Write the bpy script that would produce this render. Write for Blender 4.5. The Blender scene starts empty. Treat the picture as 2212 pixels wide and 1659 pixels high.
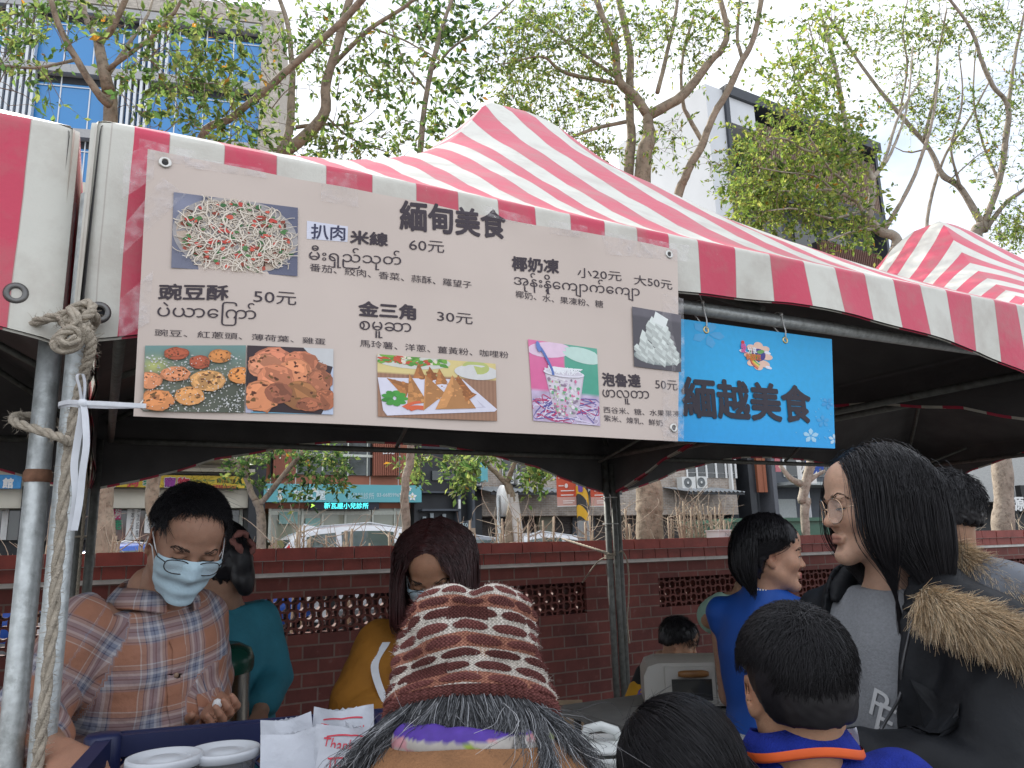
import bpy, math, random
import numpy as np
from mathutils import Vector, Matrix, Euler
S = bpy.context.scene
COL = S.collection
R_ = math.radians
# ---------------------------------------------------------------- camera, sky, sun, exposure
CAM_H, PITCH, ROLL, FPX = 1.45, R_(11.9), R_(1.6), 1670.0
_cd = bpy.data.cameras.new('camera'); _cam = bpy.data.objects.new('camera', _cd); COL.objects.link(_cam)
_cd.sensor_width = 36.0; _cd.lens = 36.0*FPX/2212.0; _cd.clip_start = .05; _cd.clip_end = 2000
_cam.matrix_world = Matrix.Translation((0, 0, CAM_H)) @ Matrix.Rotation(math.pi/2+PITCH, 4, 'X') @ Matrix.Rotation(-ROLL, 4, 'Z')
S.camera = _cam
SUN = Vector((-0.52, 0.60, 0.66)).normalized()
W = bpy.data.worlds.new('World'); S.world = W; W.use_nodes = True
_nt = W.node_tree; _nt.nodes.clear()
def _n(t, **k):
    x = _nt.nodes.new(t)
    for a, b in k.items(): setattr(x, a, b)
    return x
_sky = _n('ShaderNodeTexSky', sky_type='NISHITA', sun_disc=False, sun_elevation=math.asin(SUN.z), sun_rotation=math.atan2(SUN.x, SUN.y), air_density=1.0, dust_density=1.2, ozone_density=1.0)
_tc = _n('ShaderNodeTexCoord'); _mp = _n('ShaderNodeMapping'); _mp.inputs['Scale'].default_value = (1.0, 1.0, 2.0); _mp.inputs['Location'].default_value = (.35, .1, .2)
_nz = _n('ShaderNodeTexNoise'); _nz.inputs['Scale'].default_value = 2.1; _nz.inputs['Detail'].default_value = 6; _nz.inputs['Roughness'].default_value = .55
_rm = _n('ShaderNodeMapRange'); _rm.inputs['From Min'].default_value = .22; _rm.inputs['From Max'].default_value = .50
_mx = _n('ShaderNodeMix', data_type='RGBA'); _mx.inputs['B'].default_value = (6.2, 6.5, 7.0, 1)
_bg = _n('ShaderNodeBackground'); _bg.inputs['Strength'].default_value = .12
_wo = _n('ShaderNodeOutputWorld')
_l = _nt.links.new
_l(_tc.outputs['Generated'], _mp.inputs['Vector']); _l(_mp.outputs['Vector'], _nz.inputs['Vector']); _l(_nz.outputs['Fac'], _rm.inputs['Value'])
_l(_rm.outputs['Result'], _mx.inputs['Factor']); _l(_sky.outputs['Color'], _mx.inputs['A']); _l(_mx.outputs['Result'], _bg.inputs['Color']); _l(_bg.outputs['Background'], _wo.inputs['Surface'])
_sd = bpy.data.lights.new('sun', 'SUN'); _sd.energy = 3.6; _sd.angle = R_(.5); _sd.color = (1, .95, .86)
_so = bpy.data.objects.new('sun', _sd); COL.objects.link(_so); _so.rotation_euler = SUN.to_track_quat('Z', 'Y').to_euler(); _so.location = SUN*30
S.view_settings.view_transform = 'Standard'; S.view_settings.look = 'None'; S.view_settings.exposure = .93; S.view_settings.gamma = 1
S.cycles.max_bounces = 6; S.cycles.diffuse_bounces = 3; S.cycles.glossy_bounces = 3; S.cycles.transparent_max_bounces = 12; S.cycles.caustics_reflective = False; S.cycles.caustics_refractive = False
# ---------------------------------------------------------------- measuring helpers (pixels of the 2212 px wide photograph -> metres)
def ray(px, py):
    x = (px-1106.)/FPX; y = -(py-829.5)/FPX
    xr = x*math.cos(ROLL)+y*math.sin(ROLL); yr = -x*math.sin(ROLL)+y*math.cos(ROLL)
    return np.array([xr, math.cos(PITCH)-yr*math.sin(PITCH), math.sin(PITCH)+yr*math.cos(PITCH)])
O_ = np.array([0, 0, CAM_H])
def at(px, py, d):
    q = ray(px, py); return O_ + q/q[1]*d
_v = ray(4350, 1100)
E1 = np.array([_v[0], _v[1], 0]); E1 /= np.linalg.norm(E1); N1 = np.array([-E1[1], E1[0], 0]); Z1 = np.array([0, 0, 1.])
YAW = math.atan2(E1[1], E1[0])
C0 = np.array([-.7977, 1.42, 0])            # front left corner of the middle tent
def T(s, t, z=0.): return C0 + s*E1 + t*N1 + np.array([0, 0, z])
def onT(px, py, t):                          # pixel -> (s, z) on the upright plane t = const
    q = ray(px, py); w = q*((C0@N1+t)/(q@N1)); return float((w-C0)@E1), float(w[2]+CAM_H)
def onG(px, d): q = ray(px, 1100); return q[:2]/q[1]*d
rng = np.random.default_rng(7); random.seed(7)
# ---------------------------------------------------------------- object helpers
def tag(o, label=None, cat=None, group=None, kind=None):
    if label: o['label'] = label
    if cat: o['category'] = cat
    if group: o['group'] = group
    if kind: o['kind'] = kind
    return o
def empty(name, loc=(0, 0, 0), rz=0., label=None, cat=None, group=None):
    o = bpy.data.objects.new(name, None); COL.objects.link(o); o.location = loc; o.rotation_euler = (0, 0, rz); o.empty_display_size = .1
    return tag(o, label, cat, group)
def link_mesh(name, me, parent=None):
    o = bpy.data.objects.new(name, me); COL.objects.link(o)
    if parent is not None:
        o.parent = parent
    return o
def setparent_keep(o, p):
    bpy.context.view_layer.update(); o.parent = p; o.matrix_parent_inverse = p.matrix_world.inverted()
class MB:
    """collects shapes, then build() links them as ONE mesh object"""
    def __init__(s): s.V = []; s.F = []; s.M = []; s.n = 0; s.C = []; s.useC = False
    def add(s, V, F, m=0, col=None):
        V = np.asarray(V, float).reshape(-1, 3); b = s.n
        s.V.append(V); s.n += len(V)
        if isinstance(F, np.ndarray): F = (F+b).tolist()
        else: F = [[i+b for i in f] for f in F]
        s.F += F; s.M += [m]*len(F)
        if col is not None: s.useC = True
        c = np.asarray(col if col is not None else (1, 1, 1), float)
        if c.ndim == 1: c = np.tile(c[:3], (len(V), 1))
        s.C.append(c[:, :3]); return s
    def box(s, c, d, R=None, m=0, col=None, taper=1.):
        x, y, z = [q/2 for q in d]
        V = np.array([(-x, -y, -z), (x, -y, -z), (x, y, -z), (-x, y, -z), (-x*taper, -y*taper, z), (x*taper, -y*taper, z), (x*taper, y*taper, z), (-x*taper, y*taper, z)])
        if R is not None: V = V @ np.asarray(R).T
        return s.add(V+np.asarray(c, float), [(0, 3, 2, 1), (4, 5, 6, 7), (0, 1, 5, 4), (1, 2, 6, 5), (2, 3, 7, 6), (3, 0, 4, 7)], m, col)
    def sbox(s, s0, s1, t0, t1, z0, z1, m=0, col=None):   # a box in street coordinates
        return s.box(T((s0+s1)/2, (t0+t1)/2, (z0+z1)/2), (abs(s1-s0), abs(t1-t0), abs(z1-z0)), RZ(YAW), m, col)
    def tube(s, P, r, sides=8, m=0, col=None, cap=True, closed=False):
        V, F = tube_np(P, r, sides, cap, closed); return s.add(V, F, m, col)
    def lathe(s, prof, c=(0, 0, 0), seg=24, m=0, R=None, col=None):
        prof = np.asarray(prof, float); a = np.arange(seg)/seg*2*math.pi
        V = np.stack([prof[:, 0, None]*np.cos(a), prof[:, 0, None]*np.sin(a), np.repeat(prof[:, 1, None], seg, 1)], -1).reshape(-1, 3)
        if R is not None: V = V @ np.asarray(R).T
        F = []
        for i in range(len(prof)-1):
            for j in range(seg):
                k = (j+1) % seg; F.append((i*seg+j, i*seg+k, (i+1)*seg+k, (i+1)*seg+j))
        return s.add(V+np.asarray(c, float), F, m, col)
    def poly(s, V, m=0, col=None): return s.add(V, [list(range(len(V)))], m, col)
    def prism(s, V, off, m=0, col=None):           # polygon V pushed along off
        V = np.asarray(V, float); k = len(V); off = np.asarray(off, float)
        F = [list(range(k))[::-1], list(range(k, 2*k))]+[(i, (i+1) % k, k+(i+1) % k, k+i) for i in range(k)]
        return s.add(np.vstack([V, V+off]), F, m, col)
    def grid(s, G, m=0, col=None, wrap=False):     # G: (a,b,3)
        a, b = G.shape[:2]; i = np.arange(a*b).reshape(a, b)
        if wrap: i = np.concatenate([i, i[:, :1]], 1)
        F = np.stack([i[:-1, :-1], i[:-1, 1:], i[1:, 1:], i[1:, :-1]], -1).reshape(-1, 4)
        return s.add(G.reshape(-1, 3), F, m, None if col is None else np.asarray(col).reshape(-1, 3) if np.ndim(col) > 1 else col)
    def build(s, name, mats, parent=None, smooth=False, origin=None, loc_parent=True):
        me = bpy.data.meshes.new(name); V = np.concatenate(s.V) if s.V else np.zeros((0, 3))
        if origin is not None: V = V-np.asarray(origin, float)
        me.from_pydata(V.tolist(), [], s.F)
        for m in (mats if isinstance(mats, (list, tuple)) else [mats]): me.materials.append(m)
        me.polygons.foreach_set('material_index', s.M)
        if s.useC:
            a = me.color_attributes.new('Col', 'FLOAT_COLOR', 'POINT'); c = np.ones((len(V), 4)); c[:, :3] = np.concatenate(s.C); a.data.foreach_set('color', c.ravel())
        if smooth: me.polygons.foreach_set('use_smooth', [True]*len(me.polygons))
        me.update(); o = link_mesh(name, me)
        if origin is not None: o.location = origin
        if parent is not None:
            o.parent = parent
            if loc_parent: o.matrix_parent_inverse = pm(parent).inverted()
        return o
def pm(o):                                        # world matrix of an unparented or once-parented object without a scene update
    m = Matrix.LocRotScale(o.location, o.rotation_euler, o.scale)
    return (pm(o.parent) @ o.matrix_parent_inverse @ m) if o.parent else m
def RZ(a): c, s = math.cos(a), math.sin(a); return np.array([[c, -s, 0], [s, c, 0], [0, 0, 1.]])
def RX(a): c, s = math.cos(a), math.sin(a); return np.array([[1, 0, 0], [0, c, -s], [0, s, c]])
def RY(a): c, s = math.cos(a), math.sin(a); return np.array([[c, 0, s], [0, 1, 0], [-s, 0, c]])
def unit(v): v = np.asarray(v, float); return v/max(1e-9, np.linalg.norm(v))
def tube_np(P, r, sides=8, cap=True, closed=False):
    P = np.asarray(P, float); k = len(P); r = np.full(k, r) if np.isscalar(r) else np.asarray(r, float)
    Tn = np.gradient(P, axis=0)
    if closed: Tn = np.roll(P, -1, 0)-np.roll(P, 1, 0)
    Tn /= np.maximum(1e-9, np.linalg.norm(Tn, axis=1, keepdims=True))
    u = np.cross(Tn[0], (0, 0, 1.)); u = u if np.linalg.norm(u) > .05 else np.cross(Tn[0], (0, 1., 0)); u = unit(u)
    a = np.arange(sides)/sides*2*math.pi; V = []
    for i in range(k):
        u = unit(u-Tn[i]*(u@Tn[i])); w = np.cross(Tn[i], u); V.append(P[i]+r[i]*(np.cos(a)[:, None]*u+np.sin(a)[:, None]*w))
    V = np.concatenate(V); F = []
    for i in range(k if closed else k-1):
        i2 = (i+1) % k
        for j in range(sides):
            j2 = (j+1) % sides; F.append([i*sides+j, i*sides+j2, i2*sides+j2, i2*sides+j])
    if cap and not closed: F.append(list(range(sides))[::-1]); F.append(list(range((k-1)*sides, k*sides)))
    return V, F
def strands_np(P, R, sides=3):
    """P (N,K,3) centre lines, R (N,K) radii -> verts, quads"""
    N, K = P.shape[:2]; Tn = np.gradient(P, axis=1); Tn /= np.maximum(1e-9, np.linalg.norm(Tn, axis=2, keepdims=True))
    u = np.cross(Tn, np.array([.31, .22, .92])); u /= np.maximum(1e-6, np.linalg.norm(u, axis=2, keepdims=True)); w = np.cross(Tn, u)
    a = np.arange(sides)/sides*2*math.pi
    V = P[:, :, None]+R[:, :, None, None]*(np.cos(a)[:, None]*u[:, :, None]+np.sin(a)[:, None]*w[:, :, None])
    i = np.arange(N*K*sides).reshape(N, K, sides); j = np.roll(i, -1, 2)
    F = np.stack([i[:, :-1], j[:, :-1], j[:, 1:], i[:, 1:]], -1).reshape(-1, 4)
    return V.reshape(-1, 3), F
def strands(name, P, R, mat, parent, sides=3, col=None):
    P = np.asarray(P, float); N, K = P.shape[:2]; R = np.asarray(R, float)
    if R.ndim == 1: R = np.tile(R[None], (N, 1)) if len(R) == K else np.repeat(R[:, None], K, 1)
    V, F = strands_np(P, R, sides)
    return np_mesh(name, V, F, mat, parent, True, None if col is None else np.repeat(np.asarray(col)[:, None], K*sides, 1).reshape(-1, 3))
def np_mesh(name, V, F, mats, parent=None, smooth=True, col=None, attrs=None):
    V = np.asarray(V, float); F = np.asarray(F, np.int64); me = bpy.data.meshes.new(name); k = F.shape[1]
    me.vertices.add(len(V)); me.vertices.foreach_set('co', V.ravel()); me.loops.add(F.size); me.loops.foreach_set('vertex_index', F.ravel().astype(np.int32))
    me.polygons.add(len(F)); me.polygons.foreach_set('loop_start', np.arange(0, F.size, k, dtype=np.int32))
    try: me.polygons.foreach_set('loop_total', np.full(len(F), k, dtype=np.int32))
    except Exception: pass
    me.polygons.foreach_set('use_smooth', np.full(len(F), bool(smooth)))
    for m in (mats if isinstance(mats, (list, tuple)) else [mats]): me.materials.append(m)
    if col is not None:
        a = me.color_attributes.new('Col', 'FLOAT_COLOR', 'POINT'); c = np.ones((len(V), 4)); c[:, :3] = col; a.data.foreach_set('color', c.ravel())
    for nm, A in (attrs or {}).items():
        a = me.attributes.new(nm, 'FLOAT_VECTOR', 'POINT'); a.data.foreach_set('vector', np.ascontiguousarray(A, dtype=np.float32).ravel())
    me.update(calc_edges=True); me.validate(); o = link_mesh(name, me)
    if parent is not None: o.parent = parent; o.matrix_parent_inverse = pm(parent).inverted()
    return o
def copy_tree(o, parent=None):
    c = o.copy(); COL.objects.link(c)
    if parent is not None:
        c.parent = parent; c.matrix_parent_inverse = o.matrix_parent_inverse.copy()
    for ch in list(o.children): copy_tree(ch, c)
    return c
def spline(P, n):
    """Catmull-Rom through P, n points"""
    P = np.asarray(P, float); k = len(P); Q = np.vstack([2*P[0]-P[1], P, 2*P[-1]-P[-2]]); u = np.linspace(0, k-1-1e-6, n); i = u.astype(int); f = (u-i)[:, None]
    a, b, c, d = Q[i], Q[i+1], Q[i+2], Q[i+3]
    return .5*(2*b+(c-a)*f+(2*a-5*b+4*c-d)*f**2+(3*b-a-3*c+d)*f**3)
# ---------------------------------------------------------------- materials
_M = {}
def mat(name, col=(.5, .5, .5), rough=.7, metal=0., var=.12, scale=14., bump=0., bscale=60., spec=.4, attr=None, sub=0., trans=0., dirt=None, coat=0.):
    """painted / woven / stone surface: base colour with uneven tone, optional grime patches and bump"""
    if name in _M: return _M[name]
    m = bpy.data.materials.new(name); m.use_nodes = True; nt = m.node_tree; N = nt.nodes; L = nt.links.new; b = N['Principled BSDF']
    b.inputs['Roughness'].default_value = rough; b.inputs['Metallic'].default_value = metal; b.inputs['Specular IOR Level'].default_value = spec
    if coat: b.inputs['Coat Weight'].default_value = coat; b.inputs['Coat Roughness'].default_value = .06
    tc = N.new('ShaderNodeTexCoord'); nz = N.new('ShaderNodeTexNoise'); nz.inputs['Scale'].default_value = scale; nz.inputs['Detail'].default_value = 5; L(tc.outputs['Object'], nz.inputs['Vector'])
    if attr:
        src = N.new('ShaderNodeAttribute'); src.attribute_name = attr; c_out = src.outputs['Color']
    else:
        src = N.new('ShaderNodeRGB'); src.outputs[0].default_value = (*col, 1); c_out = src.outputs[0]
    mr = N.new('ShaderNodeMapRange'); mr.inputs['From Min'].default_value = .25; mr.inputs['From Max'].default_value = .75; mr.inputs['To Min'].default_value = 1-var; mr.inputs['To Max'].default_value = 1+var; L(nz.outputs['Fac'], mr.inputs['Value'])
    mx = N.new('ShaderNodeMix'); mx.data_type = 'RGBA'; mx.blend_type = 'MULTIPLY'; mx.inputs['Factor'].default_value = 1; L(c_out, mx.inputs['A']); L(mr.outputs['Result'], mx.inputs['B']); out = mx.outputs['Result']
    if dirt:
        n2 = N.new('ShaderNodeTexNoise'); n2.inputs['Scale'].default_value = dirt[1]; n2.inputs['Detail'].default_value = 8; n2.inputs['Roughness'].default_value = .7; L(tc.outputs['Object'], n2.inputs['Vector'])
        m2 = N.new('ShaderNodeMapRange'); m2.inputs['From Min'].default_value = dirt[2]; m2.inputs['From Max'].default_value = dirt[2]+.12; m2.inputs['To Max'].default_value = dirt[3]; L(n2.outputs['Fac'], m2.inputs['Value'])
        m3 = N.new('ShaderNodeMix'); m3.data_type = 'RGBA'; L(m2.outputs['Result'], m3.inputs['Factor']); L(out, m3.inputs['A']); m3.inputs['B'].default_value = (*dirt[0], 1); out = m3.outputs['Result']
    L(out, b.inputs['Base Color'])
    if bump:
        n3 = N.new('ShaderNodeTexNoise'); n3.inputs['Scale'].default_value = bscale; n3.inputs['Detail'].default_value = 4; L(tc.outputs['Object'], n3.inputs['Vector'])
        bp = N.new('ShaderNodeBump'); bp.inputs['Strength'].default_value = bump; bp.inputs['Distance'].default_value = .01; L(n3.outputs['Fac'], bp.inputs['Height']); L(bp.outputs['Normal'], b.inputs['Normal'])
    if sub: b.inputs['Subsurface Weight'].default_value = sub; b.inputs['Subsurface Radius'].default_value = (.012, .004, .002); b.inputs['Subsurface Scale'].default_value = 1.
    if trans:
        tr = N.new('ShaderNodeBsdfTranslucent'); L(out, tr.inputs['Color']); ms = N.new('ShaderNodeMixShader'); ms.inputs['Fac'].default_value = trans
        L(b.outputs[0], ms.inputs[1]); L(tr.outputs[0], ms.inputs[2]); L(ms.outputs[0], N['Material Output'].inputs['Surface'])
    _M[name] = m; return m
def glass(name, col=(.03, .035, .035), rough=.05, alpha=None):
    if name in _M: return _M[name]
    m = bpy.data.materials.new(name); m.use_nodes = True; N = m.node_tree.nodes; b = N['Principled BSDF']; b.inputs['Base Color'].default_value = (*col, 1); b.inputs['Roughness'].default_value = rough; b.inputs['Specular IOR Level'].default_value = .8
    if alpha is not None: b.inputs['Alpha'].default_value = alpha
    _M[name] = m; return m
def emit(name, col, st):
    m = bpy.data.materials.new(name); m.use_nodes = True; b = m.node_tree.nodes['Principled BSDF']; b.inputs['Base Color'].default_value = (*[c*.3 for c in col], 1); b.inputs['Emission Color'].default_value = (*col, 1); b.inputs['Emission Strength'].default_value = st; return m
def srgb(r, g, b): return tuple(((c/255+.055)/1.055)**2.4 if c > 10 else c/255/12.92 for c in (r, g, b))
# ---------------------------------------------------------------- lettering
def text_np(body, size=1., bold=0., align='LEFT', space=1.):
    c = bpy.data.curves.new('lettering', 'FONT'); c.body = body; c.size = size; c.align_x = align; c.space_character = space; c.resolution_u = 3
    o = bpy.data.objects.new('lettering', c); COL.objects.link(o); dg = bpy.context.evaluated_depsgraph_get(); dg.update(); me = bpy.data.meshes.new_from_object(o.evaluated_get(dg))
    V = np.zeros(len(me.vertices)*3); me.vertices.foreach_get('co', V); V = V.reshape(-1, 3); F = [list(p.vertices) for p in me.polygons]
    bpy.data.objects.remove(o); bpy.data.curves.remove(c); bpy.data.meshes.remove(me)
    if bold:
        Vs, Fs, n = [], [], 0
        for k, (dx, dy) in enumerate(((0, 0), (1, 0), (-1, 0), (0, 1), (0, -1), (.7, .7), (-.7, -.7), (.7, -.7), (-.7, .7))):
            Vs.append(V+np.array([dx*bold, dy*bold, k*2e-5])); Fs += [[i+n for i in f] for f in F]; n += len(V)
        V, F = np.concatenate(Vs), Fs
    return V, F
def lettering(mb, body, org, ux, uy, size, bold=0., m=0, lift=.0006, align='LEFT', width=None, height=None, space=1., col=None, warp=None):
    """writes body on the plane (org, ux, uy); width/height stretch the word to that many metres"""
    V, F = text_np(body, 1., bold/size if size else bold, align, space)
    if not len(V): return
    if width or height:
        lo, hi = V.min(0), V.max(0); w, h = hi[0]-lo[0], hi[1]-lo[1]; fx = width/w if width else height/h; fy = height/h if height else fx
        x0 = lo[0] if align == 'LEFT' else (lo[0]+hi[0])/2
        V = np.stack([(V[:, 0]-x0)*fx, (V[:, 1]-lo[1])*fy, V[:, 2]], 1)
    else: V = V*np.array([size, size, 1.])
    ux, uy = unit(ux), unit(uy); nz = np.cross(ux, uy)
    if warp is not None: mb.add(warp(V, lift), F, m, col)
    else: mb.add(np.asarray(org)+V[:, :1]*ux+V[:, 1:2]*uy+(V[:, 2:3]+lift)*nz, F, m, col)
# ================================================================= ground
def structure(name, mb, m, smooth=False): return tag(mb.build(name, m, None, smooth), kind='structure')
M_PAVE = mat('paving', (.13, .125, .118), .85, var=.2, scale=3, bump=.3, bscale=90, dirt=((.12, .11, .10), 1.5, .52, .5))
M_ASPH = mat('asphalt', (.055, .055, .057), .9, var=.25, scale=8, bump=.5, bscale=220)
M_SOIL = mat('soil', (.10, .07, .045), .95, var=.35, scale=9, bump=.8, bscale=40)
M_CONC = mat('concrete', (.36, .35, .32), .85, var=.14, scale=5, bump=.25, bscale=80)
_b = MB(); _b.sbox(-600, 600, -30, 4.35, -.3, 0); structure('plaza_ground', _b, M_PAVE)
_b = MB(); _b.sbox(-600, 600, 4.36, 600, -.3, .09); structure('earth', _b, M_SOIL)
_b = MB(); _b.sbox(-80, 90, 8.8, 18.2, .0, .13); structure('road', _b, M_ASPH)
_b = MB(); _b.sbox(-80, 90, 18.2, 24.2, .0, .26); structure('pavement', _b, M_PAVE)
_b = MB(); _b.sbox(-80, 90, 8.45, 8.8, .0, .26); structure('kerb', _b, M_CONC)
_b = MB()
for k in range(-20, 24): _b.sbox(k*4, k*4+2, 13.45, 13.55, .131, .136)
structure('road_markings', _b, mat('road_paint', (.75, .74, .7), .8, var=.15, scale=20))
# ================================================================= striped tents
def canopy_material():
    m = bpy.data.materials.new('striped_tarpaulin'); m.use_nodes = True; nt = m.node_tree; N = nt.nodes; L = nt.links.new; b = N['Principled BSDF']
    a = N.new('ShaderNodeAttribute'); a.attribute_name = 'puv'; sx = N.new('ShaderNodeSeparateXYZ'); L(a.outputs['Vector'], sx.inputs[0])
    def mth(op, x, y=None, cl=False):
        q = N.new('ShaderNodeMath'); q.operation = op; q.use_clamp = cl
        for i, v in enumerate((x, y)):
            if v is None: continue
            if isinstance(v, (int, float)): q.inputs[i].default_value = v
            else: L(v, q.inputs[i])
        return q.outputs[0]
    tc = N.new('ShaderNodeTexCoord'); w = N.new('ShaderNodeTexNoise'); w.inputs['Scale'].default_value = 3; L(tc.outputs['Object'], w.inputs['Vector'])
    sw = mth('ADD', sx.outputs[0], mth('MULTIPLY', mth('SUBTRACT', w.outputs['Fac'], .5), .012))
    xs = mth('SUBTRACT', sw, 1.52); ix = mth('ADD', mth('DIVIDE', xs, mth('ADD', .1085, mth('MULTIPLY', mth('GREATER_THAN', xs, 0.), .035))), 60.)
    isred = mth('MULTIPLY', mth('LESS_THAN', mth('MODULO', mth('FLOOR', ix), 2.), .5), mth('GREATER_THAN', sw, .042))
    fr = mth('FRACT', ix); edge = mth('ADD', mth('LESS_THAN', fr, .012), mth('GREATER_THAN', fr, .988), True)
    n1 = N.new('ShaderNodeTexNoise'); n1.inputs['Scale'].default_value = 6; n1.inputs['Detail'].default_value = 8; n1.inputs['Roughness'].default_value = .65; L(tc.outputs['Object'], n1.inputs['Vector'])
    n2 = N.new('ShaderNodeTexNoise'); n2.inputs['Scale'].default_value = 38; n2.inputs['Detail'].default_value = 6; n2.inputs['Roughness'].default_value = .8; L(tc.outputs['Object'], n2.inputs['Vector'])
    mx = N.new('ShaderNodeMix'); mx.data_type = 'RGBA'; L(isred, mx.inputs['Factor']); mx.inputs['A'].default_value = (.66, .645, .575, 1); mx.inputs['B'].default_value = (.62, .050, .105, 1)
    m2 = N.new('ShaderNodeMix'); m2.data_type = 'RGBA'; L(mth('MULTIPLY', edge, .35), m2.inputs['Factor']); L(mx.outputs['Result'], m2.inputs['A']); m2.inputs['B'].default_value = (.25, .16, .14, 1)
    g = N.new('ShaderNodeMapRange'); g.inputs['From Min'].default_value = .45; g.inputs['From Max'].default_value = .75; g.inputs['To Max'].default_value = .5; L(n1.outputs['Fac'], g.inputs['Value'])
    m3 = N.new('ShaderNodeMix'); m3.data_type = 'RGBA'; L(g.outputs['Result'], m3.inputs['Factor']); L(m2.outputs['Result'], m3.inputs['A']); m3.inputs['B'].default_value = (.34, .27, .22, 1)
    p = N.new('ShaderNodeMapRange'); p.inputs['From Min'].default_value = .67; p.inputs['From Max'].default_value = .70; p.inputs['To Max'].default_value = .5; L(n2.outputs['Fac'], p.inputs['Value'])
    m4 = N.new('ShaderNodeMix'); m4.data_type = 'RGBA'; L(p.outputs['Result'], m4.inputs['Factor']); L(m3.outputs['Result'], m4.inputs['A']); m4.inputs['B'].default_value = (.72, .55, .52, 1)
    L(m4.outputs['Result'], b.inputs['Base Color']); b.inputs['Roughness'].default_value = .42; b.inputs['Specular IOR Level'].default_value = .45
    bn = N.new('ShaderNodeBump'); bn.inputs['Strength'].default_value = .35; bn.inputs['Distance'].default_value = .012; L(n1.outputs['Fac'], bn.inputs['Height']); L(bn.outputs['Normal'], b.inputs['Normal'])
    return m
M_CANOPY = canopy_material()
M_LINING = mat('grey_coating', (.085, .082, .085), .6, var=.25, scale=5, bump=.3, bscale=25)
M_GALV = mat('galvanised_steel', (.50, .525, .52), .45, .55, var=.25, scale=55, spec=.5, dirt=((.22, .23, .22), 26, .52, .5), bump=.1, bscale=150)
M_DULL = mat('weathered_steel', (.17, .175, .165), .6, .4, var=.3, scale=30, dirt=((.09, .075, .05), 12, .55, .6))
M_RUST = mat('rusty_ring', (.20, .10, .06), .85, var=.4, scale=60)
M_ROPE = mat('hemp_rope', (.46, .40, .32), .95, var=.25, scale=90, bump=.6, bscale=400)
M_BRASSY = mat('dull_eyelet', (.16, .155, .15), .4, .8, var=.2, scale=40)
CS0, CS1, CT0, CT1, EZ = -.035, 3.757, -.012, 3.712, 2.318
_pa = [0, .148, .4, .69, .936, 1.114, 1.224, 1.341, 1.45, 1.555, 1.676, 1.78, 1.90]
_pz = [2.318, 2.40, 2.53, 2.712, 2.895, 3.042, 3.143, 3.262, 3.40, 3.545, 3.72, 3.815, 3.835]
def dip(x, back):
    x = abs(x); f = ([0, .3, .5, .75, .95, 1.18, 1.24, 1.62, 1.9], [2.162, 2.152, 2.137, 2.118, 2.098, 2.05, 2.033, 1.905, 1.845]) if not back else ([0, .42, .7, .96, 1.18, 1.37, 1.62, 1.9], [2.207, 2.197, 2.165, 2.10, 2.06, 1.985, 1.91, 1.845])
    return np.interp(x, *f)
def canopy_grids(off):
    """four roof faces and four valances as (grid, puv) pairs; off > 0 lies inside"""
    out = []; W, D = CS1-CS0, CT1-CT0
    for f in range(4):
        Lf = W if f % 2 == 0 else D; nu, ns = 34, 70
        u = np.linspace(0, 1, nu)[:, None]*np.ones((1, ns)); x = np.linspace(0, 1, ns)[None]*np.ones((nu, 1))
        rr_ = .018; hw = (1-u)*(Lf/2-rr_); cs = hw*(2*x-1); a = rr_+u*((W if f % 2 else D)/2-rr_); ae = u*(W+D)/4                    # along the eave from its middle, inward distance
        z = np.interp(ae, _pa, _pz)+np.interp(ae, [0, .2, .585, .88, 1.114, 1.388, 1.70], [0, .0, .085, .125, .145, .115, 0.])*(1-(cs/np.maximum(hw, 1e-3))**2)
        hm = np.cos(cs/np.maximum(hw, 1e-3)*math.pi/2)*np.sin(u*math.pi); z += (.008*np.sin(cs*7+f)+.006*np.sin(cs*17+2*f))*hm-off*1.1
        put = {0: lambda c, i: (CS0+W/2+c, CT0+i), 1: lambda c, i: (CS1-i, CT0+D/2+c), 2: lambda c, i: (CS1-W/2-c, CT1-i), 3: lambda c, i: (CS0+i, CT1-D/2-c)}[f]
        s, t = put(cs, a); G = C0+s[..., None]*E1+t[..., None]*N1+z[..., None]*Z1
        al = {0: s, 1: t, 2: s, 3: t}[f]; out.append(('roof', G, np.stack([al, a, z], -1)))
        nv = 18; v = np.concatenate([np.linspace(0, .16, 7), np.linspace(.2, 1, 11)])[:, None]*np.ones((1, ns*2)); x = np.linspace(-1, 1, ns*2)[None]*np.ones((nv, 1)); cs = x*Lf/2
        zb = dip(cs*1.86/(Lf/2), f != 0); drop = (EZ-zb)*v
        fold = np.where(drop < rr_, rr_-np.sqrt(np.maximum(0, rr_*rr_-(rr_-drop)**2)), 0.); cs = cs*(Lf/2-fold)/(Lf/2); inw = off+fold-(.012*np.sin(cs*4.3+f*1.7)+.007*np.sin(cs*11+f))*v**1.3-.004*v
        corner = np.clip((np.abs(x)-.985)/.015, 0, 1); inw = inw+.012*corner**2
        s, t = put(cs, inw); z = EZ-drop-off*1.1*(1-v)
        G = C0+s[..., None]*E1+t[..., None]*N1+z[..., None]*Z1; al = s if f % 2 == 0 else t
        out.append(('valance', G, np.stack([al, -drop, z], -1)))
    return out
def grids_mesh(name, L, m, parent):
    Vs, Fs, U, n = [], [], [], 0
    for G, P in L:
        a, b = G.shape[:2]; i = np.arange(a*b).reshape(a, b)+n; n += a*b
        Vs.append(G.reshape(-1, 3)); U.append(P.reshape(-1, 3)); Fs.append(np.stack([i[:-1, :-1], i[:-1, 1:], i[1:, 1:], i[1:, :-1]], -1).reshape(-1, 4))
    return np_mesh(name, np.concatenate(Vs), np.concatenate(Fs), m, parent, True, attrs={'puv': np.concatenate(U)})
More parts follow.
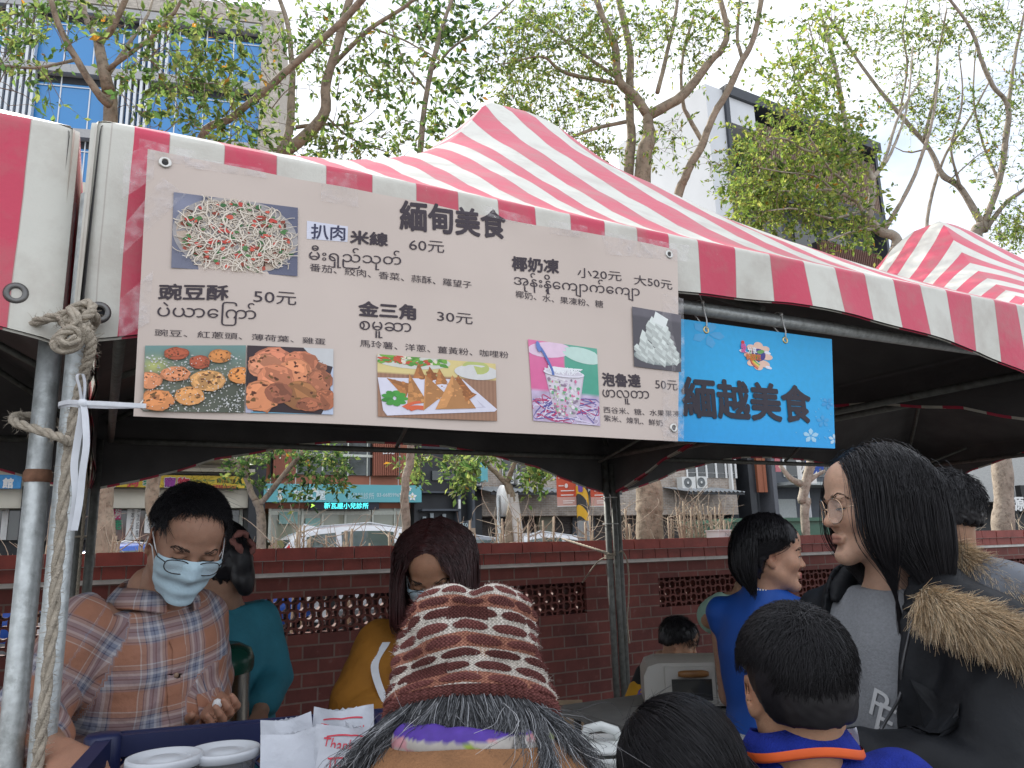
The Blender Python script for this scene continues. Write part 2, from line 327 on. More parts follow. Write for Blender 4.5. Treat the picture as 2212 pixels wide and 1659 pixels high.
POSTS = [(-.022, .028), (3.74, .03), (3.70, 3.69), (-.01, 3.69)]
def make_tent():
    root = empty('market_tent', T(1.86, 1.85, 0), YAW, 'red and white striped tent in the middle with the food menu on its front', 'tent', 'striped market tents in a row')
    g = canopy_grids(0.); grids_mesh('roof', [(a, p) for k, a, p in g if k == 'roof'], M_CANOPY, root)
    for k, a, p in g:
        if k == 'valance':
            v = grids_mesh('valance', [(a, p)], M_CANOPY, root)
            row, pr = a[-1], p[-1]; hem = np.stack([row+np.array([0, 0, .011]), row-np.array([0, 0, .003]), ], 0); cen = np.array(T(1.86, 1.85, 2.)); inw = cen-row; inw[:, 2] = 0; inw /= np.linalg.norm(inw, axis=1, keepdims=True)
            grids_mesh('hem', [(hem+inw*.011, np.stack([pr, pr]))], M_CANOPY, v)
    gi = canopy_grids(.007); grids_mesh('lining', [(a, p) for k, a, p in gi], M_LINING, root)
    for i, (s, t) in enumerate(POSTS):
        b = MB(); b.tube([T(s, t, 0.), T(s, t, 1.0), T(s, t, 2.16)], .0212 if i < 2 else .026, 16)
        po = b.build('post', M_GALV if i < 2 else M_DULL, root, True)
        b = MB(); b.box(T(s, t, .004), (.12, .12, .008), RZ(YAW)); b.build('foot_plate', M_DULL, po)
        if i == 1: b = MB(); b.lathe([(.0215, -.012), (.0245, -.006), (.0245, .006), (.0215, .012)], T(s, t, 1.605), 20); b.build('coupling', M_RUST, po, True)
    b = MB(); b.tube([T(.02, .09, 2.145), T(1.8, .09, 2.138), T(3.70, .09, 2.145)], .0215, 14); b.build('eave_pipe', M_GALV, root, True)
    b = MB()
    b.tube([T(3.66, .09, 2.145), T(3.66, 3.6, 2.145)], .019, 10); b.tube([T(.05, 3.6, 2.145), T(3.66, 3.6, 2.145)], .019, 10); b.tube([T(.05, .09, 2.145), T(.05, 3.6, 2.145)], .019, 10)
    for s, t in ((.03, .05), (3.70, .05), (3.70, 3.65), (.03, 3.65)):
        L = []
        for q in np.linspace(0, 1, 12): a = q*1.80; L.append(T(s+(1.86-s)*q, t+(1.85-t)*q, np.interp(a, _pa, _pz)-.065))
        b.tube(L, .016, 8)
    for (s0, t0, s1, t1) in ((1.86, .09, 1.86, 1.7), (3.66, 1.85, 2.0, 1.85), (1.86, 3.6, 1.86, 2.0), (.05, 1.85, 1.7, 1.85)):
        b.tube([T(s0+(s1-s0)*q, t0+(t1-t0)*q, np.interp(q*1.62, _pa, _pz)-.15) for q in np.linspace(0, 1, 9)], .014, 8)
    b.tube([T(3.55, 3.55, 2.10), T(3.7, 3.0, 2.28)], .012, 8)
    b.build('roof_frame', M_DULL, root, True)
    for s, z in ((.008, 1.905), (3.68, 1.94)):
        b = MB(); Rm = np.stack([E1, Z1, N1], 1); b.lathe([(.010, -.006), (.014, -.010), (.021, -.006), (.021, -.001), (.010, .0), (.010, -.006)], T(s, CT0-.013, z), 22, R=Rm)
        b.lathe([(.0, -.0006), (.0105, -.0006)], T(s, CT0-.013, z), 16, R=Rm, m=1); b.build('eyelet', [M_BRASSY, mat('hole_dark', (.02, .02, .022), .9)], root, True)
    return root
TENT = make_tent()
OFF = 3.812
for sgn, lab in ((-1, 'striped tent cut off at the left edge behind the two roped poles'), (1, 'striped tent at the far right whose roof peak rises beyond the middle tent')):
    o = copy_tree(TENT); o.location = Vector(T(1.86+sgn*OFF, 1.85+(.05 if sgn < 0 else 0), 0.)); o['label'] = lab
# ================================================================= ropes, ties
def rope_mesh(mb, P, r, turns=70., m=0, n=None):
    """three twisted strands along a path"""
    L = np.linalg.norm(np.diff(np.asarray(P, float), axis=0), axis=1).sum(); n = n or int(max(24, L/.006)); C = spline(P, n)
    Tn = np.gradient(C, axis=0); Tn /= np.maximum(1e-9, np.linalg.norm(Tn, axis=1, keepdims=True)); u = np.cross(Tn, [.2, .3, .93]); u /= np.maximum(1e-6, np.linalg.norm(u, axis=1, keepdims=True)); w = np.cross(Tn, u)
    ph = np.linspace(0, L*turns, n)
    for k in range(3):
        a = ph+k*2*math.pi/3; mb.tube(C+.52*r*(np.cos(a)[:, None]*u+np.sin(a)[:, None]*w), r*.58, 6, m)
def fuzz(P, r, per, parent, mat_, ln=.012, rad=.0005):
    C = spline(P, per); d = rng.normal(size=(per, 3)); d /= np.linalg.norm(d, axis=1, keepdims=True); d2 = d+rng.normal(size=(per, 3))*.5
    Q = np.stack([C+d*r*.7, C+d*(r+ln*.4), C+d*(r+ln*.55)+d2*ln*.4], 1); return strands('fibres', Q, np.array([rad, rad*.8, rad*.4]), mat_, parent)
pA, pB = np.array(at(60, 1200, 1.43))[:2], np.array(at(128, 1150, 1.43))[:2]
def at_pole(px, py, d=1.39): return at(px, py, d)
_b = MB(); _r = .0085
wrap = [at(62, 701, 1.40), at(95, 690, 1.375), at(130, 682, 1.36), at(172, 672, 1.355), at(200, 680, 1.36), at(207, 692, 1.39), at(195, 705, 1.42), at(150, 708, 1.40), at(132, 690, 1.37)]
rope_mesh(_b, wrap, _r)
rope_mesh(_b, [at(130, 690, 1.35), at(175, 690, 1.335), at(200, 668, 1.345), at(188, 655, 1.35), at(150, 672, 1.34), at(140, 700, 1.345), at(165, 715, 1.335), at(195, 700, 1.345)], _r)
rope_mesh(_b, [at(150, 668, 1.33), at(168, 690, 1.322), at(150, 712, 1.325), at(128, 725, 1.33), at(118, 742, 1.33), at(132, 757, 1.33), at(160, 750, 1.328), at(176, 728, 1.33), at(165, 712, 1.322), at(140, 718, 1.318), at(131, 735, 1.318), at(150, 742, 1.318), at(168, 728, 1.32)], _r)
tail = [at(172, 705, 1.33), at(192, 722, 1.335), at(196, 752, 1.345), at(186, 790, 1.36), at(170, 850, 1.385), at(150, 960, 1.385), at(135, 1100, 1.38), at(122, 1250, 1.375), at(108, 1400, 1.37), at(92, 1560, 1.365), at(78, 1680, 1.36), at(70, 1800, 1.36)]
rope_mesh(_b, tail, .0092)
low = [at(150, 958, 1.375), at(138, 948, 1.365), at(110, 938, 1.375), at(70, 925, 1.385), at(38, 914, 1.40), at(29, 905, 1.43), at(45, 898, 1.46), at(100, 905, 1.49), at(150, 925, 1.48), at(166, 945, 1.44), at(155, 958, 1.39)]
rope_mesh(_b, low, _r)
ROPE = tag(_b.build('hemp_rope', M_ROPE, None, True), 'frayed beige rope knotted round the two front poles and hanging down', 'rope')
fuzz(tail, .0092, 900, ROPE, M_ROPE); fuzz(wrap, .0085, 160, ROPE, M_ROPE); fuzz(low, .0085, 160, ROPE, M_ROPE)
M_RIB = mat('white_ribbon', (.80, .82, .86), .55, var=.06, scale=50, trans=.15)
def ribbon(mb, P, w, side, th=.0008, m=0, n=40):
    C = spline(P, n); sd = spline(side, n) if np.ndim(side) == 2 else np.tile(unit(side), (n, 1)); Tn = np.gradient(C, axis=0); nn = np.cross(Tn, sd); nn /= np.maximum(1e-9, np.linalg.norm(nn, axis=1, keepdims=True))
    mb.grid(np.stack([C-sd*w/2, C+sd*w/2], 1), m); mb.grid(np.stack([C+sd*w/2+nn*th, C-sd*w/2+nn*th], 1), m)
_b = MB()
ribbon(_b, [at(176, 872, 1.335), at(172, 840, 1.332), at(166, 815, 1.335), at(170, 808, 1.34), at(180, 810, 1.337), at(184, 835, 1.333), at(180, 870, 1.333)], .010, [at(176, 850, 1.33)-at(166, 850, 1.34)][0])
ribbon(_b, [at(128, 878, 1.40), at(128, 873, 1.385), at(150, 868, 1.355), at(178, 870, 1.333), at(230, 872, 1.325), at(316, 877, 1.318)], .008, (0, 0, 1))
ribbon(_b, [at(128, 878, 1.402), at(150, 874, 1.362), at(178, 876, 1.338), at(235, 878, 1.333), at(312, 877, 1.32)], .008, (0, 0, 1))
ribbon(_b, [at(178, 872, 1.331), at(176, 900, 1.33), at(166, 960, 1.335), at(160, 1010, 1.335), at(164, 1070, 1.335), at(158, 1120, 1.34), at(153, 1146, 1.34)], .0115, E1)
ribbon(_b, [at(180, 872, 1.329), at(184, 905, 1.327), at(186, 960, 1.325), at(178, 1020, 1.327), at(173, 1072, 1.33), at(168, 1105, 1.33), at(160, 1146, 1.33)], .0115, E1*.9+N1*.4)
_b.lathe([(.0, .008), (.006, .007), (.009, 0), (.006, -.007), (.0, -.008)], at(178, 872, 1.331), 12)
tag(_b.build('tie_ribbon', M_RIB, None, True), 'white ribbon tying the menu banner corner to the poles', 'ribbon')
# back post ropes
_b = MB(); pb = T(3.70, 3.69, 0)
def around(z, r, n=12): return [np.array([pb[0]+r*math.cos(a), pb[1]+r*math.sin(a), z]) for a in np.linspace(0, 2*math.pi, n)]
zk = at(1320, 1200, pb[1])[2]
for dz in (-.02, -.005, .012): rope_mesh(_b, around(zk+dz, .036), .007)
rope_mesh(_b, [np.array([pb[0], pb[1]-.03, zk+.01]), at(1285, 1186, pb[1]+.05), at(1215, 1164, pb[1]+.45)], .010)
rope_mesh(_b, [np.array([pb[0], pb[1]-.03, zk]), at(1290, 1215, pb[1]+.1), at(1258, 1258, pb[1]+.5)], .006)
rope_mesh(_b, [np.array([pb[0]+.04, pb[1]-.02, zk]), at(1345, 1192, pb[1]), at(1357, 1225, pb[1]), at(1358, 1290, pb[1]), at(1355, 1340, pb[1]), at(1360, 1390, pb[1])], .006)
rope_mesh(_b, [np.array([pb[0]+.035, pb[1]-.01, 1.82]), np.array([pb[0]+.045, pb[1]-.01, 1.5]), np.array([pb[0]+.04, pb[1]-.02, zk])], .006)
tag(_b.build('tent_rope', M_ROPE, None, True), 'beige rope knotted round the dark back pole beside the brick wall', 'rope')
for z, w in ((at(1310, 1075, pb[1])[2], 'upper'), (at(1310, 1132, pb[1])[2], 'lower')):
    _b = MB(); _b.tube([np.array([pb[0]+.062*math.cos(a)+.02, pb[1]+.036*math.sin(a), z]) for a in np.linspace(0, 2*math.pi, 14)[:-1]], .0045, 6, closed=True)
    tag(_b.build('wire_tie', mat('tie_white', (.55, .55, .53), .6), None, True), w+' pale tie binding the dark poles under the canopy corner', 'tie', 'ties round the back poles')
_b = MB()
for x, y, h in ((.055, .0, 2.0), (-.06, .03, 0)):
    if h: _b.tube([pb+np.array([x, y, 0]), pb+np.array([x, y, 2.1])], .024, 14)
tag(_b.build('spare_pole', M_DULL, None, True), 'dark grey pole tied against the back post of the tents', 'pole')
pl = T(-.01, 3.69, 0); _b = MB(); _b.tube([pl+np.array([-.075, 0, 0]), pl+np.array([-.075, 0, 2.1])], .024, 14)
tag(_b.build('spare_pole', M_DULL, None, True), 'dark pole at the back left standing behind the plaid shirt seller', 'pole')
_b = MB(); rope_mesh(_b, [pl+np.array([-.038, -.03, z]) for z in (2.0, 1.7, 1.4, 1.1, .9)], .009); rope_mesh(_b, [pl+np.array([-.075+.06*math.cos(a), .04*math.sin(a)-.005, 1.58]) for a in np.linspace(0, 6.28, 10)], .006)
tag(_b.build('hanging_rope', M_ROPE, None, True), 'thin rope hanging between the two back left poles', 'rope')
# ================================================================= the menu banner
BT = -.045
_bs = [onT(318, 332, BT), onT(1456, 543, BT), onT(285+3, 900, BT), onT(1455, 955, BT)]
def bwave(s, z): return BT-.012-.006*np.sin(s*5.2+z*3)-.004*np.sin(s*11+z*9)-.012*np.clip((2.02-z)/.3, 0, 1)*np.clip((s-.1)/.5, 0, 1)-.003*np.sin(s*31)*np.clip((z-2.22)/.04, 0, 1)
def bpt(s, z, lift=0.): s = np.asarray(s, float); z = np.asarray(z, float); t = bwave(s, z)-lift; return C0+s[..., None]*E1+t[..., None]*N1+z[..., None]*Z1
def bil(c, u, v): tl, tr, bl, br = [np.array(q) for q in c]; return (tl*(1-u)[..., None]+tr*u[..., None])*v[..., None]+(bl*(1-u)[..., None]+br*u[..., None])*(1-v)[..., None]
M_PRINT = mat('banner_print', (.655, .55, .485), .5, var=.03, scale=6, spec=.35)
M_INK = mat('banner_ink', (.055, .04, .05), .6, var=.05)
M_PIC = mat('printed_picture', attr='Col', rough=.45, var=.05, scale=60)
_u, _w = np.meshgrid(np.linspace(0, 1, 90), np.linspace(0, 1, 36)); _q = bil(_bs, _u, _w)
BAN = empty('menu_banner', T(.75, BT, 1.71), YAW, 'beige menu banner with food photos taped across the tent front', 'banner')
_b = MB(); _b.grid(bpt(_q[..., 0], _q[..., 1])); _b.grid(bpt(_q[..., 0], _q[..., 1], -.0012)[:, ::-1]); _b.build('sheet', M_PRINT, BAN, True)
def wr(body, x0, y0, x1, y1, ytop=None, bold=0., name='lettering', m=None, bt=BT):
    s0, z0 = onT(x0, y0, bt); s1, z1 = onT(x1, y1, bt); b = MB(); h = None if ytop is None else onT(x0, ytop, bt)[1]-z0
    def warp(V, lift): z = z0+(z1-z0)*V[:, 0]/max(1e-6, s1-s0)+V[:, 1]; return bpt(s0+V[:, 0], z, lift+V[:, 2]+.0008)
    lettering(b, body, None, E1, Z1, 1., 0.035*bold, width=s1-s0, height=h, warp=warp); b.build(name, m or M_INK, BAN)
for a in (('緬甸美食', 858, 503, 1092, 519, 436, .9), ('米線', 752, 531, 834, 538, 501, 1.0), ('60元', 879, 546, 955, 551, 521, 0), ('မီးရှည်သုတ်', 663, 580, 862, 590, 534, 0), ('番茄、絞肉、香菜、蒜酥、羅望子', 665, 590, 1014, 627, 573, 0),
          ('豌豆酥', 340, 652, 490, 656, 617, .75), ('50元', 543, 661, 635, 666, 633, 0), ('ပဲယာေြကာ်', 337, 703, 548, 712, 650, 0), ('豌豆、紅蔥頭、薄荷葉、雞蛋', 333, 728, 697, 751, 713, 0),
          ('金三角', 769, 688, 894, 696, 653, 1.1), ('30元', 939, 698, 1015, 705, 675, 0), ('စမူဆာ', 771, 733, 883, 737, 697, 0), ('馬玲薯、洋蔥、薑黃粉、咖哩粉', 771, 754, 1091, 778, 738, 0),
          ('椰奶凍', 1104, 586, 1206, 593, 554, 1.0), ('小20元', 1244, 601, 1335, 612, 580, 0), ('大50元', 1361, 619, 1443, 631, 598, 0), ('အုန်းနို့ေကျာက်ေကျာ', 1108, 629, 1374, 656, 586, 0), ('椰奶、水、果凍粉、糖', 1111, 645, 1299, 667, 629, 0),
          ('泡魯達', 1296, 836, 1378, 840, 806, 1.0), ('50元', 1408, 843, 1453, 847, 822, 0), ('ဖာလူတာ', 1296, 874, 1396, 877, 843, 0), ('西谷米、糖、水果果凍、', 1296, 894, 1464, 904, 880, 0), ('紫米、煉乳、鮮奶', 1296, 912, 1423, 923, 898, 0)):
    wr(*a)
class Pic:
    """a flat printed photograph: coloured shapes laid in its own 0..1 frame"""
    def __init__(s, corners, bt=BT, pt=None): s.c = [onT(*q, bt) for q in corners]; s.b = MB(); s.l = .0012; s.k = [(pt or bpt)(*q, .0016) for q in s.c]
    def map(s, P):
        P = np.clip(np.asarray(P, float), 0, 1); u, v = P[:, :1], P[:, 1:]; return (s.k[0]*(1-u)+s.k[1]*u)*v+(s.k[2]*(1-u)+s.k[3]*u)*(1-v)-N1*s.l
    def poly(s, P, col): s.b.add(s.map(P), [list(range(len(P)))], 0, np.clip(col, 0, 1)); s.l += 1e-5
    def sheet(s, f, n=(40, 26)):
        u, v = np.meshgrid(np.linspace(0, 1, n[0]), np.linspace(0, 1, n[1])); P = np.stack([u.ravel(), v.ravel()], 1); G = s.map(P).reshape(n[1], n[0], 3); s.b.grid(G, 0, np.clip(f(u, v), 0, 1).reshape(-1, 3)); s.l += .0004
    def ell(s, cx, cy, rx, ry, col, rot=0., n=18, jag=0.):
        a = np.linspace(0, 2*math.pi, n, endpoint=False); r = 1+jag*rng.normal(size=n); x, y = rx*r*np.cos(a), ry*r*np.sin(a); c, d = math.cos(rot), math.sin(rot); s.poly(np.stack([cx+x*c-y*d, cy+x*d+y*c], 1), col)
    def line(s, P, w, col, n=12, asp=1.):
        C = spline(P, n); t = np.gradient(C, axis=0); t /= np.maximum(1e-9, np.linalg.norm(t, axis=1, keepdims=True)); nn = np.stack([-t[:, 1], t[:, 0]*asp], 1); A, B = s.map(C-nn*w/2), s.map(C+nn*w/2)
        i = np.arange(n-1); s.b.add(np.vstack([A, B]), np.stack([i, i+1, i+1+n, i+n], 1), 0, np.clip(col, 0, 1)); s.l += 1e-5
    def done(s, parent=None): return s.b.build('food_picture', M_PIC, parent or BAN)
c3 = lambda r, g, b: np.array(srgb(r, g, b))
def const(c): return lambda u, v: np.tile(np.asarray(c), u.shape+(1,))
U = lambda a, b: random.uniform(a, b)
# noodles
p = Pic([(373, 425), (640, 455), (368, 585), (638, 603)]); p.sheet(lambda u, v: c3(120, 122, 140)[None, None]*(1.0+.5*np.exp(-((u-.1)**2+(v-.85)**2)/.02))[..., None]-.06*u[..., None])
p.ell(.5, .5, .50, .53, c3(170, 165, 165), n=40); p.ell(.5, .48, .47, .50, c3(196, 176, 158), n=40, jag=.02)
for i in range(70): a = U(0, 6.3); r = math.sqrt(U(0, 1)); p.ell(.5+.46*r*math.cos(a), .48+.48*r*math.sin(a), U(.02, .05), U(.02, .05), random.choice([c3(150, 70, 50), c3(60, 105, 55), c3(90, 60, 45), c3(190, 90, 70)]), U(0, 3), 7, .2)
for i in range(420):
    a = U(0, 6.3); r = .93*math.sqrt(U(0, 1)); x, y = .5+.45*r*math.cos(a), .48+.48*r*math.sin(a); d = U(0, 6.3); k = U(-9, 9); P = []
    for j in range(6): P.append((x, y)); x += .034*math.cos(d); y += .05*math.sin(d); d += k*.1+U(-.4, .4)
    g = U(.72, 1.04); p.line(P, U(.007, .012), np.array(srgb(232, 218, 200))*g, 10)
for i in range(120):
    a = U(0, 6.3); r = math.sqrt(U(0, 1)); y = .5+.46*r*math.sin(a); p.ell(.5+.44*r*math.cos(a), y, U(.012, .03), U(.012, .03), random.choice([c3(205, 70, 60), c3(215, 95, 75), c3(150, 65, 45), c3(80, 130, 70), c3(60, 110, 60)]), U(0, 3), 7, .22)
for i in range(90):
    a = U(0, 6.3); r = .9*math.sqrt(U(0, 1)); x, y = .5+.45*r*math.cos(a), .48+.48*r*math.sin(a); d = U(0, 6.3); P = []
    for j in range(6): P.append((x, y)); x += .03*math.cos(d); y += .045*math.sin(d); d += U(-.7, .7)
    p.line(P, .009, np.array(srgb(240, 228, 212))*U(.85, 1.05), 10)
p.done()
def fritter(p, x, y, rx, ry, base, n=16):
    base = np.clip(np.array(base)*np.array([1.12, 1.28, 1.18])+.02, 0, .8)
    p.ell(x, y, rx*1.05, ry*1.05, np.array(base)*.66, 0, 20, .05); p.ell(x, y, rx, ry, base, 0, 20, .05); p.ell(x-rx*.1, y+ry*.15, rx*.72, ry*.66, np.array(base)*1.25, 0, 16, .08)
    for i in range(n): a = U(0, 6.3); r = .9*math.sqrt(U(0, 1)); p.ell(x+rx*r*math.cos(a), y+ry*r*math.sin(a), rx*U(.05, .16), ry*U(.05, .14), random.choice([np.array(base)*.72, np.array(base)*1.3, c3(120, 85, 45), c3(95, 50, 30)]), U(0, 3), 6, .3)
p = Pic([(313, 749), (527, 752), (308, 890), (524, 895)])
p.sheet(lambda u, v: (c3(128, 134, 116)*.9)[None, None]*(1-.55*(v < .45)*u)[..., None]+np.clip(v-.6, 0, 1)[..., None]*np.array([-.05, .25, .35])+(np.exp(-((u-.1)**2+(v-.7)**2)/.012))[..., None]*np.array([.35, .33, .0]))
for i in range(420): x, y = U(0, 1), U(0, .85); p.ell(x, y, U(.004, .014), U(.005, .018), np.array([.72, .72, .70])*U(.5, 1.1), 0, 6)
for x, y, rx, ry, c in ((.3, .87, .12, .09, (168, 72, 40)), (.73, .83, .11, .10, (200, 120, 60)), (.53, .74, .1, .1, (165, 70, 40)), (.3, .56, .14, .11, (214, 128, 88)), (.62, .46, .17, .15, (226, 150, 92)), (.95, .54, .13, .12, (216, 130, 66)), (.05, .46, .12, .12, (215, 130, 90)), (.44, .23, .14, .13, (222, 142, 84)), (.13, .16, .16, .15, (210, 126, 74))): fritter(p, x, y, rx, ry, c3(*c), 26)
for i in range(160): x, y = U(.0, 1), U(.0, .8); p.ell(x, y, .006, .008, np.array([.8, .76, .7]), 0, 5)
p.done(); wr('FO', 484, 895, 523, 896, 868, 1.0, m=mat('gilt_print', (.55, .47, .22), .5))
p = Pic([(530, 752), (713, 760), (527, 895), (711, 901)]); p.sheet(const(c3(60, 45, 50))); p.poly([(0, .8), (.0, .2), (.12, 0), (.0, 0)], c3(185, 185, 205)); p.poly([(1, .75), (.82, .0), (1, 0)], c3(190, 200, 220)); p.poly([(.64, 1), (1, 1), (1, .72), (.8, .78)], c3(205, 205, 205)); p.poly([(.09, .0), (.86, .0), (.98, .3), (.93, .6), (.05, .6), (.0, .3)], c3(52, 36, 40)); p.poly([(.05, .02), (.84, .02), (.83, -.0), (.06, 0)], c3(120, 175, 200))
for x, y, rx, ry, c in ((.82, .72, .1, .12, (150, 85, 60)), (.3, .82, .2, .16, (208, 118, 90)), (.6, .78, .2, .16, (196, 110, 80)), (.2, .7, .19, .18, (226, 132, 100)), (.55, .62, .19, .19, (220, 130, 92)), (.84, .5, .15, .16, (170, 95, 66)), (.32, .5, .2, .22, (222, 126, 92)), (.9, .22, .14, .15, (170, 92, 60)), (.16, .25, .22, .22, (216, 128, 88)), (.6, .28, .19, .2, (176, 108, 62)), (.36, .3, .15, .15, (150, 80, 55)), (.72, .14, .15, .1, (165, 88, 58))): fritter(p, x, y, rx, ry, c3(*c), 18)
p.done()
p = Pic([(808, 770), (1062, 790), (806, 905), (1064, 913)]); p.sheet(lambda u, v: np.where((v > .72)[..., None], c3(225, 205, 140), c3(160, 120, 95)*(1+.12*np.sin(u*180))[..., None]), (120, 30))
p.ell(.28, .93, .32, .13, c3(215, 214, 205), 0, 24)
for i in range(60): p.ell(.28+U(-.27, .27), .95+U(-.08, .05), U(.015, .04), U(.02, .05), random.choice([c3(120, 175, 70), c3(90, 150, 60), c3(205, 85, 60), c3(235, 225, 200)]), U(0, 3), 7, .2)
p.ell(.83, .82, .2, .13, c3(220, 218, 215), 0, 24); p.ell(.82, .9, .12, .12, c3(190, 198, 120), 0, 20)
p.poly([(0, .62), (.7, .68), (1, .2), (.98, .16), (.07, .02), (.04, .1)], c3(225, 222, 235)); p.poly([(.06, .55), (.66, .6), (.9, .22), (.08, .12)], c3(205, 200, 215))
def samosa(p, a, b, c, col): 
    col = np.array(col); p.poly([a, b, c], col*.8); m = [(a[i]*.1+b[i]*.45+c[i]*.45) for i in (0, 1)]; p.poly([a, b, m], col*1.12); k = [(a[i]+b[i]+c[i])/3 for i in (0, 1)]
    for i in range(14):
        q = rng.dirichlet((1.5, 1.5, 1.5)); x, y = [q[0]*a[j]+q[1]*b[j]+q[2]*c[j] for j in (0, 1)]; p.ell(x, y, U(.008, .025), U(.01, .03), col*random.choice([.75, .85, 1.25, 1.35]), 0, 7, .2)
for a, b, c, col in (((.33, .92), (.26, .52), (.42, .5), (178, 116, 66)), ((.42, .86), (.36, .5), (.56, .46), (165, 100, 52)), ((.5, .84), (.45, .45), (.62, .45), (186, 124, 70)), ((.07, .62), (.22, .3), (.26, .55), (180, 118, 66)), ((.66, .75), (.58, .4), (.8, .42), (172, 108, 58)), ((.25, .72), (.23, .22), (.4, .25), (196, 136, 80)), ((.38, .72), (.36, .12), (.55, .42), (200, 140, 84)), ((.61, .74), (.46, .15), (.81, .2), (206, 146, 90)), ((.7, .5), (.72, .3), (.82, .44), (176, 112, 62))): samosa(p, a, b, c, c3(*col))
for q in range(9): a = q*.7; p.ell(.13+.06*math.cos(a), .3+.08*math.sin(a), .05, .035, c3(70, 150, 60)*U(.8, 1.2), a, 9)
for q in ((.2, .16, .34, .26), (.22, .14, .36, .18), (.25, .12, .36, .15)): p.line([(q[0], q[1]), ((q[0]+q[2])/2, (q[1]+q[3])/2+.02), (q[2], q[3])], .04, c3(225, 105, 65), 8)
p.done()
p = Pic([(1134, 736), (1285, 755), (1141, 912), (1286, 923)]); p.sheet(lambda u, v: np.where((v < .38)[..., None], c3(196, 178, 205)*(1+.2*np.sin(u*25)*np.sin(v*40))[..., None], np.where((u < .5)[..., None], c3(225, 110, 160), c3(80, 165, 140))+.12*np.clip(v-.6, 0, 1)[..., None]))
p.ell(.3, .9, .32, .1, c3(235, 205, 225), .1, 20); p.ell(.78, .88, .3, .1, c3(200, 225, 215), -.1, 20)
for i in range(46): p.line([(U(0, 1), U(0, .33)), (U(0, 1), U(0, .33)), (U(0, 1), U(0, .33))], .012, random.choice([c3(95, 90, 160), c3(225, 215, 235), c3(190, 60, 110)]), 8)
p.poly([(.2, .62), (.78, .62), (.7, .25), (.62, .08), (.36, .08), (.28, .25)], c3(205, 190, 205)); p.poly([(.22, .6), (.76, .6), (.69, .3), (.3, .3)], c3(222, 214, 222))
for i in range(130): y = U(.1, .55); w = .14+.32*(y-.1)*.7; p.ell(.48+U(-w, w), y, U(.01, .03), U(.01, .025), random.choice([c3(235, 228, 232), c3(200, 180, 200), c3(110, 175, 130), c3(225, 120, 160), c3(150, 130, 150), c3(190, 200, 170)]), 0, 8)
for i in range(60): x = U(.25, .72); p.line([(x, .58+U(0, .05)), (x+U(-.06, .06), .66), (x+U(-.1, .1), .58+U(0, .08))], .012, c3(240, 240, 245), 7)
p.ell(.48, .62, .3, .05, c3(235, 230, 240), 0, 24); p.ell(.48, .625, .27, .035, c3(214, 208, 218), 0, 24)
for i in range(50): x = U(.3, .66); p.line([(x, .6+U(0, .05)), (x+U(-.06, .06), .68), (x+U(-.12, .12), .62+U(0, .08))], .012, c3(244, 244, 248), 7)
p.line([(.11, .96), (.2, .85), (.3, .66), (.32, .58)], .035, c3(95, 120, 185), 10); p.ell(.13, .92, .03, .07, c3(110, 135, 200), .2, 12); p.done()
p = Pic([(1357, 666), (1460, 685), (1363, 794), (1459, 808)]); p.sheet(lambda u, v: c3(88, 84, 90)[None, None]*(1+.5*(v > .86))[..., None]); p.ell(.5, .2, .5, .13, c3(150, 158, 155), 0, 24)
for r, (y, n) in enumerate(((.22, 7), (.32, 7), (.42, 6), (.52, 5), (.62, 4), (.72, 3), (.80, 2))):
    for k in range(n):
        x = .5+(k-(n-1)/2)*.13+U(-.03, .03); d = U(-.05, .05); c = c3(226, 232, 226)*U(.8, 1.05); w = .085; p.poly([(x-w, y+d), (x+w*.4, y-.07+d), (x+w, y+.0-d), (x-w*.3, y+.08-d)], c); p.poly([(x-w, y+d), (x+w*.4, y-.07+d), (x+w*.4, y-.13+d), (x-w, y-.06+d)], c*.72); p.poly([(x+w*.4, y-.07+d), (x+w, y-d), (x+w, y-.06-d), (x+w*.4, y-.13+d)], c*.82)
p.poly([(.46, .98), (.72, .88), (.66, .72), (.4, .8)], c3(236, 240, 236)); p.done()
# paper patch over one dish name, eyelets, clear tape
_b = MB(); _c = [onT(*q, BT) for q in ((660, 482), (748, 494), (659, 521), (747, 527))]; _u, _w = np.meshgrid(np.linspace(0, 1, 8), np.linspace(0, 1, 4)); _q = bil(_c, _u, _w); _b.grid(bpt(_q[..., 0], _q[..., 1], .0007)); _b.build('name_sticker', mat('sticker_paper', (.72, .72, .82), .6, var=.03), BAN)
wr('扒肉', 668, 521, 742, 525, 488, .45, m=mat('sticker_ink', (.05, .05, .1), .6))
M_CHROME = mat('bright_eyelet', (.6, .58, .54), .3, .9, var=.1)
for x, y in ((355, 361), (1437, 554), (1445, 927), (316, 876)):
    s, z = onT(x, y, BT); b = MB(); b.lathe([(.006, .001), (.0075, .003), (.0115, .0025), (.0125, .0)], bpt(s, z, .001), 20, R=np.stack([E1, Z1, -N1], 1)); b.lathe([(0, .0012), (.0062, .0012)], bpt(s, z, .0), 14, m=1, R=np.stack([E1, Z1, -N1], 1)); b.build('eyelet', [M_CHROME, mat('eyelet_hole', (.05, .05, .05), .9)], BAN, True)
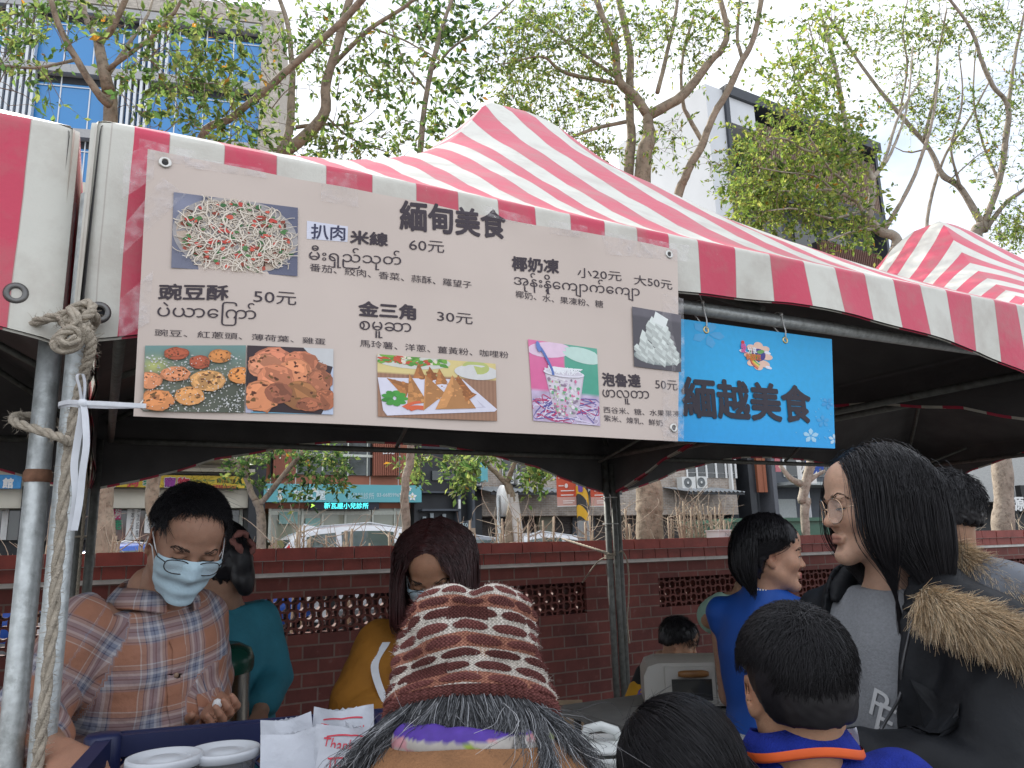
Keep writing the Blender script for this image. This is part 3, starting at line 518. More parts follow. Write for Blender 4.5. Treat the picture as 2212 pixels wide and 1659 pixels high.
def tape_material():
    m = bpy.data.materials.new('clear_tape'); m.use_nodes = True; N = m.node_tree.nodes; b = N['Principled BSDF']; b.inputs['Base Color'].default_value = (.85, .8, .8, 1); b.inputs['Roughness'].default_value = .22; b.inputs['Alpha'].default_value = .12
    tc = N.new('ShaderNodeTexCoord'); n = N.new('ShaderNodeTexNoise'); n.inputs['Scale'].default_value = 45; n.inputs['Detail'].default_value = 6; m.node_tree.links.new(tc.outputs['Object'], n.inputs['Vector'])
    r = N.new('ShaderNodeMapRange'); r.inputs['From Min'].default_value = .4; r.inputs['From Max'].default_value = .75; r.inputs['To Min'].default_value = .05; r.inputs['To Max'].default_value = .38; m.node_tree.links.new(n.outputs['Fac'], r.inputs['Value']); m.node_tree.links.new(r.outputs['Result'], b.inputs['Alpha'])
    bp = N.new('ShaderNodeBump'); bp.inputs['Strength'].default_value = .8; bp.inputs['Distance'].default_value = .01; m.node_tree.links.new(n.outputs['Fac'], bp.inputs['Height']); m.node_tree.links.new(bp.outputs['Normal'], b.inputs['Normal']); return m
M_TAPE = tape_material(); random.seed(5)
for q in (((268, 345), (335, 318), (262, 440), (330, 395)), ((262, 500), (350, 395), (258, 560), (400, 430)), ((300, 312), (420, 335), (298, 352), (440, 372)), ((395, 345), (565, 372), (398, 372), (575, 392)), ((690, 375), (765, 385), (690, 440), (770, 455)), ((258, 650), (330, 590), (256, 735), (322, 700)), ((1040, 445), (1140, 470), (1050, 470), (1150, 490)), ((1180, 478), (1260, 495), (1185, 508), (1262, 520)), ((1290, 505), (1480, 535), (1300, 555), (1478, 570)), ((1420, 640), (1466, 650), (1422, 945), (1466, 950)), ((1410, 900), (1462, 900), (1425, 955), (1466, 958))):
    b = MB(); c = [onT(x, y, BT) for x, y in q]; u, w = np.meshgrid(np.linspace(0, 1, 10), np.linspace(0, 1, 6)); g = bil(c, u, w); b.grid(bpt(g[..., 0], g[..., 1], .0022+.0012*np.sin(u*9+w*7))); b.build('clear_tape', M_TAPE, BAN, True)
# ================================================================= the blue stall sign
ST = .062
SG = empty('stall_sign', T(1.75, ST, 1.7), YAW, 'bright blue hanging sign with dark lettering next to the menu', 'sign')
def spt(s, z, lift=0.): s = np.asarray(s, float); z = np.asarray(z, float); return C0+s[..., None]*E1+(ST-np.asarray(lift, float))[..., None]*N1+z[..., None]*Z1
_tl, _tr, _bl, _br = onT(1425, 683, ST), onT(1796, 733, ST), onT(1425, 951, ST), onT(1803, 969, ST)
_c = [_tl, _tr, _bl, _br]; p = Pic([(1425, 683), (1796, 733), (1425, 951), (1803, 969)], ST, spt); p.l = 0.
p.sheet(lambda u, v: c3(38, 170, 228)[None, None]*(1.0+.12*np.exp(-((u-.5)**2+(v-.5)**2)/.08)[..., None])+np.clip(.5-v, 0, 1)[..., None]*np.array([0, -.04, .1]))
b = MB(); _f = [spt(*q, -.0005) for q in (_bl, _br, _tr, _tl)]; b.prism(_f, N1*.005); b.build('board', mat('sign_board', (.06, .25, .5), .5), SG)
def flower(p, cx, cy, r, col, rot=0., asp=1.28):
    for k in range(5):
        a = rot+k*2*math.pi/5; P = [(cx+r*(q*math.cos(a)-w*math.sin(a)), cy+asp*r*(q*math.sin(a)+w*math.cos(a))) for q, w in ((.08, 0), (.35, -.2), (.7, -.28), (1.0, 0), (.7, .28), (.35, .2))]; p.poly(P, col)
p.l = .0007; L0 = c3(90, 180, 228)
flower(p, .25, .90, .095, c3(78, 170, 224), 1.2); flower(p, .845, .10, .052, c3(170, 215, 240), 1.57); flower(p, .925, .235, .045, c3(70, 165, 222), .4); flower(p, .96, .40, .045, c3(64, 158, 218), 1.0); flower(p, .995, .08, .04, c3(190, 220, 240), .3); flower(p, .03, .93, .05, c3(90, 180, 228), .2)
for i in range(22): p.ell(U(.75, .99), U(.03, .45), .004, .006, c3(110, 190, 232), 0, 6)
for a in np.linspace(0, 6.28, 9)[:-1]: p.ell(.535+.05*math.cos(a), .76+.09*math.sin(a), .035, .028, c3(240, 200, 180), a, 12)
p.ell(.535, .77, .042, .055, c3(70, 60, 140), 0, 20); p.ell(.55, .80, .02, .02, c3(110, 170, 90), .5, 9, .2); p.ell(.515, .75, .016, .02, c3(110, 170, 90), .2, 9, .2)
for k, c in enumerate(((190, 60, 70), (235, 150, 60), (240, 215, 90), (100, 180, 100))): p.line([(.485-.004*k+.01, .80-.0*k), (.492+.006*k, .70+.006*k), (.53+.004*k, .645+.012*k)], .009, c3(*c), 10)
for x, y in ((.44, .79), (.585, .80), (.59, .67)): p.ell(x, y, .016, .014, c3(235, 235, 245), 0, 10); p.ell(x+.012, y-.006, .012, .01, c3(235, 235, 245), 0, 10)
p.ell(.445, .865, .010, .016, c3(215, 60, 60), 0, 12); p.b.build('sign_face', M_PIC, SG)
def ws(body, x0, y0, x1, y1, ytop, bold, m, lift=.0042):
    s0, z0 = onT(x0, y0, ST); s1, z1 = onT(x1, y1, ST); h = onT(x0, ytop, ST)[1]-z0; b = MB()
    lettering(b, body, None, E1, Z1, 1., .035*bold, width=s1-s0, height=h, warp=lambda V, l: spt(s0+V[:, 0], z0+(z1-z0)*V[:, 0]/(s1-s0)+V[:, 1], lift+V[:, 2])); b.build('lettering', m, SG)
ws('緬越美食', 1474, 902, 1755, 916, 812, .95, mat('sign_ink', (.035, .028, .04), .6)); M_PK = mat('print_pink', (.70, .12, .35), .6); M_OR = mat('print_orange', (.75, .22, .06), .6)
ws('愛', 1599, 762, 1611, 764, 742, .8, M_PK, .0050); ws('分享', 1613, 764, 1633, 766, 749, .8, mat('print_white', (.85, .85, .9), .6), .0050); ws('新盟您', 1610, 778, 1642, 780, 764, .8, M_OR, .0050)
for x, y in ((1524, 713), (1695, 735)):
    s, z = onT(x, y, ST); Rm = np.stack([E1, Z1, -N1], 1); b = MB(); b.lathe([(.006, .001), (.0075, .0035), (.011, .003), (.012, .0)], spt(s, z, .001), 20, R=Rm); b.lathe([(0, .0012), (.0062, .0012)], spt(s, z, .0), 14, m=1, R=Rm); b.build('eyelet', [mat('brass', (.62, .5, .25), .3, .9), mat('eyelet_hole')], SG, True)
    b = MB(); ce = T(s, .09, 2.14); P = [spt(s, z, .004), spt(s+.004, z+.03, .004)]+[ce+E1*.004+.0245*(-N1*math.cos(a)+Z1*math.sin(a)) for a in np.linspace(-.3, 3.6, 12)]+[spt(s, z+.02, -.012), spt(s, z, -.008)]
    b.tube(P, .0022, 6); q = ce-N1*.0245; b.box(q+Z1*.012, (.008, .008, .008), RZ(YAW)); b.tube([q+Z1*.012, q+Z1*.05-E1*.025-N1*.01, q+Z1*.085-E1*.05-N1*.012], .0018, 5) if x < 1600 else None
    tag(b.build('cable_tie', mat('tie_plastic', (.72, .72, .7), .4), None, True), 'white cable tie holding the blue sign to the pipe, '+('nearer the menu banner' if x < 1600 else 'farther from the menu banner'), 'cable tie', 'cable ties on the blue sign')
# ================================================================= brick wall with lattice panels (local frame: x along the street, y away, z up)
def lb(b, name, m, parent=None, smooth=False):
    """build shapes given in street coordinates (s, t, z) so that textures follow the street"""
    o = b.build(name, m, None, smooth); o.location = C0; o.rotation_euler = (0, 0, YAW)
    if parent is not None: o.parent = parent; o.matrix_parent_inverse = pm(parent).inverted()
    return o
def bb(b, s0, s1, t0, t1, z0, z1, m=0, col=None): return b.box(((s0+s1)/2, (t0+t1)/2, (z0+z1)/2), (abs(s1-s0), abs(t1-t0), abs(z1-z0)), None, m, col)
def brick_mat(name, c1, c2, mortar, w, h, ms=.008, rough=.8, off=.5, bump=.6, facing='xz', sq=1.):
    m = bpy.data.materials.new(name); m.use_nodes = True; nt = m.node_tree; N = nt.nodes; L = nt.links.new; b = N['Principled BSDF']; b.inputs['Roughness'].default_value = rough
    tc = N.new('ShaderNodeTexCoord'); sp = N.new('ShaderNodeSeparateXYZ'); cb = N.new('ShaderNodeCombineXYZ'); L(tc.outputs['Object'], sp.inputs[0]); L(sp.outputs[0], cb.inputs[0]); L(sp.outputs[2], cb.inputs[1])
    nz = N.new('ShaderNodeTexNoise'); nz.inputs['Scale'].default_value = 9; nz.inputs['Detail'].default_value = 3; L(tc.outputs['Object'], nz.inputs['Vector'])
    va = N.new('ShaderNodeVectorMath'); va.operation = 'MULTIPLY_ADD'; va.inputs[1].default_value = (.006, .006, 0); L(nz.outputs['Color'], va.inputs[0]); L(cb.outputs[0], va.inputs[2])
    br = N.new('ShaderNodeTexBrick'); br.offset = off; br.inputs['Scale'].default_value = 1; br.inputs['Brick Width'].default_value = w; br.inputs['Row Height'].default_value = h; br.inputs['Mortar Size'].default_value = ms; br.inputs['Mortar Smooth'].default_value = .25
    br.inputs['Color1'].default_value = (*c1, 1); br.inputs['Color2'].default_value = (*c2, 1); br.inputs['Mortar'].default_value = (*mortar, 1); L(va.outputs[0], br.inputs['Vector'])
    n2 = N.new('ShaderNodeTexNoise'); n2.inputs['Scale'].default_value = 3.5; n2.inputs['Detail'].default_value = 9; n2.inputs['Roughness'].default_value = .7; L(tc.outputs['Object'], n2.inputs['Vector'])
    mr = N.new('ShaderNodeMapRange'); mr.inputs['From Min'].default_value = .3; mr.inputs['From Max'].default_value = .7; mr.inputs['To Min'].default_value = .68; mr.inputs['To Max'].default_value = 1.28; L(n2.outputs['Fac'], mr.inputs['Value'])
    mx = N.new('ShaderNodeMix'); mx.data_type = 'RGBA'; mx.blend_type = 'MULTIPLY'; mx.inputs['Factor'].default_value = 1; L(br.outputs['Color'], mx.inputs['A']); L(mr.outputs['Result'], mx.inputs['B'])
    n3 = N.new('ShaderNodeTexNoise'); n3.inputs['Scale'].default_value = 14; n3.inputs['Detail'].default_value = 8; L(tc.outputs['Object'], n3.inputs['Vector']); m3 = N.new('ShaderNodeMapRange'); m3.inputs['From Min'].default_value = .62; m3.inputs['From Max'].default_value = .74; m3.inputs['To Max'].default_value = .35; L(n3.outputs['Fac'], m3.inputs['Value'])
    mz = N.new('ShaderNodeMix'); mz.data_type = 'RGBA'; L(m3.outputs['Result'], mz.inputs['Factor']); L(mx.outputs['Result'], mz.inputs['A']); mz.inputs['B'].default_value = (*[min(1, q*1.1+.03) for q in mortar], 1)
    L(mz.outputs['Result'], b.inputs['Base Color']); bp = N.new('ShaderNodeBump'); bp.inputs['Strength'].default_value = bump; bp.inputs['Distance'].default_value = .008; bp.invert = True; L(br.outputs['Fac'], bp.inputs['Height']); L(bp.outputs['Normal'], b.inputs['Normal']); return m
M_BRICK = brick_mat('red_brick', (.165, .044, .034), (.115, .030, .025), (.17, .115, .095), .235, .0985, .007)
M_COPE = mat('coping_brick', (.235, .052, .040), .55, var=.22, scale=9, bump=.25, bscale=50, dirt=((.13, .05, .04), 7, .58, .5)); M_MORT = mat('white_mortar', (.62, .60, .57), .9, var=.12, scale=12, bump=.4, bscale=60, dirt=((.3, .27, .25), 9, .58, .6)); M_CLAY = mat('lattice_clay', (.12, .034, .026), .7, var=.2, scale=12)
WALL = empty('brick_wall', T(3, 4.42, 0), YAW, 'long red brick garden wall with pierced lattice panels behind the stall', 'wall')
WT0, WT1, LZ0, LZ1 = 4.35, 4.53, .862, 1.128
PAN = [(-.715+1.8*k, .285+1.8*k) for k in range(-2, 8)]
_b = MB(); bb(_b, -14, 30, WT0, WT1, -.1, LZ0); bb(_b, -14, 30, WT0, WT1, LZ1, 1.28)
_e = [-14]+[q for p_ in PAN for q in p_]+[30]
for i in range(0, len(_e), 2): bb(_b, _e[i], _e[i+1], WT0, WT1, LZ0, LZ1)
lb(_b, 'brickwork', M_BRICK, WALL)
_b = MB(); bb(_b, -14, 30, WT0-.018, WT1+.018, 1.2805, 1.31); lb(_b, 'mortar_strip', M_MORT, WALL)
random.seed(11)
_b = MB(); x = -14.
while x < 30: L_ = .148; bb(_b, x+.004, x+L_-.004, WT0-.03+U(-.003, .003), WT1+.03, 1.3105, 1.394); x += L_
bb(_b, -14, 30, WT0-.02, WT1+.02, 1.3103, 1.39, 1); lb(_b, 'header_course', [M_COPE, M_MORT], WALL)
_b = MB(); x = -14.
while x < 30: L_ = .292; bb(_b, x+.004, x+L_-.004, WT0-.055+U(-.004, .004), WT1+.055, 1.3985, 1.487+U(-.002, .002)); x += L_
bb(_b, -14, 30, WT0-.04, WT1+.04, 1.395, 1.482, 1); lb(_b, 'coping', [M_COPE, M_MORT], WALL)
def ring(b, s, z, ro, ri, t0, t1, seg, rot=0.):
    a = np.arange(seg)/seg*2*math.pi+rot; c, d = np.cos(a), np.sin(a); k = seg
    def lp(r, t): return np.stack([s+r*c, np.full(k, t), z+r*d], 1)
    V = np.vstack([lp(ro, t0), lp(ri, t0), lp(ri, t1), lp(ro, t1)]); F = [(q*k+i, q*k+(i+1) % k, ((q+1) % 4)*k+(i+1) % k, ((q+1) % 4)*k+i) for q in range(4) for i in range(k)]; b.add(V, F)
for s0, s1 in PAN:
    b = MB(); w = .0625; ns = int((s1-s0)/w); w = (s1-s0)/ns
    for i in range(ns+1):
        for j in range(5):
            if (i+j) % 2: continue
            ring(b, s0+i*w, LZ0+.004+j*.0645, .0475, .034, WT0+.03, WT1-.03, 8 if j % 2 else 14, math.pi/8)
    lb(b, 'lattice_panel', M_CLAY, WALL)
# ================================================================= trees
def leafmat(name, tr=.64):
    m = mat(name, attr='Col', rough=.5, var=.15, scale=3, spec=.35, trans=tr); return m
M_LEAF = leafmat('foliage_leaf')
def barkmat(name, col, dark):
    return mat(name, col, .9, var=.3, scale=7, bump=.9, bscale=28, dirt=(dark, 16, .5, .75))
M_BARK = barkmat('grey_brown_bark', (.31, .26, .21), (.14, .11, .085)); M_BARK2 = barkmat('warm_bark', (.29, .235, .175), (.13, .10, .07)); M_TWIG = mat('twig_bark', (.19, .14, .105), .9, var=.25, scale=9); M_BARK3 = barkmat('pale_bark', (.36, .315, .26), (.17, .135, .105))
def tree(label, d, limbs, regions, leaf=.05, cols=None, bark=None, seed=1, depth=.9, per=9, name='street_tree', twr=.006, slim=.5):
    """limbs: ([(px, py)...], r0, r1, depth drift); regions: (px, py, rx, ry, clusters) crown masses"""
    R = np.random.default_rng(seed); base = at(limbs[0][0][0][0], limbs[0][0][0][1], d); base[2] = 0; root = empty(name, base, 0, label, 'tree', 'trees along the street behind the wall')
    tb = MB(); nodes = []
    for pts, r0, r1, dr in limbs:
        k = len(pts); P = [at(x, y, d+dr*i/max(1, k-1)) for i, (x, y) in enumerate(pts)]
        if pts is limbs[0][0]: P = [base-np.array([0, 0, .1])]+P
        r0 *= .86; r1 *= .8; L = np.linalg.norm(np.diff(P, axis=0), axis=1).sum(); n = max(6, int(L/.11)); C = spline(P, n); C += (np.cumsum(R.normal(size=(n, 3)), 0)*.004)*np.sin(np.linspace(0, math.pi, n))[:, None]
        rr = np.linspace(r0, r1, n)*(1+.05*np.sin(np.linspace(0, L*4, n)+seed))*(1+.03*R.normal(size=n))
        if pts is limbs[0][0]: rr[:3] *= [1.5, 1.3, 1.12]
        tb.tube(C, rr, 10); nodes.append(C[n//4:])
    tb.build('trunk', bark or M_BARK, root, True)
    node = np.concatenate(nodes); D0 = [at(x, y, d)*0+np.array([x, y]) for x, y in []]
    tg = []
    for cx, cy, rx, ry, n in regions:
        n = int(n*(1.1 if cx > 1050 else .72)); q = R.normal(size=(n*3, 3)); q /= np.linalg.norm(q, axis=1, keepdims=True); q *= 1.12*R.uniform(0, 1, (n*3, 1))**.55; q = q[:n]
        tg += [at(cx+rx*a, cy+ry*b_, d+depth*c) for a, b_, c in q]
    tg = np.array(tg); dist = np.array([np.min(((node-p)**2).sum(1)) for p in tg]); tg = tg[np.argsort(dist)]
    P_, R_l, lv = [], [], []
    nd = np.zeros((len(node)+len(tg)*6, 3)); nd[:len(node)] = node; m = len(node)
    for p in tg:
        dd = ((nd[:m]-p)**2).sum(1)+.25*np.maximum(0, nd[:m, 2]-p[2])**2; j = int(np.argmin(dd)); a = nd[j]; v = p-a; L = np.linalg.norm(v)
        if L < .03: continue
        u = np.linspace(0, 1, 7)[:, None]; off = R.normal(size=3)*.12*L; off[2] += .10*L; C = a+v*u+off*np.sin(u*math.pi); P_.append(C); r0 = min(.022, twr*(.6+1.0*L)); R_l.append(np.linspace(r0, twr*.35, 7)); nd[m:m+5] = C[2:]; m += 5
        dirn = unit(v+R.normal(size=3)*.5*L+np.array([0, 0, -.1*L])); ln = R.uniform(.16, .34)*(leaf/.05)**.6; e = p+dirn*ln; P_.append(p+(e-p)*u+np.array([0, 0, -.05])*u**2); R_l.append(np.linspace(twr*.35, twr*.12, 7))
        k = int(1.1*per*R.uniform(.5, 1.5)); w = R.uniform(-.25, 1.05, k); side = np.where(np.arange(k) % 2 == 0, 1, -1); sd = unit(np.cross(dirn, R.normal(size=3)))
        lv.append((p+dirn*ln*w[:, None]+np.array([0, 0, -.05])*(np.clip(w, 0, 1)**2)[:, None], dirn+sd*side[:, None]*1.1+R.normal(size=(k, 3))*.45, np.full(k, leaf*1.5)*R.uniform(.55, 1.25, k)))
    strands('branches', np.array(P_), np.array(R_l), M_TWIG if bark is None else M_TWIG, root, 4)
    B, Dn, Sz = [np.concatenate(q) for q in zip(*lv)]; n = len(B); Dn /= np.linalg.norm(Dn, axis=1, keepdims=True); nr = R.normal(size=(n, 3))+np.array([0, 0, 1.1]); sd = np.cross(Dn, nr); sd /= np.maximum(1e-6, np.linalg.norm(sd, axis=1, keepdims=True)); up = np.cross(sd, Dn)
    Lg, Wd = Sz[:, None], Sz[:, None]*slim
    V = np.stack([B, B+Dn*Lg*.45+sd*Wd*.5+up*Lg*.06, B+Dn*Lg-up*Lg*.06, B+Dn*Lg*.45-sd*Wd*.5+up*Lg*.06], 1)
    cs = np.array(cols if cols is not None else [(.07, .14, .03), (.10, .19, .04), (.14, .22, .045), (.045, .10, .03), (.20, .25, .05)]); ci = cs[R.integers(0, len(cs), n)]*R.uniform(.8, 1.45, (n, 1)); od = R.uniform(0, 1, n) < .012; ci[od] = (.45, .22, .03)
    np_mesh('crown', V.reshape(-1, 3), np.arange(n*4).reshape(n, 4), M_LEAF, root, False, np.repeat(ci, 4, 0)); return root
YG = [(.21, .30, .055), (.27, .36, .065), (.34, .41, .085), (.14, .22, .045), (.38, .39, .10)]; DG = [(.035, .085, .03), (.05, .11, .03), (.03, .07, .028), (.08, .15, .035)]; MG = [(.10, .17, .045), (.14, .22, .055), (.19, .26, .07), (.065, .125, .035), (.25, .29, .08)]
tree('leafy tree in front of the blue glass building at the left edge', 7.2, [([(226, 1185), (228, 1060), (232, 700), (238, 253), (233, 187)], .11, .085, .3), ([(234, 195), (213, 100), (213, 77)], .075, .06, .1), ([(213, 85), (187, 50), (173, 0), (165, -60)], .045, .03, .5), ([(213, 85), (240, 67), (273, 0), (300, -70)], .05, .03, -.3), ([(236, 225), (213, 205), (167, 133), (127, 53), (105, -20)], .055, .028, -.5), ([(160, 130), (83, 147), (0, 143), (-60, 120)], .02, .012, -.7), ([(233, 150), (300, 100), (370, 40), (420, -60)], .03, .015, -.5), ([(228, 170), (300, 60), (330, 0)], .03, .015, .9)],
     [(60, 50, 130, 70, 55), (30, 150, 90, 40, 16), (190, 40, 120, 80, 45), (340, 140, 110, 100, 85), (440, 180, 110, 90, 75), (430, 40, 120, 70, 55), (310, 250, 80, 50, 16), (470, 290, 90, 50, 26), (90, 240, 100, 40, 7), (-60, 60, 90, 140, 30)], .062, MG, M_BARK2, 3, 1.1, 10)
tree('forked tree standing between the blue glass building and the tent peak', 8.2, [([(345, 1185), (340, 1014), (440, 650), (596, 360), (608, 322)], .075, .085, 0), ([(608, 325), (624, 283), (630, 200), (630, 133), (620, 50), (598, -20)], .065, .03, .4), ([(606, 335), (652, 300), (700, 247), (703, 187), (727, 110), (745, 40), (765, -30)], .085, .05, -.4), ([(395, 560), (432, 305), (500, 255), (567, 200), (633, 143), (737, 50), (790, -10)], .055, .045, -.9), ([(640, 275), (690, 268), (740, 270), (780, 262)], .03, .012, .5), ([(720, 140), (800, 60), (880, 10), (930, -40)], .035, .02, -.3), ([(800, 60), (880, 90), (950, 130)], .016, .008, -.4), ([(700, 247), (760, 300), (840, 330)], .018, .008, .3)],
     [(560, 90, 80, 100, 32), (700, 60, 110, 80, 80), (830, 60, 100, 70, 60), (800, 180, 110, 80, 85), (720, 300, 120, 60, 90), (860, 300, 90, 60, 45), (560, 290, 90, 50, 30), (640, 130, 90, 90, 40), (560, 210, 70, 60, 18)], .058, MG, M_BARK2, 5, 1.0, 9)
tree('straight slim tree whose dark leaves hang beside the tent peak', 9.0, [([(878, 1160), (875, 1040), (885, 972), (880, 700), (900, 400)], .062, .05, 0), ([(900, 400), (925, 200), (960, 60), (1000, -60)], .05, .025, -.4), ([(935, 150), (980, 100), (1040, 60), (1110, 0)], .022, .012, -.4), ([(925, 200), (870, 130), (840, 40)], .02, .012, .3)],
     [(950, 60, 90, 80, 40), (985, 180, 60, 90, 40), (975, 40, 80, 50, 26), (940, 20, 140, 40, 28), (950, 250, 45, 50, 18), (890, 170, 70, 80, 20), (985, 1000, 30, 30, 12)], .074, DG+MG+MG, M_BARK, 8, .6, 9)
tree('big spreading tree behind the tent whose trunks fork above the striped roof', 8.8, [([(1405, 1165), (1400, 1060), (1390, 900), (1384, 383), (1396, 300), (1400, 245)], .215, .075, 0), ([(1380, 900), (1352, 600), (1356, 377), (1358, 300), (1354, 217), (1358, 133), (1351, 70), (1332, -20)], .085, .05, .4), ([(1400, 250), (1371, 207), (1338, 173), (1331, 100), (1314, 67), (1282, -20)], .075, .045, -.3), ([(1400, 250), (1431, 233), (1475, 207), (1515, 157), (1535, 130), (1558, 107), (1572, 67), (1553, -10)], .08, .04, -.3), ([(1395, 800), (1430, 560), (1466, 415), (1478, 390), (1495, 353), (1518, 310), (1542, 253), (1572, 203), (1598, 143), (1628, 83), (1648, -20)], .07, .04, -.5), ([(1518, 308), (1490, 255), (1477, 215), (1478, 120), (1500, 30)], .035, .02, .2), ([(1604, 130), (1592, 77), (1598, -10)], .03, .02, .3), ([(1352, 263), (1271, 280), (1221, 303), (1195, 312)], .03, .012, -.5), ([(1334, 180), (1221, 157), (1171, 123), (1090, 138)], .035, .01, -.6), ([(1342, 175), (1250, 110), (1180, 60), (1130, 0)], .03, .014, .6), ([(1398, 330), (1412, 310), (1410, 280), (1396, 262)], .04, .05, .2), ([(1420, 200), (1440, 120), (1460, 20), (1465, -30)], .035, .025, .5)],
     [(1110, 150, 90, 100, 110), (1200, 90, 110, 100, 140), (1290, 60, 110, 80, 90), (1130, 60, 90, 60, 60), (1200, 260, 100, 70, 95), (1290, 330, 60, 50, 30), (1420, 60, 120, 70, 85), (1430, 300, 60, 50, 30), (1540, 40, 110, 60, 60), (1500, 130, 60, 60, 25), (1300, 180, 90, 80, 70), (1560, 350, 50, 60, 20), (1120, 220, 60, 70, 40)], .044, YG+MG, M_BARK2, 12, 1.0, 12, slim=.42, twr=.005)
tree('bushy yellow green tree hiding the white modern building at the right', 9.6, [([(1740, 1140), (1740, 1080), (1735, 1047), (1830, 700), (1928, 533), (1900, 500), (1876, 480)], .060, .085, 0), ([(1735, 1047), (1707, 1032), (1685, 1005)], .05, .03, 0), ([(1738, 1050), (1755, 1034), (1782, 1017)], .04, .025, 0), ([(1878, 482), (1882, 383), (1838, 320), (1812, 187), (1795, 107), (1770, 20)], .06, .025, .3), ([(1882, 390), (1912, 345), (1945, 250), (1990, 170)], .035, .014, .5), ([(1860, 440), (1800, 412), (1740, 415), (1680, 412)], .03, .01, -.6), ([(1838, 322), (1750, 330), (1690, 300), (1640, 310)], .03, .01, -.5), ([(1850, 345), (1770, 280), (1720, 180), (1700, 100)], .025, .01, .4), ([(1870, 470), (1830, 400), (1790, 360), (1745, 290)], .03, .01, -.8), ([(1905, 505), (1950, 430), (1985, 350), (2012, 260), (2030, 150)], .04, .015, -.5), ([(1882, 392), (1925, 330), (1958, 230), (1972, 100)], .03, .012, .6), ([(1865, 455), (1800, 470), (1720, 450), (1660, 455)], .025, .008, -.9), ([(1812, 190), (1770, 130), (1745, 40)], .02, .01, .2), ([(1800, 412), (1760, 380), (1700, 372), (1640, 362)], .02, .008, -.8), ([(1890, 495), (1840, 500), (1790, 520)], .025, .01, -.7)],
     [(1640, 400, 95, 70, 105), (1720, 440, 130, 75, 135), (1700, 330, 125, 70, 100), (1640, 450, 60, 50, 50), (1800, 430, 110, 80, 95), (1760, 240, 110, 60, 110), (1740, 150, 100, 70, 95), (1800, 330, 90, 60, 110), (1860, 500, 60, 30, 45), (1620, 320, 50, 50, 40), (1780, 60, 90, 60, 55)], .052, YG+YG+MG, M_BARK3, 15, .9, 11, slim=.48)
tree('tall pale branched tree rising behind the second tent peak at the right', 12.2, [([(2168, 1160), (2165, 1040), (2140, 800), (2108, 530), (2125, 483)], .21, .11, 0), ([(2124, 488), (2075, 407), (2035, 377), (2008, 320), (1942, 247), (1872, 160), (1815, 77), (1780, 20)], .07, .022, .5), ([(2125, 485), (2158, 393), (2172, 300), (2178, 227), (2142, 180), (2118, 127), (2095, 60), (2045, -10)], .065, .03, -.4), ([(2126, 500), (2170, 440), (2215, 405), (2290, 330)], .05, .03, -.2), ([(1996, 300), (2022, 187), (2028, 110), (2045, 20)], .035, .02, .2), ([(2178, 225), (2195, 117), (2214, 20)], .04, .025, .2), ([(2002, 520), (2004, 467), (2022, 390), (2048, 323), (2092, 260), (2138, 175)], .04, .02, .6), ([(2050, 390), (2120, 330), (2170, 310)], .015, .008, .1), ([(2075, 407), (2055, 320), (2080, 220), (2070, 100)], .03, .012, -.4), ([(2158, 393), (2120, 300), (2100, 200), (2110, 80)], .03, .012, .5), ([(2008, 320), (1960, 330), (1920, 310)], .02, .008, .2), ([(1942, 247), (1960, 150), (1950, 60), (1965, -20)], .025, .012, .4)],
     [(1950, 90, 90, 90, 95), (2040, 60, 100, 70, 95), (2150, 40, 90, 60, 90), (1980, 230, 80, 80, 80), (2060, 240, 90, 80, 85), (2140, 330, 80, 80, 60), (2190, 190, 60, 90, 60), (2200, 500, 60, 60, 90), (2160, 470, 50, 30, 30), (1880, 60, 80, 60, 60), (2250, 330, 60, 160, 60)], .048, MG+YG, M_BARK, 21, .9, 10, slim=.42)
tree('small leaning tree whose leaves hang before the teal clinic sign', 13.0, [([(566, 1162), (564, 1102), (553, 1082)], .105, .08, 0), ([(553, 1082), (543, 1065), (531, 1030), (508, 997), (488, 978), (460, 930)], .065, .04, .3), ([(560, 1090), (573, 1075), (596, 1045), (626, 1005), (650, 980), (690, 930)], .06, .04, -.3), ([(531, 1030), (532, 990), (536, 930)], .04, .03, .2)],
     [(515, 1005, 22, 34, 36), (560, 985, 36, 14, 24), (640, 982, 40, 18, 28), (655, 1015, 24, 38, 36), (640, 1062, 10, 20, 8), (700, 982, 40, 16, 24), (725, 1000, 26, 22, 30), (735, 1030, 10, 18, 12), (690, 1035, 30, 12, 14), (565, 1050, 30, 10, 12)], .075, DG+MG, M_BARK2, 31, .5, 9)
tree('crooked tree with a forked trunk before the brown tiled house', 12.0, [([(1099, 1150), (1104, 1090), (1097, 1055), (1094, 1042)], .085, .07, 0), ([(1094, 1045), (1072, 1022), (1049, 1000), (1020, 960)], .05, .035, .2), ([(1094, 1045), (1105, 1020), (1114, 997), (1120, 940)], .05, .035, -.2)],
     [(1015, 1005, 32, 26, 45), (995, 1030, 22, 24, 30), (1045, 990, 30, 14, 30), (1150, 1010, 30, 16, 30), (1155, 1030, 22, 14, 18), (910, 1000, 26, 20, 28)], .075, MG, M_BARK2, 33, .5, 9)
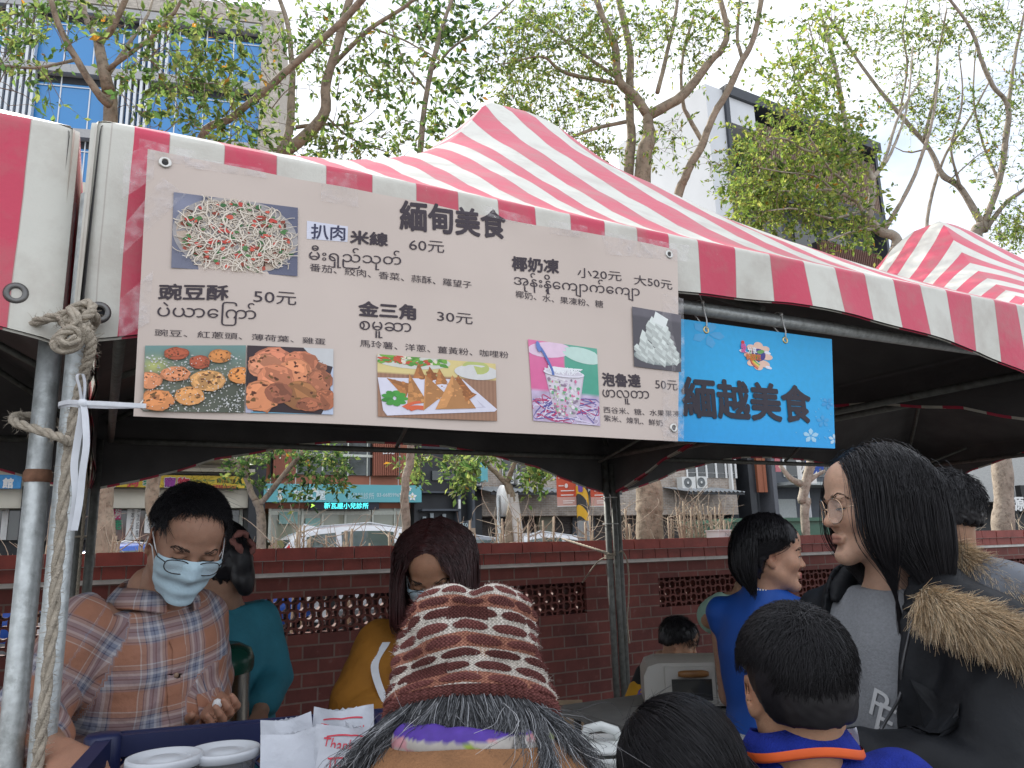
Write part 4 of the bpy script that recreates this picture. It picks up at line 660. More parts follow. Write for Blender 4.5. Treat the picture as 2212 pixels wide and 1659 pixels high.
# ================================================================= bare pruned hedges
M_STEM = mat('cut_stem', (.33, .265, .19), .9, var=.3, scale=15); M_DRY = mat('dry_twig', (.36, .31, .24), .9, var=.25, scale=20)
def hedge(label, spots, seed, d0=7.2):
    R = np.random.default_rng(seed); root = empty('bare_hedge', at(spots[0][0], 1165, d0)*np.array([1, 1, 0]), 0, label, 'hedge', 'bare clipped hedge behind the wall'); sb = MB(); P, Rd = [], []
    for px, topy, n, w in spots:
        for i in range(max(2, int(n*.62))):
            x = px+R.uniform(-w, w); q = onG(x, 1.); t = 4.75+R.uniform(0, .55); dn = np.array([q[0], q[1], 0]); Y = (C0@N1+t)/(dn@N1); top = at(x, topy+abs(R.normal())*22, Y); foot = np.array([top[0]+R.normal()*.05, top[1]+R.normal()*.05, .05]); md = (top+foot)/2+R.normal(size=3)*.02
            sb.tube(spline([foot, md, top], 8), np.linspace(.013, .008, 8)*R.uniform(.7, 1.5), 6)
            for k in range(R.integers(3, 7)):
                a = foot+(top-foot)*R.uniform(.72, 1.0); v = np.array([R.normal()*.55, R.normal()*.4, R.uniform(.1, .9)]); v = v/np.linalg.norm(v)*R.uniform(.12, .42); u = np.linspace(0, 1, 6)[:, None]; P.append(a+v*u+R.normal(size=3)*.05*np.sin(u*math.pi)+np.array([0, 0, .04])*u**2); Rd.append(np.linspace(.0048, .0016, 6)*R.uniform(.7, 1.3))
    sb.build('stems', M_STEM, root, True); strands('twigs', np.array(P), np.array(Rd), M_DRY, root, 4)
hedge('bare clipped hedge in front of the blue car at the left', [(250, 1150, 5, 40), (330, 1160, 6, 30), (60, 1160, 6, 50), (430, 1155, 4, 40)], 1)
hedge('bare clipped hedge in front of the white car', [(655, 1125, 7, 12), (690, 1140, 6, 30), (752, 1140, 10, 12), (600, 1150, 5, 25), (830, 1150, 6, 40)], 2)
hedge('bare clipped hedge with long twigs in front of the silver car', [(1022, 1115, 5, 8), (1065, 1105, 8, 22), (1140, 1105, 9, 25), (1190, 1115, 6, 20), (1275, 1110, 8, 12)], 3)
hedge('dense bare clipped hedge round the thick tree trunk', [(1345, 1095, 10, 16), (1480, 1080, 20, 20), (1530, 1085, 24, 30), (1440, 1110, 6, 14), (1560, 1110, 8, 20)], 4)
hedge('bare clipped hedge at the right edge behind the parka', [(2080, 1120, 12, 25), (2200, 1120, 10, 30)], 5)
# ================================================================= buildings across the street (local frame x = along the street, y = away, z = up)
BTt = 24.3
def fx(px, py=1100, t=BTt): return onT(px, py, t)[0]
def fz(px, py, t=BTt): return onT(px, py, t)[1]
def fbox(b, x0, y0, x1, y1, d0, d1, m=0, t=BTt):
    """a box whose front outline is given by two opposite pixels on the facade plane; d0..d1 in front/behind"""
    s0, za = onT(x0, y0, t); s1, zb = onT(x1, y1, t); return bb(b, s0, s1, t+d0, t+d1, min(za, zb), max(za, zb), m)
def face_text(parent, body, x0, y0, x1, y1, ytop, t, m, bold=0., name='lettering', lift=.004):
    s0, z0 = onT(x0, y0, t); s1, z1 = onT(x1, y1, t); h = onT(x0, ytop, t)[1]-z0; b = MB()
    lettering(b, body, None, E1, Z1, 1., .035*bold, width=s1-s0, height=h, warp=lambda V, l: C0+(s0+V[:, :1])*E1+(t-lift-40*V[:, 2:3]*.05)*N1+(z0+(z1-z0)*V[:, :1]/(s1-s0)+V[:, 1:2])*Z1); b.build(name, m, parent)
M_GL = glass('dark_window_glass', (.025, .03, .03), .04); M_GLB = glass('shop_glass', (.07, .08, .07), .06)
M_WFR = mat('white_frame', (.72, .72, .70), .5, var=.06); M_DARK = mat('black_cladding', (.022, .024, .028), .45, var=.3, scale=3); M_SLATE = mat('slate_cladding', (.075, .085, .10), .6, var=.2, scale=2)
def bld(label, px, t=BTt): return empty('shop_building', T(fx(px), t, 0), YAW, label, 'building', 'buildings across the street')
# --- pet shop block at the left
B = bld('pale shop block with a yellow pet shop signboard under a cream canopy', 380)
b = MB(); s0, s1 = fx(-420), fx(545); bb(b, s0, s1, BTt, BTt+12, 2.9, 13); bb(b, s0, s1, BTt+.9, BTt+12, .25, 2.9, 1); lb(b, 'wall', [mat('cream_render', (.62, .58, .48), .8, var=.12, scale=1.5), M_DARK], B)
b = MB(); fbox(b, -420, 985, 545, 1000, -1.6, 0); fbox(b, -420, 998, 545, 1024, -.5, 0); lb(b, 'canopy', mat('cream_canopy', (.66, .62, .50), .7, var=.08), B)
b = MB(); fbox(b, -60, 952, 545, 984, -1.5, -1.4); lb(b, 'balcony_panel', mat('grey_panel', (.42, .45, .44), .6), B)
b = MB(); fbox(b, 205, 1027, 525, 1057, -.45, -.25); lb(b, 'signboard', mat('yellow_sign', (.72, .52, .05), .5, var=.1, scale=4), B)
b = MB(); fbox(b, 200, 1024, 530, 1027, -.47, -.2); fbox(b, 200, 1057, 530, 1060, -.47, -.2); lb(b, 'sign_frame', M_DARK, B)
M_W = mat('sign_white', (.8, .8, .78), .6, var=.03); M_R = mat('sign_red', (.55, .05, .08), .6); M_G = mat('sign_green', (.03, .25, .12), .6); M_K = mat('sign_black', (.02, .02, .02), .6)
for ch, xa, xb, m in (('狗', 222, 250, M_R), ('老', 308, 334, M_G), ('闆', 340, 364, M_R), ('寵', 354, 379, mat('sign_purple', (.3, .05, .3), .6)), ('物', 382, 408, M_R)):
    if ch == '闆': continue
    face_text(B, ch, xa-1.5, 1054, xb+1.5, 1054, 1029.5, BTt-.455, M_W, 3.2, lift=.004); face_text(B, ch, xa, 1052.5, xb, 1052.5, 1031, BTt-.455, m, 1., lift=.06)
face_text(B, '狗', 273, 1052, 299, 1052, 1031, BTt-.455, M_R, 1., lift=.06); face_text(B, 'Dog Boss Pet House', 411, 1042, 465, 1042, 1035, BTt-.455, M_G); face_text(B, '飼料用品百貨', 468, 1044, 509, 1044, 1035, BTt-.455, M_K, .6); face_text(B, '販賣專線 03-667-3623', 460, 1055, 511, 1055, 1047, BTt-.455, M_R, .4)
for k, (xa, xb) in enumerate(((205, 290), (292, 365), (370, 440), (442, 530))):
    b = MB(); fbox(b, xa, 1066, xb, 1165, .75, .8); o = lb(b, 'shop_window', M_GLB, B); b = MB()
    for q in (xa, xb-3): fbox(b, q, 1066, q+3, 1165, .70, .76)
    fbox(b, xa, 1082, xb, 1087, .69, .75); fbox(b, xa, 1064, xb, 1068, .69, .75); lb(b, 'frame', mat('alu_frame', (.5, .52, .46), .4, .5), o)
for xa, xb, ya, yb in ((277, 288, 1091, 1165), (290, 301, 1091, 1165), (316, 326, 1108, 1150)):
    b = MB(); fbox(b, xa, ya, xb, yb, .60, .61); lb(b, 'poster', M_W, B)
face_text(B, '非\n本\n店\n客\n人', 279.5, 1160, 286.5, 1160, 1093, BTt+.6, M_K); face_text(B, '洋\n流\n設\n施', 292, 1160, 299, 1160, 1093, BTt+.6, M_K)
b = MB(); fbox(b, 246, 1096, 262, 1120, .60, .62); lb(b, 'poster', mat('poster_pink', (.6, .06, .2), .6), B); face_text(B, '狗', 247, 1119, 261, 1119, 1098, BTt+.6, M_W, .6); face_text(B, '老', 246, 1144, 262, 1144, 1122, BTt+.6, M_G, 1.)
b = MB(); fbox(b, -25, 1028, 47, 1058, -.45, -.25); lb(b, 'signboard', mat('blue_sign', (.05, .28, .6), .5), B); face_text(B, '館', 4, 1055, 28, 1055, 1032, BTt-.455, M_W, 1.2)
b = MB(); fbox(b, -60, 1080, 50, 1165, .7, .8); lb(b, 'shop_window', M_GLB, B); b = MB(); fbox(b, -30, 1098, 12, 1101, .6, .68); fbox(b, 4, 1070, 8, 1165, .6, .68); lb(b, 'frame', M_WFR, B)
b = MB(); fbox(b, 50, 1050, 205, 1165, -.1, .6); lb(b, 'pillar', M_DARK, B); face_text(B, '58', 62, 1143, 80, 1143, 1127, BTt-.11, M_W)
for xa in (60, 74, 130): b = MB(); fbox(b, xa, 1095, xa+3, 1125, -.16, -.1); lb(b, 'wall_lamp', M_W, B)
# --- clinic
B = bld('orange brown clinic with a teal signboard and a dark LED display', 735)
b = MB(); s0, s1 = fx(541), fx(905); bb(b, s0, s1, BTt+.5, BTt+12, 2.9, 13); bb(b, s0, s1, BTt+4, BTt+12, .25, 2.9, 1); bb(b, s0, s1, BTt+.5, BTt+4, .25, .3, 1); lb(b, 'wall', [mat('terracotta_panel', (.36, .13, .075), .6, var=.1, scale=2), mat('clinic_inside', (.38, .39, .28), .8)], B)
b = MB()
for xa in (590, 645, 700, 755, 808, 870): fbox(b, xa, 1026, xa+1, 1046, .49, .52)
lb(b, 'panel_joint', M_W, B)
b = MB(); fbox(b, 541, 950, 567, 1170, -.2, 4); lb(b, 'pillar', M_DARK, B); b = MB(); fbox(b, 897, 1046, 906, 1170, .1, 4); lb(b, 'pillar', M_DARK, B)
b = MB(); fbox(b, 592, 930, 873, 1026, .42, .48); o = lb(b, 'window', M_GL, B); b = MB(); fbox(b, 592, 979, 873, 982, .36, .42)
for xa in (645, 703, 758, 800): fbox(b, xa, 930, xa+1.2, 1026, .38, .42)
lb(b, 'frame', mat('alu_frame'), o)
for xa, xb in ((596, 642), (812, 868)):
    b = MB()
    for q in np.arange(xa, xb, 4.): fbox(b, q, 930, q+2, 1026, .2, .36)
    lb(b, 'louvre', mat('louvre_brown', (.30, .10, .06), .6), B)
face_text(B, '台兒', 826, 981, 852, 981, 968, BTt+.18, M_W, .6)
b = MB(); fbox(b, 567, 1046, 904, 1086, -.3, .1); lb(b, 'signboard', mat('teal_sign', (.13, .42, .46), .45, var=.06, scale=2), B); M_PW = mat('pale_letter', (.55, .68, .70), .6); TT = BTt-.305
face_text(B, '新瓦屋', 633, 1080, 703, 1080, 1058, TT, mat('letter_white', (.7, .78, .78), .6), .7); face_text(B, '小兒科診所', 748, 1078, 808, 1078, 1064, TT, M_PW); face_text(B, '03-6685996', 814, 1073, 862, 1073, 1065, TT, M_PW); face_text(B, 'New Wawu', 699, 1066, 742, 1066, 1060, TT, mat('letter_yellow', (.7, .65, .2), .6))
b = MB()
def sflower(b, cx, cy, r):
    for k in range(5):
        a = k*2*math.pi/5+.3; P = [at_t(cx+r*(q*math.cos(a)-w*math.sin(a)), cy-r*(q*math.sin(a)+w*math.cos(a)), TT-.012-k*.001) for q, w in ((.1, 0), (.5, -.32), (1., 0), (.5, .32))]; b.poly(P)
    b.poly([at_t(cx+r*.22*math.cos(a), cy+r*.22*math.sin(a), TT-.02) for a in np.linspace(6.28, 0, 9)[:-1]], 1)
def at_t(px, py, t): s, z = onT(px, py, t); return T(s, t, z)
for cx, cy, r in ((605, 1060, 7), (605, 1074, 8), (680, 1058, 7), (580, 1060, 6), (870, 1069, 8), (884, 1056, 6), (891, 1073, 10)):
    b = MB(); sflower(b, cx, cy, r); b.build('sign_flower', [M_W, mat('letter_yellow')], B)
b = MB(); fbox(b, 668, 1083, 815, 1101, -.2, .2); lb(b, 'led_display', mat('led_black', (.012, .014, .03), .4), B); face_text(B, '新瓦屋小兒診所', 700, 1099, 796, 1099, 1085.5, BTt-.205, emit('led_cyan', (.1, .9, .95), .9), .4); face_text(B, '➤', 671, 1097, 680, 1097, 1087, BTt-.205, emit('led_green', (.5, .9, .1), .8), .4)
for xa, xb in ((590, 658), (662, 704), (706, 753), (756, 812), (816, 862), (864, 884)):
    b = MB(); fbox(b, xa, 1088, xb, 1170, .60, .62); o = lb(b, 'shop_window', glass('clear_shop_glass', (.30, .32, .24), .05), B); b = MB(); fbox(b, xa-2, 1086, xa+1, 1170, .54, .6); fbox(b, xa, 1101, xb, 1110, .55, .6); lb(b, 'frame', mat('alu_frame'), o)
for xa, xb, ya, yb in ((610, 650, 1104, 1130), (668, 700, 1118, 1140)):
    b = MB(); fbox(b, xa, ya, xb, yb, .50, .54); lb(b, 'poster', mat('poster_teal', (.3, .5, .46), .6), B)
# --- dark gate house
B = bld('black gate house with a dark slatted gate beside the clinic', 960)
b = MB(); s0, s1 = fx(906), fx(1046); bb(b, s0, s1, BTt+.2, BTt+12, .2, 13); lb(b, 'wall', M_DARK, B)
for xa, xb, ya, yb in ((936, 960, 1040, 1061), (962, 985, 1040, 1061)): b = MB(); fbox(b, xa, ya-24, xb, yb-24, .1, .2); lb(b, 'window', M_GL, B)
b = MB(); fbox(b, 908, 1062, 990, 1066, -.2, .2); fbox(b, 908, 1100, 990, 1104, -.2, .2); fbox(b, 985, 1040, 992, 1175, -.2, .2); fbox(b, 1012, 1000, 1020, 1175, -.3, .2)
lb(b, 'gate', M_SLATE, B)
for k, (xa, ya) in enumerate(((915, 1116), (931, 1108), (944, 1120), (958, 1110), (970, 1122), (926, 1135))): b = MB(); fbox(b, xa, ya, xa+7, ya+16, .05, .1); lb(b, 'pane', mat('gate_pane', (.35, .4, .42), .4), B)
b = MB(); fbox(b, 993, 1126, 1012, 1175, -.6, .0); fbox(b, 1000, 1142, 1012, 1175, -.62, -.6, 1); lb(b, 'gatepost', [M_SLATE, mat('tan_stone', (.36, .27, .2), .8)], B); face_text(B, '150', 995, 1138, 1010, 1138, 1130, BTt-.61, M_PW)
b = MB(); fbox(b, 1016, 1003, 1031, 1045, -.9, -.6); lb(b, 'signboard', mat('teal_sign'), B)
for xa in (1005,): b = MB(); fbox(b, xa-21, 1080, xa-17, 1100, -.3, -.22); lb(b, 'wall_lamp', M_W, B)
# --- brown tiled house
B = bld('brown tiled house with white framed windows and corrugated awnings', 1330)
b = MB(); s0, s1 = fx(1047), fx(1612); bb(b, s0, s1, BTt+.5, BTt+12, 2.6, 12); bb(b, s0, s1, BTt+1.6, BTt+12, .2, 2.6, 1); lb(b, 'wall', [brick_mat('small_tiles', (.40, .33, .27), (.30, .24, .20), (.45, .42, .38), .23, .07, .01, bump=.2), brick_mat('dark_tiles', (.09, .07, .065), (.06, .05, .05), (.12, .11, .1), .23, .07, .01)], B)
def window(B, xa, ya, xb, yb, nx, tr=None, t=BTt+.5):
    b = MB(); fbox(b, xa, ya, xb, yb, -.02, .02, t=t); o = lb(b, 'window', M_GL, B); b = MB(); w = 2.2
    for q in np.linspace(xa, xb-w, nx+1): fbox(b, q, ya, q+w, yb, -.06, -.02, t=t)
    for y in [ya, yb-w]+([tr] if tr else []): fbox(b, xa, y, xb, y+w, -.055, -.018, t=t)
    lb(b, 'frame', M_WFR, o)
window(B, 1083, 985, 1175, 1034, 3); window(B, 1176, 1000, 1214, 1034, 2); window(B, 1480, 962, 1587, 1033, 5, 1021); window(B, 1250, 965, 1340, 1030, 3)
for xa in (1225, 1588): b = MB(); fbox(b, xa, 965, xa+5, 1060, .3, .5); lb(b, 'drain_pipe', M_W, B)
def awning(B, xa, xb, y, t0, dep):
    s0, z = onT(xa, y, BTt+t0-dep); s1, _ = onT(xb, y, BTt+t0-dep); n = int((s1-s0)/.04); s = np.linspace(s0, s1, n); zz = z+.03*np.sin(s*2*math.pi/.24); b = MB()
    for dz in (0, -.012): G = np.stack([np.stack([s, np.full(n, BTt+t0-dep), zz+dz], 1), np.stack([s, np.full(n, BTt+t0), zz+.28+dz], 1)]); b.grid(G if dz == 0 else G[::-1])
    bb(b, s0, s1, BTt+t0-dep+.05, BTt+t0-dep+.1, z-.12, z-.03, 1); lb(b, 'awning', [mat('corrugated_steel', (.45, .48, .50), .4, .4, var=.15), M_DARK], B)
awning(B, 1062, 1235, 1061, .5, 1.6); awning(B, 1260, 1345, 1061, .5, 1.6); awning(B, 1486, 1610, 1061, .5, 1.6)
b = MB(); fbox(b, 1075, 1078, 1600, 1082, 1.4, 1.6); lb(b, 'beam', M_SLATE, B)
for xa, xb, m in ((1568, 1600, M_SLATE), (1280, 1330, M_SLATE)):
    b = MB()
    for k in range(14): fbox(b, xa, 1078+k*7, xb, 1083.5+k*7, 1.48, 1.55)
    lb(b, 'roller_shutter', m, B)
for xa, xb, ya, yb in ((1197, 1228, 1078, 1112), (1602, 1622, 1080, 1112)):
    b = MB()
    for q in np.linspace(xa, xb, 9): fbox(b, q, ya, q+1, yb, 1.40, 1.46)
    for q in np.linspace(ya, yb, 7): fbox(b, xa, q, xb, q+1, 1.41, 1.47)
    lb(b, 'window_grille', mat('grille_grey', (.4, .42, .38), .6), B)
b = MB(); fbox(b, 1198, 1113, 1230, 1175, 1.2, 1.5); lb(b, 'door', mat('door_olive', (.26, .25, .19), .7), B)
# --- slate shophouse at the right
B = bld('dark slate shophouse with copper pipes at the right of the tiled house', 1720)
b = MB(); s0, s1 = fx(1613), fx(1900); bb(b, s0, s1, BTt+1, BTt+12, .2, 13); lb(b, 'wall', M_SLATE, B)
b = MB(); fbox(b, 1617, 950, 1650, 1170, .2, 1.); lb(b, 'pillar', M_DARK, B)
for q in (1639, 1644, 1650): b = MB(); fbox(b, q, 950, q+2.5, 1063, .05, .18); lb(b, 'copper_pipe', mat('copper_pipe', (.30, .10, .05), .5, .3), B)
b = MB(); fbox(b, 1657, 950, 1686, 1165, -.1, .8); lb(b, 'pillar', mat('grey_pillar', (.12, .125, .14), .6), B); b = MB(); fbox(b, 1665, 950, 1683, 1020, -.12, -.1); lb(b, 'poster', mat('faded_pink', (.5, .16, .18), .7), B)
window(B, 1690, 950, 1790, 1030, 3, None, BTt+1); b = MB(); fbox(b, 1690, 1042, 1900, 1052, -.6, 1.); fbox(b, 1700, 1075, 1760, 1165, .9, 1.); lb(b, 'lintel', mat('grey_panel'), B)
# --- far right blocks
B = bld('grey shop block with a black sign panel at the right edge', 2160); b = MB(); bb(b, fx(1900), fx(3300), BTt+.5, BTt+14, 3.2, 12); bb(b, fx(1900), fx(3300), BTt+2, BTt+14, .2, 3.2, 1); lb(b, 'wall', [mat('pale_concrete_wall', (.46, .46, .44), .8, var=.15), M_DARK], B)
b = MB(); fbox(b, 2180, 1050, 2330, 1110, -.6, -.3); lb(b, 'signboard', M_K, B); face_text(B, '源', 2188, 1104, 2216, 1104, 1072, BTt-.61, M_W, .8)
# --- blue glass office block
BT2 = 58.; ang = R_(13.)
B = empty('office_block', at(300, 1100, BT2)*np.array([1, 1, 0]), YAW*0+ang, 'tall blue glass office block with white louvres at the upper left', 'building')
org = np.array(at(606, 200, BT2)); org[2] = 0; Ex = np.array([math.cos(ang), math.sin(ang), 0]); Ey = np.array([-Ex[1], Ex[0], 0])
def onB(px, py):
    q = ray(px, py); w = O_*0+q*(((org-O_*np.array([0, 0, 0]))@Ey)/(q@Ey)); return float((w-org)@Ex), float(w[2]+CAM_H)
def blb(b, name, m): o = b.build(name, m); o.location = org; o.rotation_euler = (0, 0, ang); o.parent = B; o.matrix_parent_inverse = pm(B).inverted(); return o
def bbox_(b, x0, x1, y0, y1, z0, z1, m=0): return b.box(((x0+x1)/2, (y0+y1)/2, (z0+z1)/2), (x1-x0, y1-y0, z1-z0), None, m)
ztop = onB(560, 25)[1]; z_fl = [onB(430, q)[1] for q in (58, 190, 318, 440)]; fh = (z_fl[0]-z_fl[2])/2; xl = -48.
b = MB(); bbox_(b, xl, -1.4, .35, 18, 0, ztop-.6); blb(b, 'core', M_SLATE)
b = MB(); bbox_(b, -1.6, .0, -.4, 9, 0, ztop); bbox_(b, xl, -1.6, -.6, 18, ztop-1.5, ztop+.0); blb(b, 'wall', brick_mat('pale_cladding', (.50, .45, .38), (.46, .41, .35), (.35, .31, .26), 1.2, .35, .02, bump=.1))
M_BLUE = glass('blue_curtain_glass', (.04, .24, .55), .2); M_FIN = mat('aluminium_fin', (.66, .68, .70), .4, .3, var=.05)
b = MB(); bbox_(b, xl, -1.6, -.0, .3, 3, ztop-2.2); blb(b, 'curtain_glass', M_BLUE)
b = MB(); zz = z_fl[0]
while zz > 4: bbox_(b, xl, -1.6, -.75, .0, zz-.35, zz+.35); zz -= fh
blb(b, 'floor_band', mat('grey_band', (.40, .40, .40), .6))
zz = z_fl[0]; r2 = np.random.default_rng(4); b = MB(); b2 = MB(); b3 = MB()
while zz > 4:
    x = xl
    while x < -1.8:
        bbox_(b2, x, x+.09, -.08, -.005, zz-fh+.35, zz-.35); x += 2.1
    bbox_(b2, xl, -1.6, -.09, -.004, zz-1.25, zz-1.17); bbox_(b3, xl, -1.6, -.05, -.003, zz-.95, zz-.36)
    x = xl+r2.uniform(0, 3)
    while x < -3.5:
        n = r2.integers(4, 8)
        for i in range(n):
            if x < -1.8: bbox_(b, x, x+.2, -.65, -.12, zz-fh+.36, zz-.36); x += .42
        x += r2.uniform(3.5, 8.)
    zz -= fh; blb(b, 'louvre_row', M_FIN); b = MB()
blb(b2, 'mullions', M_FIN); blb(b3, 'spandrel', M_DARK)
# --- white modern building
D3 = 46.; ang3 = R_(31.)
org = np.array(at(1578, 300, D3)); org[2] = 0; Ex = np.array([math.cos(ang3), math.sin(ang3), 0]); Ey = np.array([-Ex[1], Ex[0], 0]); ang = ang3
B = empty('white_building', org, ang3, 'white and charcoal modern building with a slatted screen behind the bushy tree', 'building')
M_WHT = mat('white_render', (.62, .63, .64), .8, var=.05, scale=.6); M_CHAR = mat('charcoal_panel', (.045, .05, .06), .5, var=.15, scale=1)
z0, z1 = onB(1590, 540)[1], onB(1580, 205)[1]; x1 = onB(1890, 300)[0]; zb_ = onB(1600, 370)[1]; zt_ = onB(1600, 275)[1]
b = MB(); bbox_(b, -1.9, -.35, 0, 9, 0, z1+.1); bbox_(b, .0, 2.2, 6.0, 9, 0, zb_-.0); bbox_(b, x1*.55, x1, 5, 13, z1-1, z1+3.2); bbox_(b, .02, 2.38, -.15, 5.5, zt_, z1-.36); blb(b, 'wall', M_WHT)
b = MB(); bbox_(b, -.35, .0, -.2, 9, 0, z1+.35); bbox_(b, -.35, x1, -.4, 9.5, z1-.35, z1+.35); bbox_(b, 2.4, x1, .0, 9, zb_-1.2, zb_); bbox_(b, 2.4, x1, 1.0, 9, 0, zb_-1.2); bbox_(b, x1-.3, x1, 0, 9, 0, z1); bbox_(b, 2.5, x1-.3, 1.3, 9, zb_, z1-.35); blb(b, 'frame', M_CHAR)
b = MB(); x = 2.45
while x < x1-.4: bbox_(b, x, x+.07, .1, .25, zb_-1.0, z1-1.3); x += .2
blb(b, 'slat_screen', mat('wood_slats', (.30, .21, .16), .7, var=.1))
b = MB(); x = x1*.55
while x < x1-.4: bbox_(b, x, x+.09, .5, .9, 3, zb_-3); x += .22
blb(b, 'slat_screen', mat('wood_slats_dark', (.16, .08, .06), .7, var=.1))
org3 = org; b = MB(); bbox_(b, -12, -1.9, 3, 12, 0, onB(1490, 415)[1]-1.5); b.lathe([(0, 5), (2.5, 4.7), (4.4, 3.4), (5, 1.4), (5.2, 0)], (-6.5, 7.5, onB(1490, 430)[1]-3.6), 24); blb(b, 'dome_roof', M_WHT)
for k in range(3):
    for xx in (3., 6.5, 10.):
        b = MB(); bbox_(b, xx, xx+2.2, .9, 1.0, zb_-4.5-k*4, zb_-2-k*4); blb(b, 'window', M_GL)
# ================================================================= things on the pavements
def ac(px0, py0, px1, py1, label, t=BTt+.35):
    s0, z0 = onT(px0, py1, t); s1, z1 = onT(px1, py0, t); o = empty('air_conditioner', T((s0+s1)/2, t, z0), YAW, label, 'air conditioner', 'air conditioner units on the facades'); b = MB(); bb(b, s0, s1, t-.35, t, z0, z1); lb(b, 'casing', mat('ac_white', (.66, .66, .63), .5, var=.06), o)
    h = z1-z0; nf = 2 if h > (s1-s0)*1.3 else 1
    for k in range(nf):
        c = T((s0+s1)/2-(.08 if nf == 1 else 0)*(s1-s0), t-.352, z0+h*(k+.5)/nf); b = MB(); Rm = np.stack([E1, Z1, -N1], 1); r = .38*min(h/nf, s1-s0); b.lathe([(.001, .004), (r*.3, .006), (r*.3, .002), (r, .0), (r*1.08, .012), (r*1.1, 0)], c, 20, R=Rm); b.build('fan_grille', mat('fan_grey', (.13, .14, .14), .5), o, True); b = MB(); b.lathe([(.001, .02), (r*.28, .015)], c, 12, R=Rm); b.build('fan_hub', mat('ac_white'), o)
    b = MB(); bb(b, s0-.05, s1+.05, t-.4, t, z0-.06, z0-.005); lb(b, 'bracket', M_DARK, o)
ac(1720/1.0-257, 1032, 1490, 1057, 'white air conditioner left of the pair under the wide window'); ac(1495, 1031, 1515, 1056, 'white air conditioner right of the pair under the wide window'); ac(1092, 1020, 1100, 1046, 'small white air conditioner beside the crooked tree'); ac(1110, 1022, 1124, 1048, 'white air conditioner under the left window of the tiled house'); ac(2066, 1033, 2094, 1084, 'large white twin fan air conditioner beside the parka woman'); ac(1021, 1023, 1030, 1050, 'thin white air conditioner next to the teal hanging sign')
# banner pole with yellow and black stripes
Dp = 15.; c = at(1262, 1165, Dp); PO = empty('banner_pole', (c[0], c[1], .1), YAW, 'grey street pole with a yellow and black striped band and two orange posters', 'street pole'); Rr = .115
def hazard():
    m = bpy.data.materials.new('hazard_stripe'); m.use_nodes = True; N = m.node_tree.nodes; L = m.node_tree.links.new; tc = N.new('ShaderNodeTexCoord'); w = N.new('ShaderNodeTexWave'); w.wave_type = 'BANDS'; w.bands_direction = 'DIAGONAL'; w.inputs['Scale'].default_value = 1.5; L(tc.outputs['Object'], w.inputs['Vector']); r = N.new('ShaderNodeValToRGB'); r.color_ramp.interpolation = 'CONSTANT'; r.color_ramp.elements[0].color = (.03, .03, .03, 1); r.color_ramp.elements[1].position = .5; r.color_ramp.elements[1].color = (.75, .42, .02, 1); L(w.outputs['Fac'], r.inputs[0]); L(r.outputs[0], N['Principled BSDF'].inputs['Base Color']); return m
z_a, z_b = at(1262, 1125, Dp)[2], at(1262, 1050, Dp)[2]
b = MB(); b.tube([(c[0], c[1], .1), (c[0], c[1], 7.5)], Rr, 16); b.build('pole', mat('pole_grey', (.5, .52, .54), .5, var=.12), PO, True); b = MB(); b.tube([(c[0], c[1], z_a), (c[0], c[1], z_b)], Rr+.004, 16, cap=False); b.build('warning_band', hazard(), PO, True)
for xa, xb in ((1204, 1246), (1277, 1318)):
    p0, p1 = at(xa, 1094, Dp), at(xb, 1094, Dp); zt = at(xa, 985, Dp)[2]; w = np.linalg.norm((p1-p0)[:2]); ux = unit((p1-p0)*np.array([1, 1, 0])); ny = np.array([ux[1], -ux[0], 0]); z0 = p0[2]
    def q(u, v, l=0.): return p0*np.array([1, 1, 0])+ux*u*w+Z1*(z0+(zt-z0)*v)+ny*l
    b = MB(); C = lambda r, g, bb_: np.array(srgb(r, g, bb_)); b.prism([q(0, 0), q(1, 0), q(1, 1), q(0, 1)], -ny*.012, 0, C(150, 85, 70)); l = .003
    for P, cc in (([(0, .18), (1, .18), (1, .75), (0, .75)], (205, 88, 62)), ([(0, 0), (1, 0), (1, .18), (0, .18)], (205, 160, 150)), ([(0, .7), (.15, .78), (.3, .73), (.5, .8), (.7, .74), (1, .78), (1, 1), (0, 1)], (70, 62, 100)), ([(0, .66), (.2, .8), (.34, .7)], (190, 170, 180)), ([(.28, .66), (.5, .78), (.8, .66)], (180, 150, 165))): b.poly([q(u, v, l) for u, v in P], 0, C(*cc)); l += .004
    for cx, cy in ((.5, .56), (.76, .56), (.5, .4)): b.poly([q(cx+.09*math.cos(a), cy+.045*math.sin(a), l) for a in np.linspace(0, 6.28, 15)[:-1]], 0, C(225, 210, 205))
    for yy, x0_, x1_ in ((.56, .1, .36), (.4, .1, .36), (.3, .2, .9), (.215, .2, .85), (.1, .3, .9), (.06, .3, .8)): b.poly([q(x0_, yy-.008, l), q(x1_, yy-.008, l), q(x1_, yy+.012, l), q(x0_, yy+.012, l)], 0, C(235, 225, 220))
    b.build('poster', mat('printed_poster', attr='Col', rough=.6, var=.05), PO)
    b = MB(); b.tube([q(-.05 if xa > 1250 else .0, -.0), q(1., -.0)], .012, 6); b.build('poster_arm', M_WFR, PO)
p0 = at(1246, 1062, Dp); b = MB(); V, F = text_np('P', 1.); lettering(b, 'P', p0+np.array([0, -.14, -.0]), (1, 0, 0), (0, 0, 1), .5, .02); b.build('lettering', mat('letter_purple', (.16, .08, .35), .6), PO)
